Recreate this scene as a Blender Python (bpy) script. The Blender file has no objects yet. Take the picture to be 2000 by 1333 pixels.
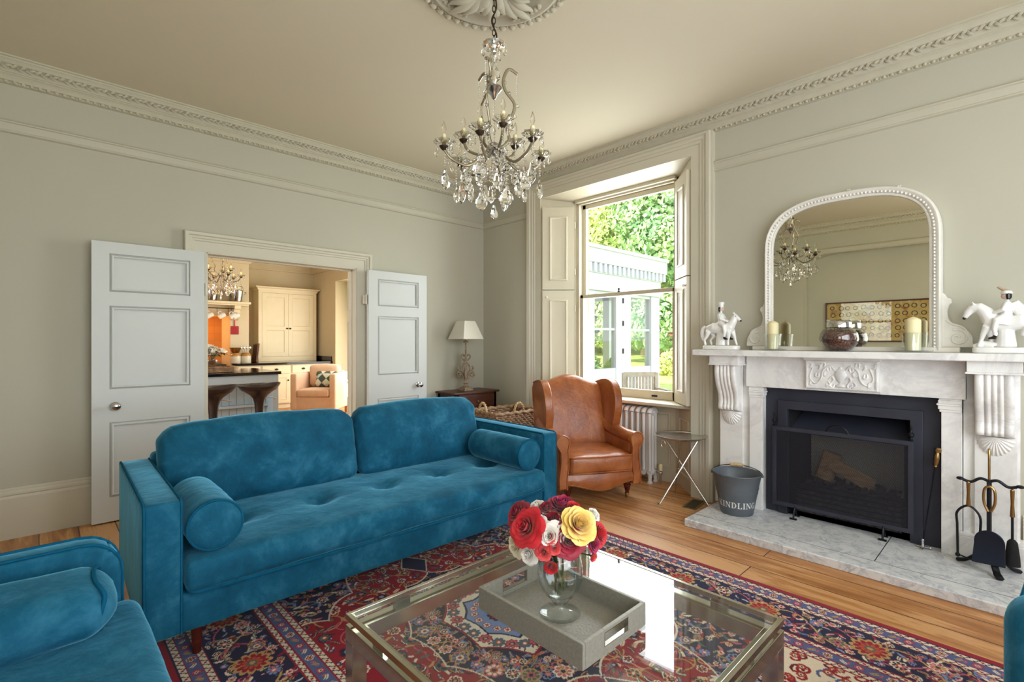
import bpy, math, random
import numpy as np
from mathutils import Vector, Matrix, noise
from math import sin, cos, pi, radians, sqrt, atan2

SC = bpy.context.scene
COL = SC.collection
random.seed(7)

# ------------------------------------------------------------------ camera, world, lights, exposure
cam_d = bpy.data.cameras.new('camera')
cam_d.sensor_width = 36.0
cam_d.lens = 965.0 / 2000.0 * 36.0
cam_d.clip_start = 0.02
cam_d.clip_end = 300
cam = bpy.data.objects.new('camera', cam_d)
cam.location = (0, 0, 1.35)
cam.rotation_euler = (pi / 2, 0, radians(46.25 - 90))
COL.objects.link(cam)
SC.camera = cam

wd = bpy.data.worlds.new('sky')
SC.world = wd
wd.use_nodes = True
bg = wd.node_tree.nodes['Background']
bg.inputs[0].default_value = (0.80, 0.90, 1.0, 1)
bg.inputs[1].default_value = 3.2


def area(name, loc, target, sx, sy, power, color=(1, 1, 1), spread=180):
    d = bpy.data.lights.new(name, 'AREA')
    d.shape = 'RECTANGLE'
    d.size, d.size_y, d.energy, d.color = sx, sy, power, color
    d.spread = radians(spread)
    o = bpy.data.objects.new(name, d)
    o.location = loc
    o.rotation_euler = (Vector(target) - Vector(loc)).to_track_quat('-Z', 'Y').to_euler()
    COL.objects.link(o)
    return o


def point(name, loc, power, color=(1, 0.75, 0.45), r=0.03):
    d = bpy.data.lights.new(name, 'POINT')
    d.energy, d.color, d.shadow_soft_size = power, color, r
    o = bpy.data.objects.new(name, d)
    o.location = loc
    COL.objects.link(o)


# daylight entering by the windows of the room (behind the photographer) and by the kitchen doors
area('daylight_rear_window', (1.2, -1.56, 1.75), (1.0, 3.0, 1.6), 3.6, 2.3, 78, (0.95, 0.97, 1.0))
area('daylight_side_window', (-1.16, -0.7, 1.75), (3.0, 1.6, 1.5), 1.4, 2.2, 24, (0.96, 0.98, 1.0))
area('daylight_sash_window', (4.63, 2.9, 1.84), (0.0, 2.6, 1.3), 1.15, 2.0, 60, (0.94, 0.97, 1.0))
area('daylight_kitchen_doors', (4.75, 8.3, 1.4), (2.5, 8.6, 1.0), 2.6, 2.4, 105, (1.0, 0.94, 0.86))
area('kitchen_fill_light', (-1.55, 5.9, 1.6), (2.0, 7.3, 0.7), 1.3, 1.6, 75, (0.97, 0.98, 1.0))  # added fill to brighten the near side of the kitchen, no known window there
point('range_hood_lamp', (2.0, 11.15, 1.62), 16, (1.0, 0.50, 0.16), 0.05)
point('kitchen_chandelier_glow', (1.9, 7.6, 2.75), 20, (1.0, 0.74, 0.42), 0.12)

sun_d = bpy.data.lights.new('sun', 'SUN')
sun_d.energy = 9.5
sun_d.angle = radians(3)
sun_d.color = (1.0, 0.95, 0.84)
sun = bpy.data.objects.new('sun', sun_d)
sun.rotation_euler = Vector((0.72, -0.12, -0.68)).to_track_quat('-Z', 'Y').to_euler()
COL.objects.link(sun)

vs = SC.view_settings
vs.view_transform = 'Standard'
vs.look = 'None'
vs.exposure = 0.16
vs.gamma = 1.0
vs.use_curve_mapping = False
cy = SC.cycles
cy.use_denoising = True
cy.max_bounces = 9
cy.diffuse_bounces = 4
cy.glossy_bounces = 4
cy.transmission_bounces = 8
cy.transparent_max_bounces = 12
cy.caustics_reflective = False
cy.caustics_refractive = False
cy.sample_clamp_indirect = 4.0


# ------------------------------------------------------------------ materials
def srgb(r, g, b):
    f = lambda c: (c / 255 / 12.92) if c / 255 <= 0.04045 else ((c / 255 + 0.055) / 1.055) ** 2.4
    return (f(r), f(g), f(b), 1)


class NT:
    def __init__(s, name):
        s.m = bpy.data.materials.new(name)
        s.m.use_nodes = True
        s.t = s.m.node_tree
        s.p = s.t.nodes['Principled BSDF']
        s.out = s.t.nodes['Material Output']

    def n(s, typ, **kw):
        nd = s.t.nodes.new(typ)
        for k, v in kw.items():
            if k in nd.inputs.keys():
                nd.inputs[k].default_value = v
            else:
                setattr(nd, k, v)
        return nd

    def l(s, a, ao, b, bi):
        s.t.links.new(a.outputs[ao], b.inputs[bi])

    def coord(s, scale=(1, 1, 1), rot=(0, 0, 0), out='Object'):
        c = s.n('ShaderNodeTexCoord')
        mp = s.n('ShaderNodeMapping')
        mp.inputs['Scale'].default_value = scale
        mp.inputs['Rotation'].default_value = rot
        s.l(c, out, mp, 'Vector')
        return mp

    def ramp(s, stops):
        r = s.n('ShaderNodeValToRGB')
        e = r.color_ramp.elements
        while len(e) < len(stops):
            e.new(0.5)
        for i, (p, c) in enumerate(stops):
            e[i].position = p
            e[i].color = c if len(c) == 4 else (*c, 1)
        return r

    def bump(s, src, out, strength=0.2, dist=0.01):
        b = s.n('ShaderNodeBump')
        b.inputs['Strength'].default_value = strength
        b.inputs['Distance'].default_value = dist
        s.l(src, out, b, 'Height')
        s.l(b, 'Normal', s.p, 'Normal')
        return b


def setp(p, **kw):
    for k, v in kw.items():
        p.inputs[k.replace('_', ' ')].default_value = v


def simple(name, col, rough=0.5, metal=0.0, var=0.08, scale=6.0, bump=0.0, bscale=40, **kw):
    """paint / metal / cloth: one colour with a little noise in it"""
    t = NT(name)
    mp = t.coord()
    nz = t.n('ShaderNodeTexNoise', Scale=scale, Detail=4.0)
    t.l(mp, 0, nz, 'Vector')
    c = col
    lo = tuple(max(0, x * (1 - var)) for x in c[:3]) + (1,)
    hi = tuple(min(1, x * (1 + var)) for x in c[:3]) + (1,)
    r = t.ramp([(0.3, lo), (0.7, hi)])
    t.l(nz, 'Fac', r, 'Fac')
    t.l(r, 'Color', t.p, 'Base Color')
    setp(t.p, Roughness=rough, Metallic=metal, **kw)
    if bump:
        n2 = t.n('ShaderNodeTexNoise', Scale=bscale, Detail=3.0)
        t.l(mp, 0, n2, 'Vector')
        t.bump(n2, 'Fac', bump, 0.004)
    return t.m


def velvet(name):
    t = NT(name)
    mp = t.coord((1, 1, 1))
    n1 = t.n('ShaderNodeTexNoise', Scale=4.5, Detail=7.0, Roughness=0.68, Distortion=0.25)
    t.l(mp, 0, n1, 'Vector')
    r = t.ramp([(0.28, srgb(10, 62, 86)), (0.50, srgb(20, 88, 116)), (0.76, srgb(58, 124, 152))])
    t.l(n1, 'Fac', r, 'Fac')
    t.l(r, 'Color', t.p, 'Base Color')
    setp(t.p, Roughness=0.8, Sheen_Weight=1.0, Sheen_Roughness=0.32, Specular_IOR_Level=0.15)
    t.p.inputs['Sheen Tint'].default_value = srgb(120, 195, 225)
    mp2 = t.coord((1, 1, 0.6), (0.3, 0.2, 0.5))
    n2 = t.n('ShaderNodeTexNoise', Scale=11.0, Detail=6.0, Roughness=0.6, Distortion=0.5)
    t.l(mp2, 0, n2, 'Vector')
    t.bump(n2, 'Fac', 0.30, 0.02)
    return t.m


def leather(name):
    t = NT(name)
    mp = t.coord()
    n1 = t.n('ShaderNodeTexNoise', Scale=5.0, Detail=6.0, Roughness=0.6, Distortion=0.6)
    t.l(mp, 0, n1, 'Vector')
    r = t.ramp([(0.25, srgb(122, 64, 28)), (0.5, srgb(160, 90, 46)), (0.78, srgb(190, 124, 74))])
    t.l(n1, 'Fac', r, 'Fac')
    t.l(r, 'Color', t.p, 'Base Color')
    setp(t.p, Roughness=0.31, Specular_IOR_Level=0.6)
    v = t.n('ShaderNodeTexVoronoi', Scale=70.0)
    v.feature = 'DISTANCE_TO_EDGE'
    t.l(mp, 0, v, 'Vector')
    n2 = t.n('ShaderNodeTexNoise', Scale=12.0, Detail=5.0, Distortion=1.6)
    t.l(mp, 0, n2, 'Vector')
    mx = t.n('ShaderNodeMath', operation='MULTIPLY_ADD')
    t.l(v, 'Distance', mx, 0)
    mx.inputs[1].default_value = 0.25
    t.l(n2, 'Fac', mx, 2)
    t.bump(mx, 0, 0.35, 0.008)
    return t.m


def wood(name, dark, light, scale=(1.2, 14, 14), rough=0.4, rot=(0, 0, 0)):
    t = NT(name)
    mp = t.coord(scale, rot)
    n1 = t.n('ShaderNodeTexNoise', Scale=2.0, Detail=6.0, Roughness=0.6, Distortion=0.7)
    t.l(mp, 0, n1, 'Vector')
    r = t.ramp([(0.3, dark), (0.7, light)])
    t.l(n1, 'Fac', r, 'Fac')
    t.l(r, 'Color', t.p, 'Base Color')
    setp(t.p, Roughness=rough)
    t.bump(n1, 'Fac', 0.08, 0.004)
    return t.m


def floorboards(name):
    t = NT(name)
    mp = t.coord((1, 1, 1), (0, 0, radians(90)))
    br = t.n('ShaderNodeTexBrick', Scale=1.0, offset=0.37)
    br.inputs['Brick Width'].default_value = 3.1
    br.inputs['Row Height'].default_value = 0.205
    br.inputs['Mortar Size'].default_value = 0.0032
    br.inputs['Mortar Smooth'].default_value = 0.2
    br.inputs['Bias'].default_value = 0.0
    br.inputs['Color1'].default_value = (0.25, 0.25, 0.25, 1)
    br.inputs['Color2'].default_value = (0.8, 0.8, 0.8, 1)
    br.inputs['Mortar'].default_value = (0.5, 0.5, 0.5, 1)
    t.l(mp, 0, br, 'Vector')
    mp2 = t.coord((9, 0.8, 1))
    n1 = t.n('ShaderNodeTexNoise', Scale=2.2, Detail=7.0, Roughness=0.62, Distortion=0.9)
    t.l(mp2, 0, n1, 'Vector')
    mp3 = t.coord((1, 1, 1))
    n3 = t.n('ShaderNodeTexNoise', Scale=1.1, Detail=5.0, Roughness=0.65)
    t.l(mp3, 0, n3, 'Vector')
    a = t.n('ShaderNodeMath', operation='MULTIPLY_ADD')
    t.l(br, 'Color', a, 0)
    a.inputs[1].default_value = 0.34
    t.l(n1, 'Fac', a, 2)
    b = t.n('ShaderNodeMath', operation='MULTIPLY_ADD')
    t.l(n3, 'Fac', b, 0)
    b.inputs[1].default_value = 0.55
    t.l(a, 0, b, 2)
    r = t.ramp([(0.55, srgb(108, 64, 32)), (0.78, srgb(164, 108, 60)), (0.92, srgb(188, 132, 80)), (1.0, srgb(206, 154, 102))])
    t.l(b, 0, r, 'Fac')
    # knots and nail marks
    mpk = t.coord((5.0, 2.6, 1))
    vo = t.n('ShaderNodeTexVoronoi', Scale=1.0)
    t.l(mpk, 0, vo, 'Vector')
    kr = t.ramp([(0.0, (1, 1, 1, 1)), (0.10, (0, 0, 0, 1))])
    t.l(vo, 'Distance', kr, 'Fac')
    mixk = t.n('ShaderNodeMixRGB')
    mixk.inputs['Color2'].default_value = srgb(70, 38, 18)
    kf = t.n('ShaderNodeMath', operation='MULTIPLY')
    t.l(kr, 'Color', kf, 0)
    t.l(n3, 'Fac', kf, 1)
    t.l(kf, 0, mixk, 'Fac')
    t.l(r, 'Color', mixk, 'Color1')
    mix = t.n('ShaderNodeMixRGB')
    mix.inputs['Color2'].default_value = srgb(52, 30, 16)
    t.l(br, 'Fac', mix, 'Fac')
    t.l(mixk, 'Color', mix, 'Color1')
    t.l(mix, 'Color', t.p, 'Base Color')
    setp(t.p, Roughness=0.42)
    t.bump(n1, 'Fac', 0.06, 0.004)
    return t.m


def marble(name, base=(232, 230, 228), vein=(150, 152, 158), rough=0.28, scale=2.6, lo=0.47, hi=0.53):
    t = NT(name)
    mp = t.coord()
    n1 = t.n('ShaderNodeTexNoise', Scale=scale, Detail=9.0, Roughness=0.66, Distortion=1.3)
    t.l(mp, 0, n1, 'Vector')
    r = t.ramp([(lo - 0.05, srgb(*base)), ((lo + hi) / 2, srgb(*vein)), (hi + 0.03, srgb(*base))])
    t.l(n1, 'Fac', r, 'Fac')
    n2 = t.n('ShaderNodeTexNoise', Scale=scale * 1.7, Detail=8.0, Roughness=0.7)
    t.l(mp, 0, n2, 'Vector')
    r2 = t.ramp([(0.42, (0, 0, 0, 1)), (0.62, (1, 1, 1, 1))])
    t.l(n2, 'Fac', r2, 'Fac')
    mix = t.n('ShaderNodeMixRGB')
    t.l(r2, 'Color', mix, 'Fac')
    t.l(r, 'Color', mix, 'Color1')
    mix.inputs['Color2'].default_value = srgb(*base)
    t.l(mix, 'Color', t.p, 'Base Color')
    setp(t.p, Roughness=rough)
    return t.m


def thin_glass(name, tint=(0.97, 0.99, 0.98), boost=1.0, rough=0.0):
    """window / table-top glass: clear with a Fresnel reflection"""
    t = NT(name)
    t.t.nodes.remove(t.p)
    tr = t.n('ShaderNodeBsdfTransparent', Color=(*tint, 1))
    gl = t.n('ShaderNodeBsdfGlossy', Roughness=rough)
    g = t.n('ShaderNodeNewGeometry')
    dt = t.n('ShaderNodeVectorMath', operation='DOT_PRODUCT')
    t.l(g, 'Normal', dt, 0)
    t.l(g, 'Incoming', dt, 1)
    ab = t.n('ShaderNodeMath', operation='ABSOLUTE')
    t.l(dt, 'Value', ab, 0)
    iv = t.n('ShaderNodeMath', operation='SUBTRACT')
    iv.inputs[0].default_value = 1.0
    t.l(ab, 0, iv, 1)
    pw = t.n('ShaderNodeMath', operation='POWER')
    t.l(iv, 0, pw, 0)
    pw.inputs[1].default_value = 5.0
    mu = t.n('ShaderNodeMath', operation='MULTIPLY_ADD')
    mu.use_clamp = True
    t.l(pw, 0, mu, 0)
    mu.inputs[1].default_value = 0.96 * boost
    mu.inputs[2].default_value = 0.04 * boost
    mx = t.n('ShaderNodeMixShader')
    t.l(mu, 0, mx, 0)
    t.l(tr, 0, mx, 1)
    t.l(gl, 0, mx, 2)
    t.l(mx, 0, t.out, 0)
    return t.m


def crystal(name, tint=(1, 1, 1), ior=1.5, rough=0.0):
    t = NT(name)
    setp(t.p, Base_Color=(*tint, 1), Roughness=rough, IOR=ior, Transmission_Weight=1.0)
    nz = t.n('ShaderNodeTexNoise', Scale=60.0)
    t.l(t.coord(), 0, nz, 'Vector')
    t.bump(nz, 'Fac', 0.05, 0.001)
    return t.m


def emit(name, col, strength):
    t = NT(name)
    setp(t.p, Base_Color=col, Emission_Color=col, Emission_Strength=strength)
    return t.m


M = {}
M['wall'] = simple('wall_paint', srgb(187, 183, 165), 0.7, var=0.02, scale=1.5)
M['ceiling'] = simple('ceiling_paint', srgb(213, 204, 180), 0.8, var=0.015, scale=1.0)
M['rail'] = simple('picture_rail_paint', srgb(190, 185, 166), 0.5, var=0.02, scale=3)
M['trim'] = simple('cream_trim_paint', srgb(206, 200, 181), 0.42, var=0.02, scale=3)
M['plaster'] = simple('plaster_paint', srgb(194, 188, 167), 0.7, var=0.03, scale=14)
M['door'] = simple('white_door_paint', srgb(206, 208, 204), 0.4, var=0.015, scale=2)
M['sash'] = simple('sash_paint', srgb(205, 196, 172), 0.42, var=0.02)
M['floor'] = floorboards('pine_floorboards')
M['marble'] = marble('white_marble', (240, 238, 234), (218, 215, 213), 0.32, 1.6)
M['hearth'] = marble('hearth_marble', (222, 222, 222), (172, 176, 184), 0.35, 8.0, 0.45, 0.55)
M['black'] = simple('black_iron', srgb(50, 52, 64), 0.5, 0.2, 0.15, bump=0.1)
M['soot'] = simple('sooty_iron', srgb(9, 9, 10), 0.85, 0, 0.3)
M['iron'] = simple('wrought_iron', srgb(30, 32, 38), 0.42, 0.6, 0.15)
M['brass'] = simple('antique_brass', srgb(172, 138, 88), 0.3, 1.0, 0.12, 30)
M['chrome'] = simple('polished_chrome', srgb(200, 200, 202), 0.12, 1.0, 0.03)
M['silver'] = simple('tarnished_silver', srgb(206, 202, 194), 0.24, 1.0, 0.1, 20)
M['champagne'] = simple('champagne_steel', srgb(200, 194, 178), 0.14, 1.0, 0.05, 8)
M['velvet'] = velvet('teal_blue_velvet')
M['pipe'] = simple('velvet_piping', srgb(16, 84, 114), 0.9, 0, 0.15, 20, Specular_IOR_Level=0.05)
M['leather'] = leather('tan_leather')
M['darkwood'] = wood('dark_mahogany', srgb(54, 24, 14), srgb(96, 48, 28))
M['legwood'] = wood('red_brown_turned_wood', srgb(58, 16, 12), srgb(92, 32, 24), rough=0.25)
M['mirror'] = simple('mirror_silvering', srgb(226, 222, 206), 0.0, 1.0, 0.0)
M['whitepaint'] = simple('white_painted_gesso', srgb(228, 224, 214), 0.45, 0, 0.04, 20)
M['china'] = simple('white_glazed_china', srgb(238, 236, 232), 0.12, 0, 0.03, 30)
M['blackglaze'] = simple('black_glaze', srgb(24, 20, 20), 0.2)
M['skin'] = simple('painted_china_skin', srgb(222, 180, 156), 0.25)
M['winglass'] = thin_glass('window_glass', (0.98, 0.99, 0.98))
M['tableglass'] = thin_glass('table_glass', (0.95, 0.98, 0.97), 1.1)
M['glass'] = thin_glass('clear_glassware', (0.96, 0.98, 0.98), 1.6)
M['crystal'] = crystal('cut_crystal', (0.98, 0.97, 0.94), 1.52)
M['radiator'] = simple('white_radiator_enamel', srgb(226, 224, 220), 0.35, 0, 0.03)
M['bucket'] = simple('grey_painted_tin', srgb(92, 98, 104), 0.45, 0.1, 0.06)
M['whiteink'] = simple('white_lettering', srgb(226, 226, 222), 0.6, 0, 0.03)
M['lampshade'] = simple('ivory_lampshade', srgb(224, 219, 204), 0.8, 0, 0.03, 60)
M['scroll'] = simple('distressed_grey_gilt', srgb(150, 132, 110), 0.6, 0.1, 0.45, 45, bump=0.3)
M['wicker'] = simple('grey_brown_wicker', srgb(150, 118, 88), 0.7, 0, 0.45, 30, bump=0.2)
M['rope'] = simple('twisted_rope', srgb(196, 164, 118), 0.8, 0, 0.2, 40)
M['candle'] = simple('ivory_candle_wax', srgb(236, 224, 178), 0.5, 0, 0.03, Subsurface_Weight=0.15)
M['shagreen'] = simple('grey_shagreen', srgb(132, 128, 116), 0.42, 0, 0.12, 120, bump=0.2, bscale=160)
M['stem'] = simple('green_stem', srgb(82, 84, 50), 0.6, 0, 0.3, 20)
M['leaf'] = simple('green_leaf', srgb(62, 96, 62), 0.5, 0, 0.3, 20)
M['log'] = wood('split_firewood', srgb(140, 108, 78), srgb(196, 164, 122), (3, 16, 16), 0.8)
M['bark'] = simple('bark', srgb(96, 78, 60), 0.9, 0, 0.4, 25, bump=0.5)


# ------------------------------------------------------------------ mesh builder
class MB:
    def __init__(s):
        s.v, s.f = [], []
        s.m = Matrix.Identity(4)

    def add(s, vs, fs):
        o = len(s.v)
        m = s.m
        s.v += [tuple(m @ Vector(p)) for p in vs]
        s.f += [tuple(i + o for i in f) for f in fs]

    def at(s, loc=(0, 0, 0), rz=0, rx=0, ry=0, sc=1):
        s.m = Matrix.Translation(loc) @ Matrix.Rotation(rz, 4, 'Z') @ Matrix.Rotation(ry, 4, 'Y') @ Matrix.Rotation(rx, 4, 'X')
        if sc != 1:
            s.m = s.m @ (Matrix.Diagonal((*sc, 1)) if isinstance(sc, tuple) else Matrix.Scale(sc, 4))
        return s

    def box(s, a, b):
        x0, x1 = sorted((a[0], b[0]))
        y0, y1 = sorted((a[1], b[1]))
        z0, z1 = sorted((a[2], b[2]))
        s.add([(x0, y0, z0), (x1, y0, z0), (x1, y1, z0), (x0, y1, z0), (x0, y0, z1), (x1, y0, z1), (x1, y1, z1), (x0, y1, z1)],
              [(3, 2, 1, 0), (4, 5, 6, 7), (0, 1, 5, 4), (1, 2, 6, 5), (2, 3, 7, 6), (3, 0, 4, 7)])
        return s

    def prism(s, poly, h0, h1, ax='z'):
        """polygon extruded along an axis; poly is (x,y) for z, (x,z) for y, (y,z) for x"""
        k = {'z': lambda p, h: (p[0], p[1], h), 'y': lambda p, h: (p[0], h, p[1]), 'x': lambda p, h: (h, p[0], p[1])}[ax]
        n = len(poly)
        vs = [k(p, h0) for p in poly] + [k(p, h1) for p in poly]
        fs = [tuple(range(n))[::-1], tuple(range(n, 2 * n))] + [(i, (i + 1) % n, n + (i + 1) % n, n + i) for i in range(n)]
        s.add(vs, fs)
        return s

    def lathe(s, prof, seg=24, c=(0, 0, 0), closed=False):
        vs, fs = [], []
        for r, z in prof:
            for i in range(seg):
                a = 2 * pi * i / seg
                vs.append((c[0] + r * cos(a), c[1] + r * sin(a), c[2] + z))
        n = len(prof)
        rng = range(n) if closed else range(n - 1)
        for j in rng:
            k = (j + 1) % n
            for i in range(seg):
                i2 = (i + 1) % seg
                fs.append((j * seg + i, j * seg + i2, k * seg + i2, k * seg + i))
        if not closed:
            if prof[0][0] > 1e-6:
                fs.append(tuple(range(seg))[::-1])
            if prof[-1][0] > 1e-6:
                fs.append(tuple(range((n - 1) * seg, n * seg)))
        s.add(vs, fs)
        return s

    def tube(s, path, r, seg=8, closed=False, sq=None):
        P = [Vector(p) for p in path]
        n = len(P)
        R = r if isinstance(r, (list, tuple)) else [r] * n
        vs, fs = [], []
        up = None
        for i in range(n):
            if closed:
                d = P[(i + 1) % n] - P[i - 1]
            else:
                d = P[min(i + 1, n - 1)] - P[max(i - 1, 0)]
            d = d.normalized() if d.length > 1e-9 else Vector((0, 0, 1))
            if up is None:
                up = Vector((0, 0, 1)) if abs(d.z) < 0.9 else Vector((1, 0, 0))
            u = (up - d * up.dot(d)).normalized()
            w = d.cross(u)
            up = u
            a_, b_ = sq if sq else (1, 1)
            for k in range(seg):
                a = 2 * pi * k / seg
                vs.append(tuple(P[i] + (u * cos(a) * a_ + w * sin(a) * b_) * R[i]))
        m = n if closed else n - 1
        for i in range(m):
            j = (i + 1) % n
            for k in range(seg):
                k2 = (k + 1) % seg
                fs.append((i * seg + k, i * seg + k2, j * seg + k2, j * seg + k))
        if not closed:
            fs.append(tuple(range(seg))[::-1])
            fs.append(tuple(range((n - 1) * seg, n * seg)))
        s.add(vs, fs)
        return s

    def ball(s, c, r, seg=10, rings=6):
        rr = r if isinstance(r, (tuple, list)) else (r, r, r)
        vs, fs = [(c[0], c[1], c[2] - rr[2])], []
        for j in range(1, rings):
            ph = -pi / 2 + pi * j / rings
            for i in range(seg):
                a = 2 * pi * i / seg
                vs.append((c[0] + rr[0] * cos(ph) * cos(a), c[1] + rr[1] * cos(ph) * sin(a), c[2] + rr[2] * sin(ph)))
        vs.append((c[0], c[1], c[2] + rr[2]))
        for i in range(seg):
            fs.append((0, 1 + (i + 1) % seg, 1 + i))
        for j in range(rings - 2):
            for i in range(seg):
                a, b = 1 + j * seg + i, 1 + j * seg + (i + 1) % seg
                fs.append((a, b, b + seg, a + seg))
        o = 1 + (rings - 2) * seg
        for i in range(seg):
            fs.append((o + i, o + (i + 1) % seg, len(vs) - 1))
        s.add(vs, fs)
        return s

    def grid(s, fn, nu, nv, flip=False, wrap=False):
        vs = [fn(i / nu, j / nv) for j in range(nv + 1) for i in range(nu + 1)]
        fs = []
        for j in range(nv):
            for i in range(nu):
                a = j * (nu + 1) + i
                q = (a, a + 1, a + nu + 2, a + nu + 1)
                fs.append(q[::-1] if flip else q)
        s.add(vs, fs)
        return s

    def frame(s, pts, prof, to3d, closed=True):
        """sweep a profile (offset outward, projection) round 2-D points with mitred corners"""
        n = len(pts)
        P = [Vector((p[0], p[1])) for p in pts]
        area2 = sum(P[i].x * P[(i + 1) % n].y - P[(i + 1) % n].x * P[i].y for i in range(n))
        sg = 1 if area2 > 0 else -1
        vs, fs = [], []
        for i in range(n):
            d0 = (P[i] - P[i - 1]) if (closed or i > 0) else (P[1] - P[0])
            d1 = (P[(i + 1) % n] - P[i]) if (closed or i < n - 1) else d0
            d0.normalize()
            d1.normalize()
            n0 = Vector((d0.y, -d0.x)) * sg
            n1 = Vector((d1.y, -d1.x)) * sg
            b = n0 + n1
            b = b / max(1e-6, b.dot(n0)) if b.length > 1e-6 else n0
            for o, h in prof:
                q = P[i] + b * o
                vs.append(to3d(q.x, q.y, h))
        k = len(prof)
        for i in range(n if closed else n - 1):
            j = (i + 1) % n
            for a in range(k - 1):
                fs.append((i * k + a, j * k + a, j * k + a + 1, i * k + a + 1))
        s.add(vs, fs)
        return s

    def rbox(s, a, b, r=0.03, seg=3, puff=(0, 0, 0), n=10, wob=0.0, seed=0.0, fn=None):
        """rounded soft box with bulging faces: cushions and upholstery"""
        c = [(a[i] + b[i]) / 2 for i in range(3)]
        h = [abs(b[i] - a[i]) / 2 for i in range(3)]
        r = min(r, min(h) * 0.999)

        def axis_pts(hh):
            k = max(2, min(n, int(2 * (hh - r) / 0.05) + 1)) if not isinstance(n, (tuple, list)) else 0
            inner = [-(hh - r) + 2 * (hh - r) * t / k for t in range(k + 1)]
            rim = [hh - r + r * sin(pi / 2 * (t + 1) / seg) for t in range(seg)]
            return [-x for x in rim[::-1]] + inner + rim
        ax = [axis_pts(x) for x in h]
        idx, vs, fs = {}, [], []

        def vert(p):
            key = tuple(round(x, 6) for x in p)
            if key in idx:
                return idx[key]
            q = [max(-(h[i] - r), min(h[i] - r, p[i])) for i in range(3)]
            d = Vector([p[i] - q[i] for i in range(3)])
            if d.length > 1e-9:
                # cube-shell corner -> sphere corner
                mx = max(abs(d.x), abs(d.y), abs(d.z))
                d = d.normalized() * mx
            w = [q[i] + d[i] for i in range(3)]
            u = [w[i] / h[i] for i in range(3)]
            for i in range(3):
                if puff[i]:
                    j, k = (i + 1) % 3, (i + 2) % 3
                    w[i] += puff[i] * max(-1, min(1, u[i])) * max(0, 1 - abs(u[j]) ** 2.2) * max(0, 1 - abs(u[k]) ** 2.2)
            g = [w[i] + c[i] for i in range(3)]
            if wob:
                nz = noise.noise_vector(Vector((g[0] * 7 + seed, g[1] * 7 - seed, g[2] * 7))) * wob
                g = [g[i] + nz[i] for i in range(3)]
            if fn:
                g = fn(g, u)
            idx[key] = len(vs)
            vs.append(tuple(g))
            return idx[key]
        for i in range(3):
            j, k = (i + 1) % 3, (i + 2) % 3
            for sgn in (-1, 1):
                for p in range(len(ax[j]) - 1):
                    for q in range(len(ax[k]) - 1):
                        quad = []
                        for (pp, qq) in ((p, q), (p + 1, q), (p + 1, q + 1), (p, q + 1)):
                            w = [0, 0, 0]
                            w[i], w[j], w[k] = sgn * h[i], ax[j][pp], ax[k][qq]
                            quad.append(vert(w))
                        fs.append(tuple(quad) if sgn > 0 else tuple(quad[::-1]))
        s.add(vs, fs)
        return s

    def build(s, name, mat, parent=None, smooth=40, bevel=0, loc=None, bseg=2):
        me = bpy.data.meshes.new(name)
        me.from_pydata(s.v, [], s.f)
        me.validate()
        me.update()
        if smooth:
            me.shade_smooth()
            me.set_sharp_from_angle(angle=radians(smooth))
        me.materials.append(mat)
        o = bpy.data.objects.new(name, me)
        COL.objects.link(o)
        if parent:
            o.parent = parent
        if loc:
            o.location = loc
        if bevel:
            b = o.modifiers.new('bevel', 'BEVEL')
            b.width = bevel
            b.segments = bseg
            b.limit_method = 'ANGLE'
            b.angle_limit = radians(35)
        return o


def tag(o, label=None, cat=None, group=None, kind=None):
    if label:
        o['label'] = label
    if cat:
        o['category'] = cat
    if group:
        o['group'] = group
    if kind:
        o['kind'] = kind
    return o


def thing(name, label, cat, loc=(0, 0, 0), rz=0, group=None):
    o = bpy.data.objects.new(name, None)
    o.empty_display_size = 0.05
    o.location = loc
    o.rotation_euler = (0, 0, rz)
    COL.objects.link(o)
    return tag(o, label, cat, group)


def struct(o):
    o['kind'] = 'structure'
    return o


def dup(root, loc, rz=None, label=None, group=None):
    r = root.copy()
    COL.objects.link(r)
    r.location = loc
    if rz is not None:
        r.rotation_euler = (0, 0, rz)
    if label:
        r['label'] = label
    if group:
        r['group'] = group
    for ch in list(root.children):
        c = ch.copy()
        COL.objects.link(c)
        c.parent = r
        for g in list(ch.children):
            d = g.copy()
            COL.objects.link(d)
            d.parent = c
    return r


def arc(cx, cy, r, a0, a1, n):
    return [(cx + r * cos(a0 + (a1 - a0) * i / n), cy + r * sin(a0 + (a1 - a0) * i / n)) for i in range(n + 1)]


def bez(p, n=12):
    """smooth curve through points (Catmull-Rom)"""
    P = [Vector(q) for q in p]
    out = []
    for i in range(len(P) - 1):
        p0, p1, p2, p3 = P[max(i - 1, 0)], P[i], P[i + 1], P[min(i + 2, len(P) - 1)]
        for k in range(n):
            t = k / n
            out.append(0.5 * ((2 * p1) + (p2 - p0) * t + (2 * p0 - 5 * p1 + 4 * p2 - p3) * t * t + (3 * p1 - p0 - 3 * p2 + p3) * t ** 3))
    out.append(P[-1])
    return [tuple(q) for q in out]

# ------------------------------------------------------------------ the room
X0, Y0, ZC = 4.10, 4.81, 3.25     # fireplace wall, door wall, ceiling
XB, YR = -1.20, -1.60             # wall opposite the fireplace, wall behind the photographer
YK, XK = 11.35, 4.55              # kitchen far wall and right wall

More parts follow.
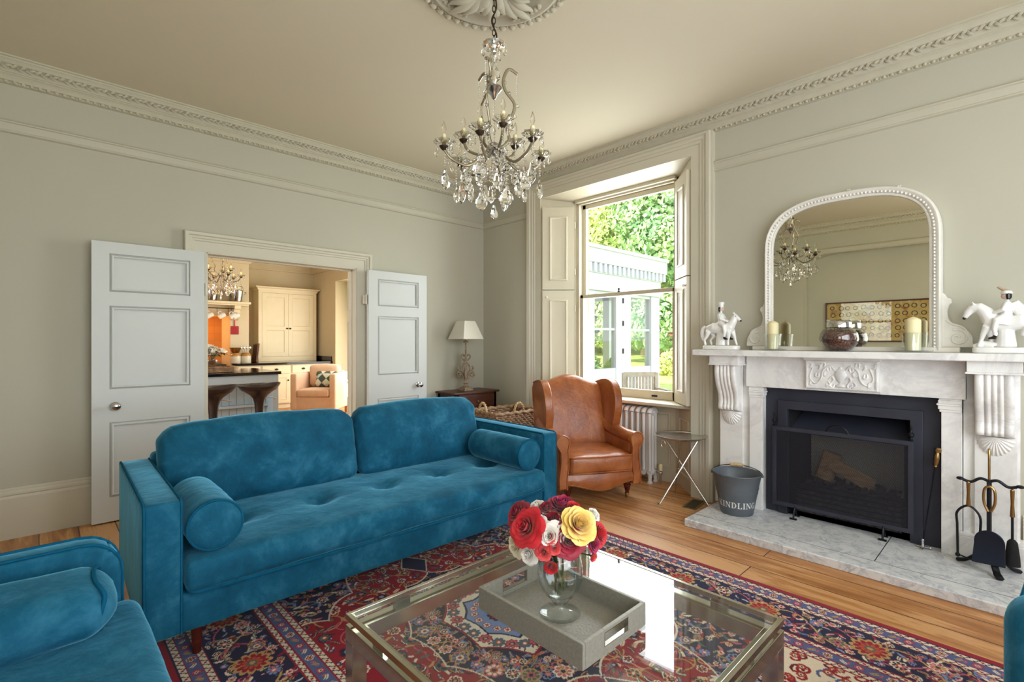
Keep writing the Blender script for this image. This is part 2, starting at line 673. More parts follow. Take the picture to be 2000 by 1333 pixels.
struct(MB().box((-1.75, YR - 0.2, -0.12), (4.62, YK + 0.2, 0)).build('floor', M['floor'], smooth=0))
struct(MB().box((-1.75, YR - 0.2, ZC), (4.62, Y0 + 0.15, ZC + 0.12)).build('ceiling', M['ceiling'], smooth=0))
OL, OR, OH = 1.02, 2.37, 2.10     # doorway
w = MB()
w.box((-1.75, Y0, 0), (OL, Y0 + 0.15, ZC)).box((OR, Y0, 0), (4.62, Y0 + 0.15, ZC)).box((OL, Y0, OH), (OR, Y0 + 0.15, ZC))
struct(w.build('wall_left', M['wall'], smooth=0))
# fireplace wall: inner skin with window recess and chimney opening, outer skin with the sash opening
w = MB()
xi, xo = 4.36, 4.62
w.box((X0, YR - 0.2, 0), (xi, 0.37, ZC)).box((X0, 0.37, 1.0), (xi, 1.39, ZC)).box((X0, 1.39, 0), (xi, 2.0, ZC))
w.box((X0, 2.0, 2.98), (xi, 3.82, ZC)).box((X0, 3.82, 0), (xi, Y0, ZC))
w.box((xi, YR - 0.2, 0), (xo, 2.27, ZC)).box((xi, 2.27, 0), (xo, 3.53, 0.73)).box((xi, 2.27, 2.92), (xo, 3.53, ZC)).box((xi, 3.53, 0), (xo, Y0, ZC))
struct(w.build('wall_right', M['wall'], smooth=0))
# opposite wall with its arched recess (seen in the mirror)
w = MB()
ry0, ry1 = 0.0, 2.62
w.box((-1.75, YR - 0.2, 0), (XB, YR + 0.15, ZC)).box((-1.75, YR + 0.15, 0), (XB, -0.0, 0.7)).box((-1.75, YR + 0.15, 2.9), (XB, ry0, ZC))
w.box((-1.75, -0.12, 0.7), (XB, ry0, 2.9)).box((-1.75, ry1, 0), (XB, Y0, ZC)).box((-1.75, ry0, 2.86), (XB, ry1, ZC)).box((-1.75, ry0, 0), (-1.45, ry1, 2.86))
ar = [(ry1 - 0.62 + 0.62 * sin(t * pi / 2 / 10), 2.58 + 0.22 * cos(t * pi / 2 / 10)) for t in range(11)]
w.prism(ar + [(ry1, 2.86), (ry1 - 0.62, 2.86)], -1.45, XB, 'x')
w.prism([(ry0 + ry1 - y, z) for y, z in ar] + [(ry0, 2.86), (ry0 + 0.62, 2.86)], -1.45, XB, 'x')
w.box((-1.45, ry0 + 0.62, 2.80), (XB, ry1 - 0.62, 2.86))
struct(w.build('wall_front', M['wall'], smooth=0))
# wall behind the photographer with a broad window opening
w = MB()
w.box((-1.75, YR - 0.2, 0), (-0.3, YR, ZC)).box((-0.3, YR - 0.2, 0), (3.5, YR, 0.55)).box((-0.3, YR - 0.2, 2.95), (3.5, YR, ZC)).box((3.5, YR - 0.2, 0), (4.1, YR, ZC))
struct(w.build('wall_rear', M['wall'], smooth=0))


# --- plaster cornice: moulded run plus leaf band and bead row, one per wall
CP = [(0.150, 0.0), (0.150, -0.010), (0.138, -0.014), (0.138, -0.024), (0.128, -0.030), (0.120, -0.040), (0.116, -0.046),
      (0.096, -0.050), (0.076, -0.066), (0.066, -0.084), (0.058, -0.088), (0.058, -0.094), (0.046, -0.100), (0.036, -0.112),
      (0.030, -0.122), (0.030, -0.128), (0.022, -0.132), (0.022, -0.146), (0.0, -0.150)]


def leaf_lump(mb, p, d, out, ln, r, tilt):
    """one acanthus leaf of the enriched band: a little bent spindle"""
    q = [p + d * (ln * (t - 0.5)) + out * (0.006 * sin(pi * t)) + Vector((0, 0, tilt * (t - 0.5))) for t in (0, 0.25, 0.5, 0.75, 1)]
    mb.tube(q, [r * 0.35, r, r * 1.1, r * 0.8, r * 0.15], 5)


def cornice(name, p0, p1, out, step=True):
    p0, p1, out = Vector(p0), Vector(p1), Vector(out)
    d = (p1 - p0)
    L = d.length
    d.normalize()
    mb = MB()
    # mitre the ends with the neighbouring runs
    vs = []
    for e, s_ in ((p0, 1), (p1, -1)):
        for o, z in CP:
            vs.append(tuple(e + out * o + d * (s_ * o) + Vector((0, 0, z))))
    k = len(CP)
    mb.add(vs, [(i, i + 1, k + i + 1, k + i) for i in range(k - 1)])
    n = int(L / 0.118)
    rnd = random.Random(3)
    for i in range(1, n):
        c = p0 + d * (0.118 * (i + 0.5)) + out * 0.096 + Vector((0, 0, -0.056))
        for a, b, tl in ((-0.036, 0.004, 0.034), (-0.016, -0.010, -0.030), (0.006, 0.006, 0.030), (0.026, -0.008, -0.034), (0.046, 0.000, 0.016)):
            leaf_lump(mb, c + d * a + out * (b * 0.8) + Vector((0, 0, b)), d, out, 0.036, 0.0085, tl)
        mb.ball(c + d * -0.055, 0.011, 6, 4)
    n = int((L - 0.1) / 0.042)
    for i in range(n):
        c = p0 + d * (0.05 + 0.042 * (i + 0.5)) + out * 0.026 + Vector((0, 0, -0.137))
        mb.ball(c, (0.012, 0.012, 0.011), 6, 4)
        c2 = c + d * 0.021 + Vector((0, 0, -0.003))
        mb.ball(c2, 0.0055, 5, 3)
    o = struct(mb.build(name, M['plaster'], smooth=30))
    o['label'] = 'plaster cornice with leaf band and bead row'
    return o


cornice('trim_1', (XB, Y0, ZC), (X0, Y0, ZC), (0, -1, 0))
cornice('trim_2', (X0, Y0, ZC), (X0, YR, ZC), (-1, 0, 0))
cornice('trim_3', (XB, YR, ZC), (XB, Y0, ZC), (1, 0, 0))
cornice('trim_4', (X0, YR, ZC), (XB, YR, ZC), (0, 1, 0))


def run(name, prof, segs, mat):
    """straight moulding: prof is (out, z); segs are (p0, p1, out, mitre0, mitre1)"""
    mb = MB()
    for p0, p1, out, m0, m1 in segs:
        p0, p1, out = Vector(p0), Vector(p1), Vector(out)
        d = (p1 - p0).normalized()
        k = len(prof)
        vs = [tuple(p0 + out * o + d * (o * m0) + Vector((0, 0, z))) for o, z in prof] + [tuple(p1 + out * o - d * (o * m1) + Vector((0, 0, z))) for o, z in prof]
        mb.add(vs, [(i, i + 1, k + i + 1, k + i) for i in range(k - 1)] + [tuple(range(k)), tuple(range(k, 2 * k))[::-1]])
    return struct(mb.build(name, mat, smooth=30))


RAIL = [(0, 2.853), (0.024, 2.853), (0.030, 2.846), (0.030, 2.838), (0.022, 2.832), (0.022, 2.820), (0.014, 2.806), (0.012, 2.790), (0.016, 2.784), (0.016, 2.776), (0.006, 2.770), (0, 2.768)]
run('trim_5', RAIL, [((XB, Y0, 0), (X0, Y0, 0), (0, -1, 0), 1, 1)], M['rail'])
run('trim_6', RAIL, [((X0, Y0, 0), (X0, 4.02, 0), (-1, 0, 0), 1, 0), ((X0, 1.835, 0), (X0, YR, 0), (-1, 0, 0), 0, 1)], M['rail'])
run('trim_7', RAIL, [((XB, YR, 0), (XB, Y0, 0), (1, 0, 0), 1, 1)], M['rail'])
BASE = [(0, 0.345), (0.008, 0.345), (0.014, 0.336), (0.014, 0.326), (0.022, 0.314), (0.022, 0.300), (0.016, 0.292), (0.018, 0.282), (0.024, 0.276), (0.024, 0.0), (0, 0)]
run('baseboard_left', BASE, [((XB, Y0, 0), (0.80, Y0, 0), (0, -1, 0), 1, 0), ((2.60, Y0, 0), (X0, Y0, 0), (0, -1, 0), 0, 1)], M['trim'])
run('baseboard_right', BASE, [((X0, Y0, 0), (X0, 4.02, 0), (-1, 0, 0), 1, 0), ((X0, 0.02, 0), (X0, YR, 0), (-1, 0, 0), 0, 1)], M['trim'])
run('baseboard_front', BASE, [((XB, 2.62, 0), (XB, Y0, 0), (1, 0, 0), 0, 1)], M['trim'])

# --- doorway casing, jamb lining
CAS = [(0, 0), (0, 0.018), (0.085, 0.018), (0.090, 0.026), (0.105, 0.026), (0.110, 0.034), (0.126, 0.034), (0.134, 0.046), (0.150, 0.050), (0.156, 0.050), (0.162, 0.040), (0.162, 0.0)]
mb = MB()
mb.frame([(OL, 0), (OL, OH), (OR, OH), (OR, 0)][::-1], CAS, lambda u, v, h: (u, Y0 - h, v), closed=False)
struct(mb.build('trim_8', M['trim'], smooth=30))
mb = MB()
jy0, jy1 = Y0 - 0.015, Y0 + 0.165
mb.box((OL - 0.005, jy0, 0), (OL + 0.012, jy1, OH)).box((OR - 0.012, jy0, 0), (OR + 0.005, jy1, OH)).box((OL, jy0, OH - 0.012), (OR, jy1, OH + 0.005))
mb.box((OR - 0.024, Y0 + 0.06, 0), (OR - 0.012, Y0 + 0.09, OH)).box((OL + 0.012, Y0 + 0.06, 0), (OL + 0.024, Y0 + 0.09, OH)).box((OL, Y0 + 0.06, OH - 0.026), (OR, Y0 + 0.09, OH - 0.012))
for z0, z1 in ((0.15, 0.75), (0.95, 1.55), (1.68, 1.98)):
    mb.frame([(Y0 + 0.10, z0), (Y0 + 0.155, z0), (Y0 + 0.155, z1), (Y0 + 0.10, z1)], [(0, 0), (0, 0.006), (0.008, 0.006), (0.010, 0)], lambda u, v, h: (OR - 0.012 - h, u, v))
struct(mb.build('trim_9', M['trim'], smooth=30, bevel=0.002))


# --- the two six-panel... three-panel door leaves, swung back flat to the wall
PMOLD = [(0.0, -0.014), (-0.004, -0.012), (-0.010, -0.002), (-0.016, 0.002), (-0.022, 0.002), (-0.026, -0.003), (-0.028, -0.003)]


def door_leaf(name, label, xa, xb, ya, yb, px, knob_x, knob_dx):
    root = thing(name, label, None)
    struct(root)
    zt = 2.085
    zs = [0.012, 0.19, 0.745, 0.99, 1.612, 1.715, 2.0, zt]
    mb = MB()
    mb.box((xa, ya, zs[0]), (px[0], yb, zt)).box((px[1], ya, zs[0]), (xb, yb, zt))
    for a, b in ((0, 1), (2, 3), (4, 5), (6, 7)):
        mb.box((px[0], ya, zs[a]), (px[1], yb, zs[b]))
    mb.build('stile_and_rail', M['door'], root, smooth=0)
    for a, b in ((1, 2), (3, 4), (5, 6)):
        p = MB()
        p.box((px[0], ya + 0.014, zs[a]), (px[1], yb - 0.006, zs[b]))
        p.frame([(px[0], zs[a]), (px[1], zs[a]), (px[1], zs[b]), (px[0], zs[b])], PMOLD, lambda u, v, h: (u, ya - h, v))
        p.build('panel', M['door'], root, smooth=30)
    k = MB().at((knob_x, ya, 0.866), rx=pi / 2)
    k.lathe([(0.030, 0), (0.030, 0.004), (0.026, 0.008), (0.012, 0.010), (0.010, 0.030), (0.018, 0.036), (0.028, 0.046), (0.030, 0.056), (0.026, 0.066), (0.014, 0.072), (0.0, 0.073)], 20)
    k.build('knob', M['chrome'], root)
    return root


d1 = door_leaf('door_1', 'wide white panelled door leaf folded back left of the kitchen doorway', 0.275, 0.985, 4.70, 4.745, (0.376, 0.886), 0.411, 1)
d2 = door_leaf('door_2', 'narrow-looking white panelled door leaf folded back right of the kitchen doorway', 2.455, 3.165, 4.70, 4.745, (2.56, 3.056), 3.05, -1)
for r_, hx in ((d1, 1.0), (d2, 2.44)):
    h = MB()
    for z in (0.30, 1.78):
        h.tube([(hx, 4.722, z - 0.05), (hx, 4.722, z + 0.05)], 0.008, 8)
        h.box((hx - 0.02, 4.735, z - 0.045), (hx + 0.02, 4.765, z + 0.045))
    h.build('hinge', M['trim'], r_)

# --- sash window with splayed shutters
WIN = thing('window_1', 'tall sash window with folded panelled shutters looking on the garden', None)
struct(WIN)
xs = 4.395
fr = MB()
fr.box((4.37, 2.25, 0.73), (4.50, 2.318, 2.95)).box((4.37, 3.482, 0.73), (4.50, 3.55, 2.95)).box((4.37, 2.25, 2.88), (4.50, 3.55, 2.95)).box((4.37, 2.25, 0.73), (4.52, 3.55, 0.775))
fr.box((4.362, 2.302, 0.78), (4.385, 2.33, 2.88)).box((4.362, 3.47, 0.78), (4.385, 3.498, 2.88)).box((4.362, 2.302, 2.868), (4.385, 3.498, 2.895))
fr.build('window_frame', M['sash'], WIN, smooth=0, bevel=0.003)


def sash(name, x, z0, z1, bot, top, st=0.045):
    s_ = MB()
    s_.box((x, 2.318, z0), (x + 0.04, 2.318 + st, z1)).box((x, 3.482 - st, z0), (x + 0.04, 3.482, z1))
    s_.box((x, 2.318, z0), (x + 0.04, 3.482, z0 + bot)).box((x, 2.318, z1 - top), (x + 0.04, 3.482, z1))
    o = s_.build(name, M['sash'], WIN, smooth=0, bevel=0.004)
    MB().box((x + 0.017, 2.318 + st - 0.005, z0 + bot - 0.005), (x + 0.022, 3.482 - st + 0.005, z1 - top + 0.005)).build('pane', M['winglass'], o, smooth=0)
    return o


lower = sash('lower_sash', 4.392, 0.775, 1.865, 0.085, 0.04)
upper = sash('upper_sash', 4.440, 1.825, 2.88, 0.04, 0.05)
MB().box((4.380, 2.52, 0.80), (4.393, 2.58, 0.816)).build('sash_lift', M['iron'], lower, bevel=0.003)
ct = MB().at((4.41, 2.98, 1.865))
ct.lathe([(0.014, 0), (0.014, 0.012), (0.006, 0.014), (0.006, 0.022), (0.012, 0.030), (0.010, 0.042), (0, 0.046)], 10)
ct.build('sash_fastener', M['iron'], lower)
sl = MB()
sl.prism([(4.14, 2.02), (4.14, 3.80), (4.44, 3.52), (4.44, 2.30)], 0.742, 0.772)
sl.box((4.335, 2.31, 0.725), (4.37, 3.51, 0.742))
sl.build('sill', M['sash'], WIN, smooth=0, bevel=0.006)
ap = MB()
ap.prism([(4.355, 2.31), (4.355, 3.51), (4.40, 3.52), (4.40, 2.30)], 0, 0.74)
for y0, y1 in ((2.36, 2.88), (2.94, 3.46)):
    ap.frame([(y0, 0.14), (y1, 0.14), (y1, 0.66), (y0, 0.66)], [(0, 0), (0, 0.012), (-0.012, 0.014), (-0.02, 0.004), (-0.03, 0.002)], lambda u, v, h: (4.355 - h, u, v))
ap.build('apron_panel', M['sash'], WIN, smooth=30)


def splay(y_in, y_out, sgn):
    """reveal lining and the two shutter leaves folded against it"""
    a, b = Vector((X0 - 0.005, y_in, 0)), Vector((4.368, y_out, 0))
    d = (b - a).normalized()
    nrm = Vector((-d.y, d.x, 0)) * sgn          # towards the middle of the window
    L = (b - a).length
    P = lambda u, v, h: tuple(a + d * u + nrm * h + Vector((0, 0, v)))
    li = MB()
    vs = [P(0, 0, -0.07), P(L, 0, -0.07), P(L, 0, 0), P(0, 0, 0), P(0, 2.97, -0.07), P(L, 2.97, -0.07), P(L, 2.97, 0), P(0, 2.97, 0)]
    li.add(vs, [(0, 1, 2, 3), (7, 6, 5, 4), (0, 4, 5, 1), (1, 5, 6, 2), (2, 6, 7, 3), (3, 7, 4, 0)])
    li.frame([(0.07, 0.12), (L - 0.05, 0.12), (L - 0.05, 0.64), (0.07, 0.64)], [(0, 0), (0, 0.012), (-0.012, 0.014), (-0.02, 0.004), (-0.03, 0.002)], lambda u, v, h: P(u, v, h))
    li.build('reveal_lining', M['sash'], WIN, smooth=30)
    for z0, z1 in ((0.78, 1.915), (1.925, 2.845)):
        s_ = MB()
        e0, e1 = 0.012, L - 0.028
        q = [P(e0, z0, 0.0), P(e1, z0, 0.0), P(e1, z0, 0.042), P(e0, z0, 0.042), P(e0, z1, 0.0), P(e1, z1, 0.0), P(e1, z1, 0.042), P(e0, z1, 0.042)]
        s_.add(q, [(0, 1, 2, 3), (7, 6, 5, 4), (0, 4, 5, 1), (1, 5, 6, 2), (2, 6, 7, 3), (3, 7, 4, 0)])
        s_.frame([(e0 + 0.085, z0 + 0.11), (e1 - 0.085, z0 + 0.11), (e1 - 0.085, z1 - 0.11), (e0 + 0.085, z1 - 0.11)],
                 [(0.008, 0.042), (0.004, 0.050), (-0.006, 0.052), (-0.014, 0.046), (-0.024, 0.0445), (-0.05, 0.0435)], lambda u, v, h: P(u, v, h))
        so = s_.build('shutter', M['sash'], WIN, smooth=30)
        kb = MB()
        kb.ball(P(e0 + 0.045, z0 + 1.06 if z0 < 1 else z0 + 0.05, 0.054), 0.012, 10, 6)
        if z0 < 1:
            kb.build('shutter_knob', M['whitepaint'], so)
        hb = MB()
        for zz in (z0 + 0.2, z1 - 0.2):
            hb.tube([P(L - 0.02, zz - 0.035, 0.03), P(L - 0.02, zz + 0.035, 0.03)], 0.008, 8)
        hb.build('shutter_hinge', M['sash'], so)


splay(3.80, 3.515, -1)
splay(2.02, 2.285, 1)
so = MB()
so.add([(X0 - 0.005, 2.02, 2.955), (X0 - 0.005, 3.80, 2.955), (4.40, 3.52, 2.90), (4.40, 2.28, 2.90), (X0 - 0.005, 2.02, 3.0), (X0 - 0.005, 3.80, 3.0), (4.40, 3.52, 3.0), (4.40, 2.28, 3.0)],
       [(0, 1, 2, 3), (7, 6, 5, 4), (0, 4, 5, 1), (1, 5, 6, 2), (2, 6, 7, 3), (3, 7, 4, 0)])
so.box((4.32, 2.30, 2.885), (4.37, 3.50, 2.93))
so.build('soffit', M['sash'], WIN, smooth=0, bevel=0.004)
mb = MB()
WCAS = [(0, 0.0), (0, 0.022), (0.07, 0.022), (0.075, 0.032), (0.095, 0.032), (0.100, 0.040), (0.122, 0.040), (0.130, 0.055), (0.150, 0.060), (0.158, 0.060), (0.164, 0.045), (0.180, 0.045), (0.180, 0.0)]
mb.frame([(2.02, 0), (2.02, 2.955), (3.80, 2.955), (3.80, 0)][::-1], [(o * 1.12 if o < 0.19 else o, h) for o, h in WCAS], lambda u, v, h: (X0 - h, u, min(v, 3.115)), closed=False)
struct(mb.build('trim_10', M['trim'], smooth=30))

# --- ceiling rose
RX, RY = 1.712, 1.924
mb = MB().at((RX, RY, ZC))
mb.lathe([(0.0, -0.07), (0.05, -0.068), (0.07, -0.05), (0.075, -0.03), (0.13, -0.022), (0.22, -0.020), (0.30, -0.022), (0.33, -0.034), (0.345, -0.038), (0.36, -0.032), (0.37, -0.018), (0.385, -0.016), (0.40, -0.014), (0.425, -0.008), (0.43, 0.0)], 64)
for i in range(44):
    a = 2 * pi * i / 44
    mb.ball((0.402 * cos(a), 0.402 * sin(a), -0.014), (0.022, 0.022, 0.018), 8, 5)
    a2 = a + pi / 44
    mb.ball((0.385 * cos(a2), 0.385 * sin(a2), -0.016), (0.008, 0.008, 0.010), 6, 4)
for i in range(8):
    a = 2 * pi * i / 8 + 0.15
    R_ = Matrix.Rotation(a, 3, 'Z')
    big = i % 2 == 0
    L_ = 0.27 if big else 0.21
    for j, (off, sc) in enumerate(((0, 1), (0.23, 0.8), (-0.23, 0.8), (0.45, 0.58), (-0.45, 0.58))):
        r2 = Matrix.Rotation(a + off * (0.9 if big else 0.7), 3, 'Z')
        pts = []
        for t in range(9):
            u = t / 8
            rad = 0.06 + L_ * sc * u
            pts.append(r2 @ Vector((rad, 0, -0.03 - 0.035 * sin(pi * min(1, u * 1.05)) * (0.8 + 0.2 * sc) - 0.016 * u * u * 2)))
        mb.tube([tuple(p) for p in pts], [0.010, 0.018, 0.024, 0.027, 0.028, 0.027, 0.024, 0.018, 0.006], 7, sq=(0.45, 1.0))
    for t in range(7):
        b_ = a + (t - 3) * 0.10
        mb.ball((0.30 * L_ / 0.27 * cos(b_), 0.30 * L_ / 0.27 * sin(b_), -0.04), (0.014, 0.014, 0.014), 6, 4)
rose = struct(mb.build('trim_11', M['plaster'], smooth=35))
rose['label'] = 'round plaster ceiling rose with leaves and beaded rim'


# windows that let the daylight in, out of the picture: plain glazed casements, the kitchen one added
def casement(name, P, u0, u1, v0, v1, nb):
    root = struct(thing(name, 'glazed window outside the picture', None))
    m = MB()
    bars = [(u0, v0, u0 + 0.06, v1), (u1 - 0.06, v0, u1, v1), (u0, v0, u1, v0 + 0.07), (u0, v1 - 0.06, u1, v1)]
    for k in range(1, nb):
        u = u0 + (u1 - u0) * k / nb
        bars.append((u - 0.03, v0, u + 0.03, v1))
    bars.append((u0, (v0 + v1) / 2 - 0.02, u1, (v0 + v1) / 2 + 0.02))
    for a, b_, c, d in bars:
        m.box(P(a, b_, 0), P(c, d, 0.06))
    m.build('window_frame', M['sash'], root, smooth=0, bevel=0.004)
    MB().box(P(u0 + 0.03, v0 + 0.03, 0.028), P(u1 - 0.03, v1 - 0.03, 0.033)).build('pane', M['winglass'], root, smooth=0)


casement('window_2', lambda u, v, h: (u, YR - 0.10 - h, v), -0.3, 3.5, 0.55, 2.95, 4)
casement('window_3', lambda u, v, h: (-1.5 - h, u, v), YR + 0.15, -0.12, 0.7, 2.9, 2)
casement('added_kitchen_window', lambda u, v, h: (-1.64 - h, u, v), 5.2, 6.6, 0.8, 2.4, 2)  # made-up window framing the added kitchen fill light

# ------------------------------------------------------------------ the Persian rug
def make_rug():
    hw, hl, st = 1.267, 1.90, 0.004
    nx, ny = int(hw / st), int(hl / st)
    U, V = np.meshgrid((np.arange(nx) + 0.5) * st, (np.arange(ny) + 0.5) * st)   # one quadrant, from the centre
    c8 = lambda *c: np.array(srgb(*c)[:3])
    RED, NAVY, BLUE, LBLUE, CREAM, GOLD, PINK, ORANGE, GREEN, DRED = [c8(*c) for c in (
        (142, 14, 34), (28, 25, 58), (78, 88, 132), (118, 134, 176), (222, 204, 180), (186, 142, 88), (190, 86, 100), (180, 78, 48), (78, 94, 84), (92, 8, 24))]
    img = np.zeros((ny, nx, 3)) + RED
    rnd = random.Random(11)

    def put(mask, col):
        img[mask] = col

    def win(cx, cy, r):
        i0, i1 = max(0, int((cx - r) / st)), min(nx, int((cx + r) / st) + 2)
        j0, j1 = max(0, int((cy - r) / st)), min(ny, int((cy + r) / st) + 2)
        return (slice(j0, j1), slice(i0, i1)) if i1 > i0 and j1 > j0 else None

    def flower(cx, cy, r, n, cols, ph=0.0, lim=None):
        """rosette: petals, ring, eye"""
        s_ = win(cx, cy, r * 1.2)
        if s_ is None:
            return
        du, dv = U[s_] - cx, V[s_] - cy
        rr = np.hypot(du, dv) / r
        th = np.arctan2(dv, du) + ph
        pet = 0.74 + 0.26 * np.abs(np.cos(th * n / 2)) ** 0.7
        sub = img[s_]
        ok = np.ones_like(rr, bool) if lim is None else lim[s_]
        sub[(rr < pet) & ok] = cols[0]
        sub[(rr < pet * 0.80) & ok] = cols[1]
        gap = (np.abs(np.sin(th * n / 2)) > 0.93) & (rr > 0.35) & (rr < pet * 0.80)
        sub[gap & ok] = cols[0]
        sub[(rr < 0.40) & ok] = cols[2]
        sub[(rr < 0.22) & ok] = cols[3]

    def leaf(cx, cy, a, ln, wd_, col, lim=None, vein=None):
        s_ = win(cx, cy, ln)
        if s_ is None:
            return
        du, dv = U[s_] - cx, V[s_] - cy
        p = du * cos(a) + dv * sin(a)
        q = -du * sin(a) + dv * cos(a)
        q = q + 0.35 * p * p / ln
        m_ = (p / ln * 1.6) ** 2 + (q / wd_ * 1.6) ** 2 < 1
        if lim is not None:
            m_ &= lim[s_]
        img[s_][m_] = col
        if vein is not None:
            img[s_][m_ & (np.abs(q) < wd_ * 0.16)] = vein

    def line(pts, wd_, col, lim=None):
        for (x0, y0), (x1, y1) in zip(pts[:-1], pts[1:]):
            L = max(1e-6, math.hypot(x1 - x0, y1 - y0))
            k = int(L / 0.003) + 1
            for t in range(k):
                x, y = x0 + (x1 - x0) * t / k, y0 + (y1 - y0) * t / k
                s_ = win(x, y, wd_)
                if s_ is None:
                    continue
                m_ = (U[s_] - x) ** 2 + (V[s_] - y) ** 2 < wd_ * wd_
                if lim is not None:
                    m_ &= lim[s_]
                img[s_][m_] = col

    def spiral(cx, cy, r, a0, turns, sg, wd_, col, lim=None):
        line([(cx + r * (1 - 0.75 * t / 24) * cos(a0 + sg * turns * 2 * pi * t / 24), cy + r * (1 - 0.75 * t / 24) * sin(a0 + sg * turns * 2 * pi * t / 24)) for t in range(25)], wd_, col, lim)

    PAL = [(CREAM, PINK, GOLD, NAVY), (GOLD, BLUE, CREAM, RED), (NAVY, LBLUE, PINK, CREAM), (PINK, CREAM, ORANGE, NAVY), (CREAM, NAVY, ORANGE, CREAM), (GOLD, GREEN, PINK, NAVY), (LBLUE, NAVY, PINK, GOLD)]
    FPAL = [(NAVY, BLUE, PINK, CREAM), (NAVY, GOLD, RED, NAVY), (DRED, NAVY, LBLUE, GOLD), (PINK, NAVY, CREAM, RED), (GOLD, NAVY, ORANGE, CREAM), (CREAM, RED, NAVY, GOLD), (GREEN, NAVY, PINK, GOLD), (NAVY, GREEN, ORANGE, CREAM)]
    D = np.minimum(hw - U, hl - V)
    fu, fv = hw - 0.53, hl - 0.53          # half size of the field
    infield = D > 0.53
    F = np.sqrt((U / 0.43) ** 2 + (V / 0.62) ** 2)
    TH = np.arctan2(V / 0.62, U / 0.43)
    med = F * (1.0 + 0.085 * np.abs(np.cos(TH * 7)) ** 0.8) < 1.0
    medi = F * (1.0 + 0.085 * np.abs(np.cos(TH * 7)) ** 0.8) < 0.983
    pend = (np.abs(V - 0.76) / 0.14 + U / 0.09 < 1)
    cu, cv = (fu - U) / 0.50, (fv - V) / 0.86
    SP = np.sqrt(np.clip(cu, 0, 9) ** 2 + np.clip(cv, 0, 9) ** 2)
    TS = np.arctan2(cv, cu)
    spo = infield & (SP * (1.0 + 0.09 * np.abs(np.sin(TS * 7)) ** 0.8) < 1.019)
    spi = infield & (SP * (1.0 + 0.09 * np.abs(np.sin(TS * 7)) ** 0.8) < 1.005)
    sp2 = infield & (SP * (1.0 + 0.10 * np.abs(np.sin(TS * 5))) < 0.56)
    sp2i = infield & (SP * (1.0 + 0.10 * np.abs(np.sin(TS * 5))) < 0.53)
    # field: vines, palmettes, rosettes
    fld = infield & ~med & ~spo
    for k in range(95):
        x, y = rnd.uniform(0, fu), rnd.uniform(0, fv)
        spiral(x, y, rnd.uniform(0.04, 0.10), rnd.uniform(0, 6.28), rnd.uniform(0.5, 0.9), rnd.choice((-1, 1)), 0.0032, rnd.choice((GOLD, GOLD, GREEN, NAVY, PINK)), fld)
    for k in range(420):
        x, y = rnd.uniform(0, fu), rnd.uniform(0, fv)
        leaf(x, y, rnd.uniform(0, 6.28), rnd.uniform(0.022, 0.05), rnd.uniform(0.008, 0.016), rnd.choice((GREEN, BLUE, NAVY, GOLD, CREAM, NAVY)), fld, rnd.choice((GOLD, CREAM, None)))
    placed = []
    for k in range(900):
        x, y = rnd.uniform(0, fu), rnd.uniform(0, fv)
        r = rnd.choice((0.012, 0.014, 0.018, 0.024, 0.032, 0.042))
        if all((x - a) ** 2 + (y - b) ** 2 > (r + c + 0.008) ** 2 for a, b, c in placed) and len(placed) < 130:
            placed.append((x, y, r))
            flower(x, y, r, rnd.choice((5, 6, 8, 8)), rnd.choice(FPAL), rnd.uniform(0, 1), fld)
    # medallion
    put(med | pend & infield, CREAM * 0.92)
    put(medi, NAVY)
    put((np.abs(V - 0.76) / 0.13 + U / 0.08 < 1), NAVY)
    for k in range(170):
        a, f = rnd.uniform(0, pi / 2), rnd.uniform(0.58, 0.95)
        leaf(0.43 * f * cos(a), 0.62 * f * sin(a), rnd.uniform(0, 6.28), 0.034, 0.011, rnd.choice((GREEN, LBLUE, ORANGE, DRED, PINK, BLUE)), medi, GOLD)
    for k in range(9):
        a = pi / 2 * (k + 0.5) / 9
        flower(0.43 * 0.82 * cos(a), 0.62 * 0.82 * sin(a), 0.044 if k % 2 else 0.032, 8, PAL[k % 7], k, medi)
    for k in range(14):
        a = pi / 2 * (k + 0.5) / 14
        flower(0.43 * 0.66 * cos(a), 0.62 * 0.66 * sin(a), 0.018, 6, PAL[(k + 3) % 7], k, medi)
        spiral(0.43 * 0.74 * cos(a), 0.62 * 0.74 * sin(a), 0.03, a, 0.7, 1 if k % 2 else -1, 0.0032, PINK if k % 2 else GOLD, medi)
    lob = F * (1.0 + 0.16 * np.abs(np.cos(TH * 4)))
    put(lob < 0.60, RED)
    put(lob < 0.575, CREAM)
    for k in range(6):
        a = pi / 2 * (k + 0.5) / 6
        flower(0.43 * 0.44 * cos(a), 0.62 * 0.44 * sin(a), 0.034, 8, [(BLUE, GREEN, ORANGE, CREAM), (RED, PINK, NAVY, GOLD)][k % 2], k, lob < 0.57)
        spiral(0.43 * 0.5 * cos(a + 0.12), 0.62 * 0.5 * sin(a + 0.12), 0.022, a, 0.8, 1, 0.004, DRED, lob < 0.57)
    put(lob < 0.37, NAVY)
    put(lob < 0.345, LBLUE)
    for k in range(4):
        a = pi / 2 * (k + 0.5) / 4
        flower(0.43 * 0.24 * cos(a), 0.62 * 0.24 * sin(a), 0.022, 6, (RED, CREAM, ORANGE, RED), k)
    flower(0, 0, 0.06, 12, (NAVY, RED, CREAM, NAVY))
    # corner spandrels
    put(spo, CREAM * 0.92)
    put(spi, NAVY)
    for k in range(320):
        x, y = rnd.uniform(fu - 0.5, fu), rnd.uniform(fv - 0.86, fv)
        leaf(x, y, rnd.uniform(0, 6.28), 0.036, 0.012, rnd.choice((GREEN, BLUE, CREAM, LBLUE, RED, PINK, GOLD)), spi, rnd.choice((GOLD, None)))
    pl2 = []
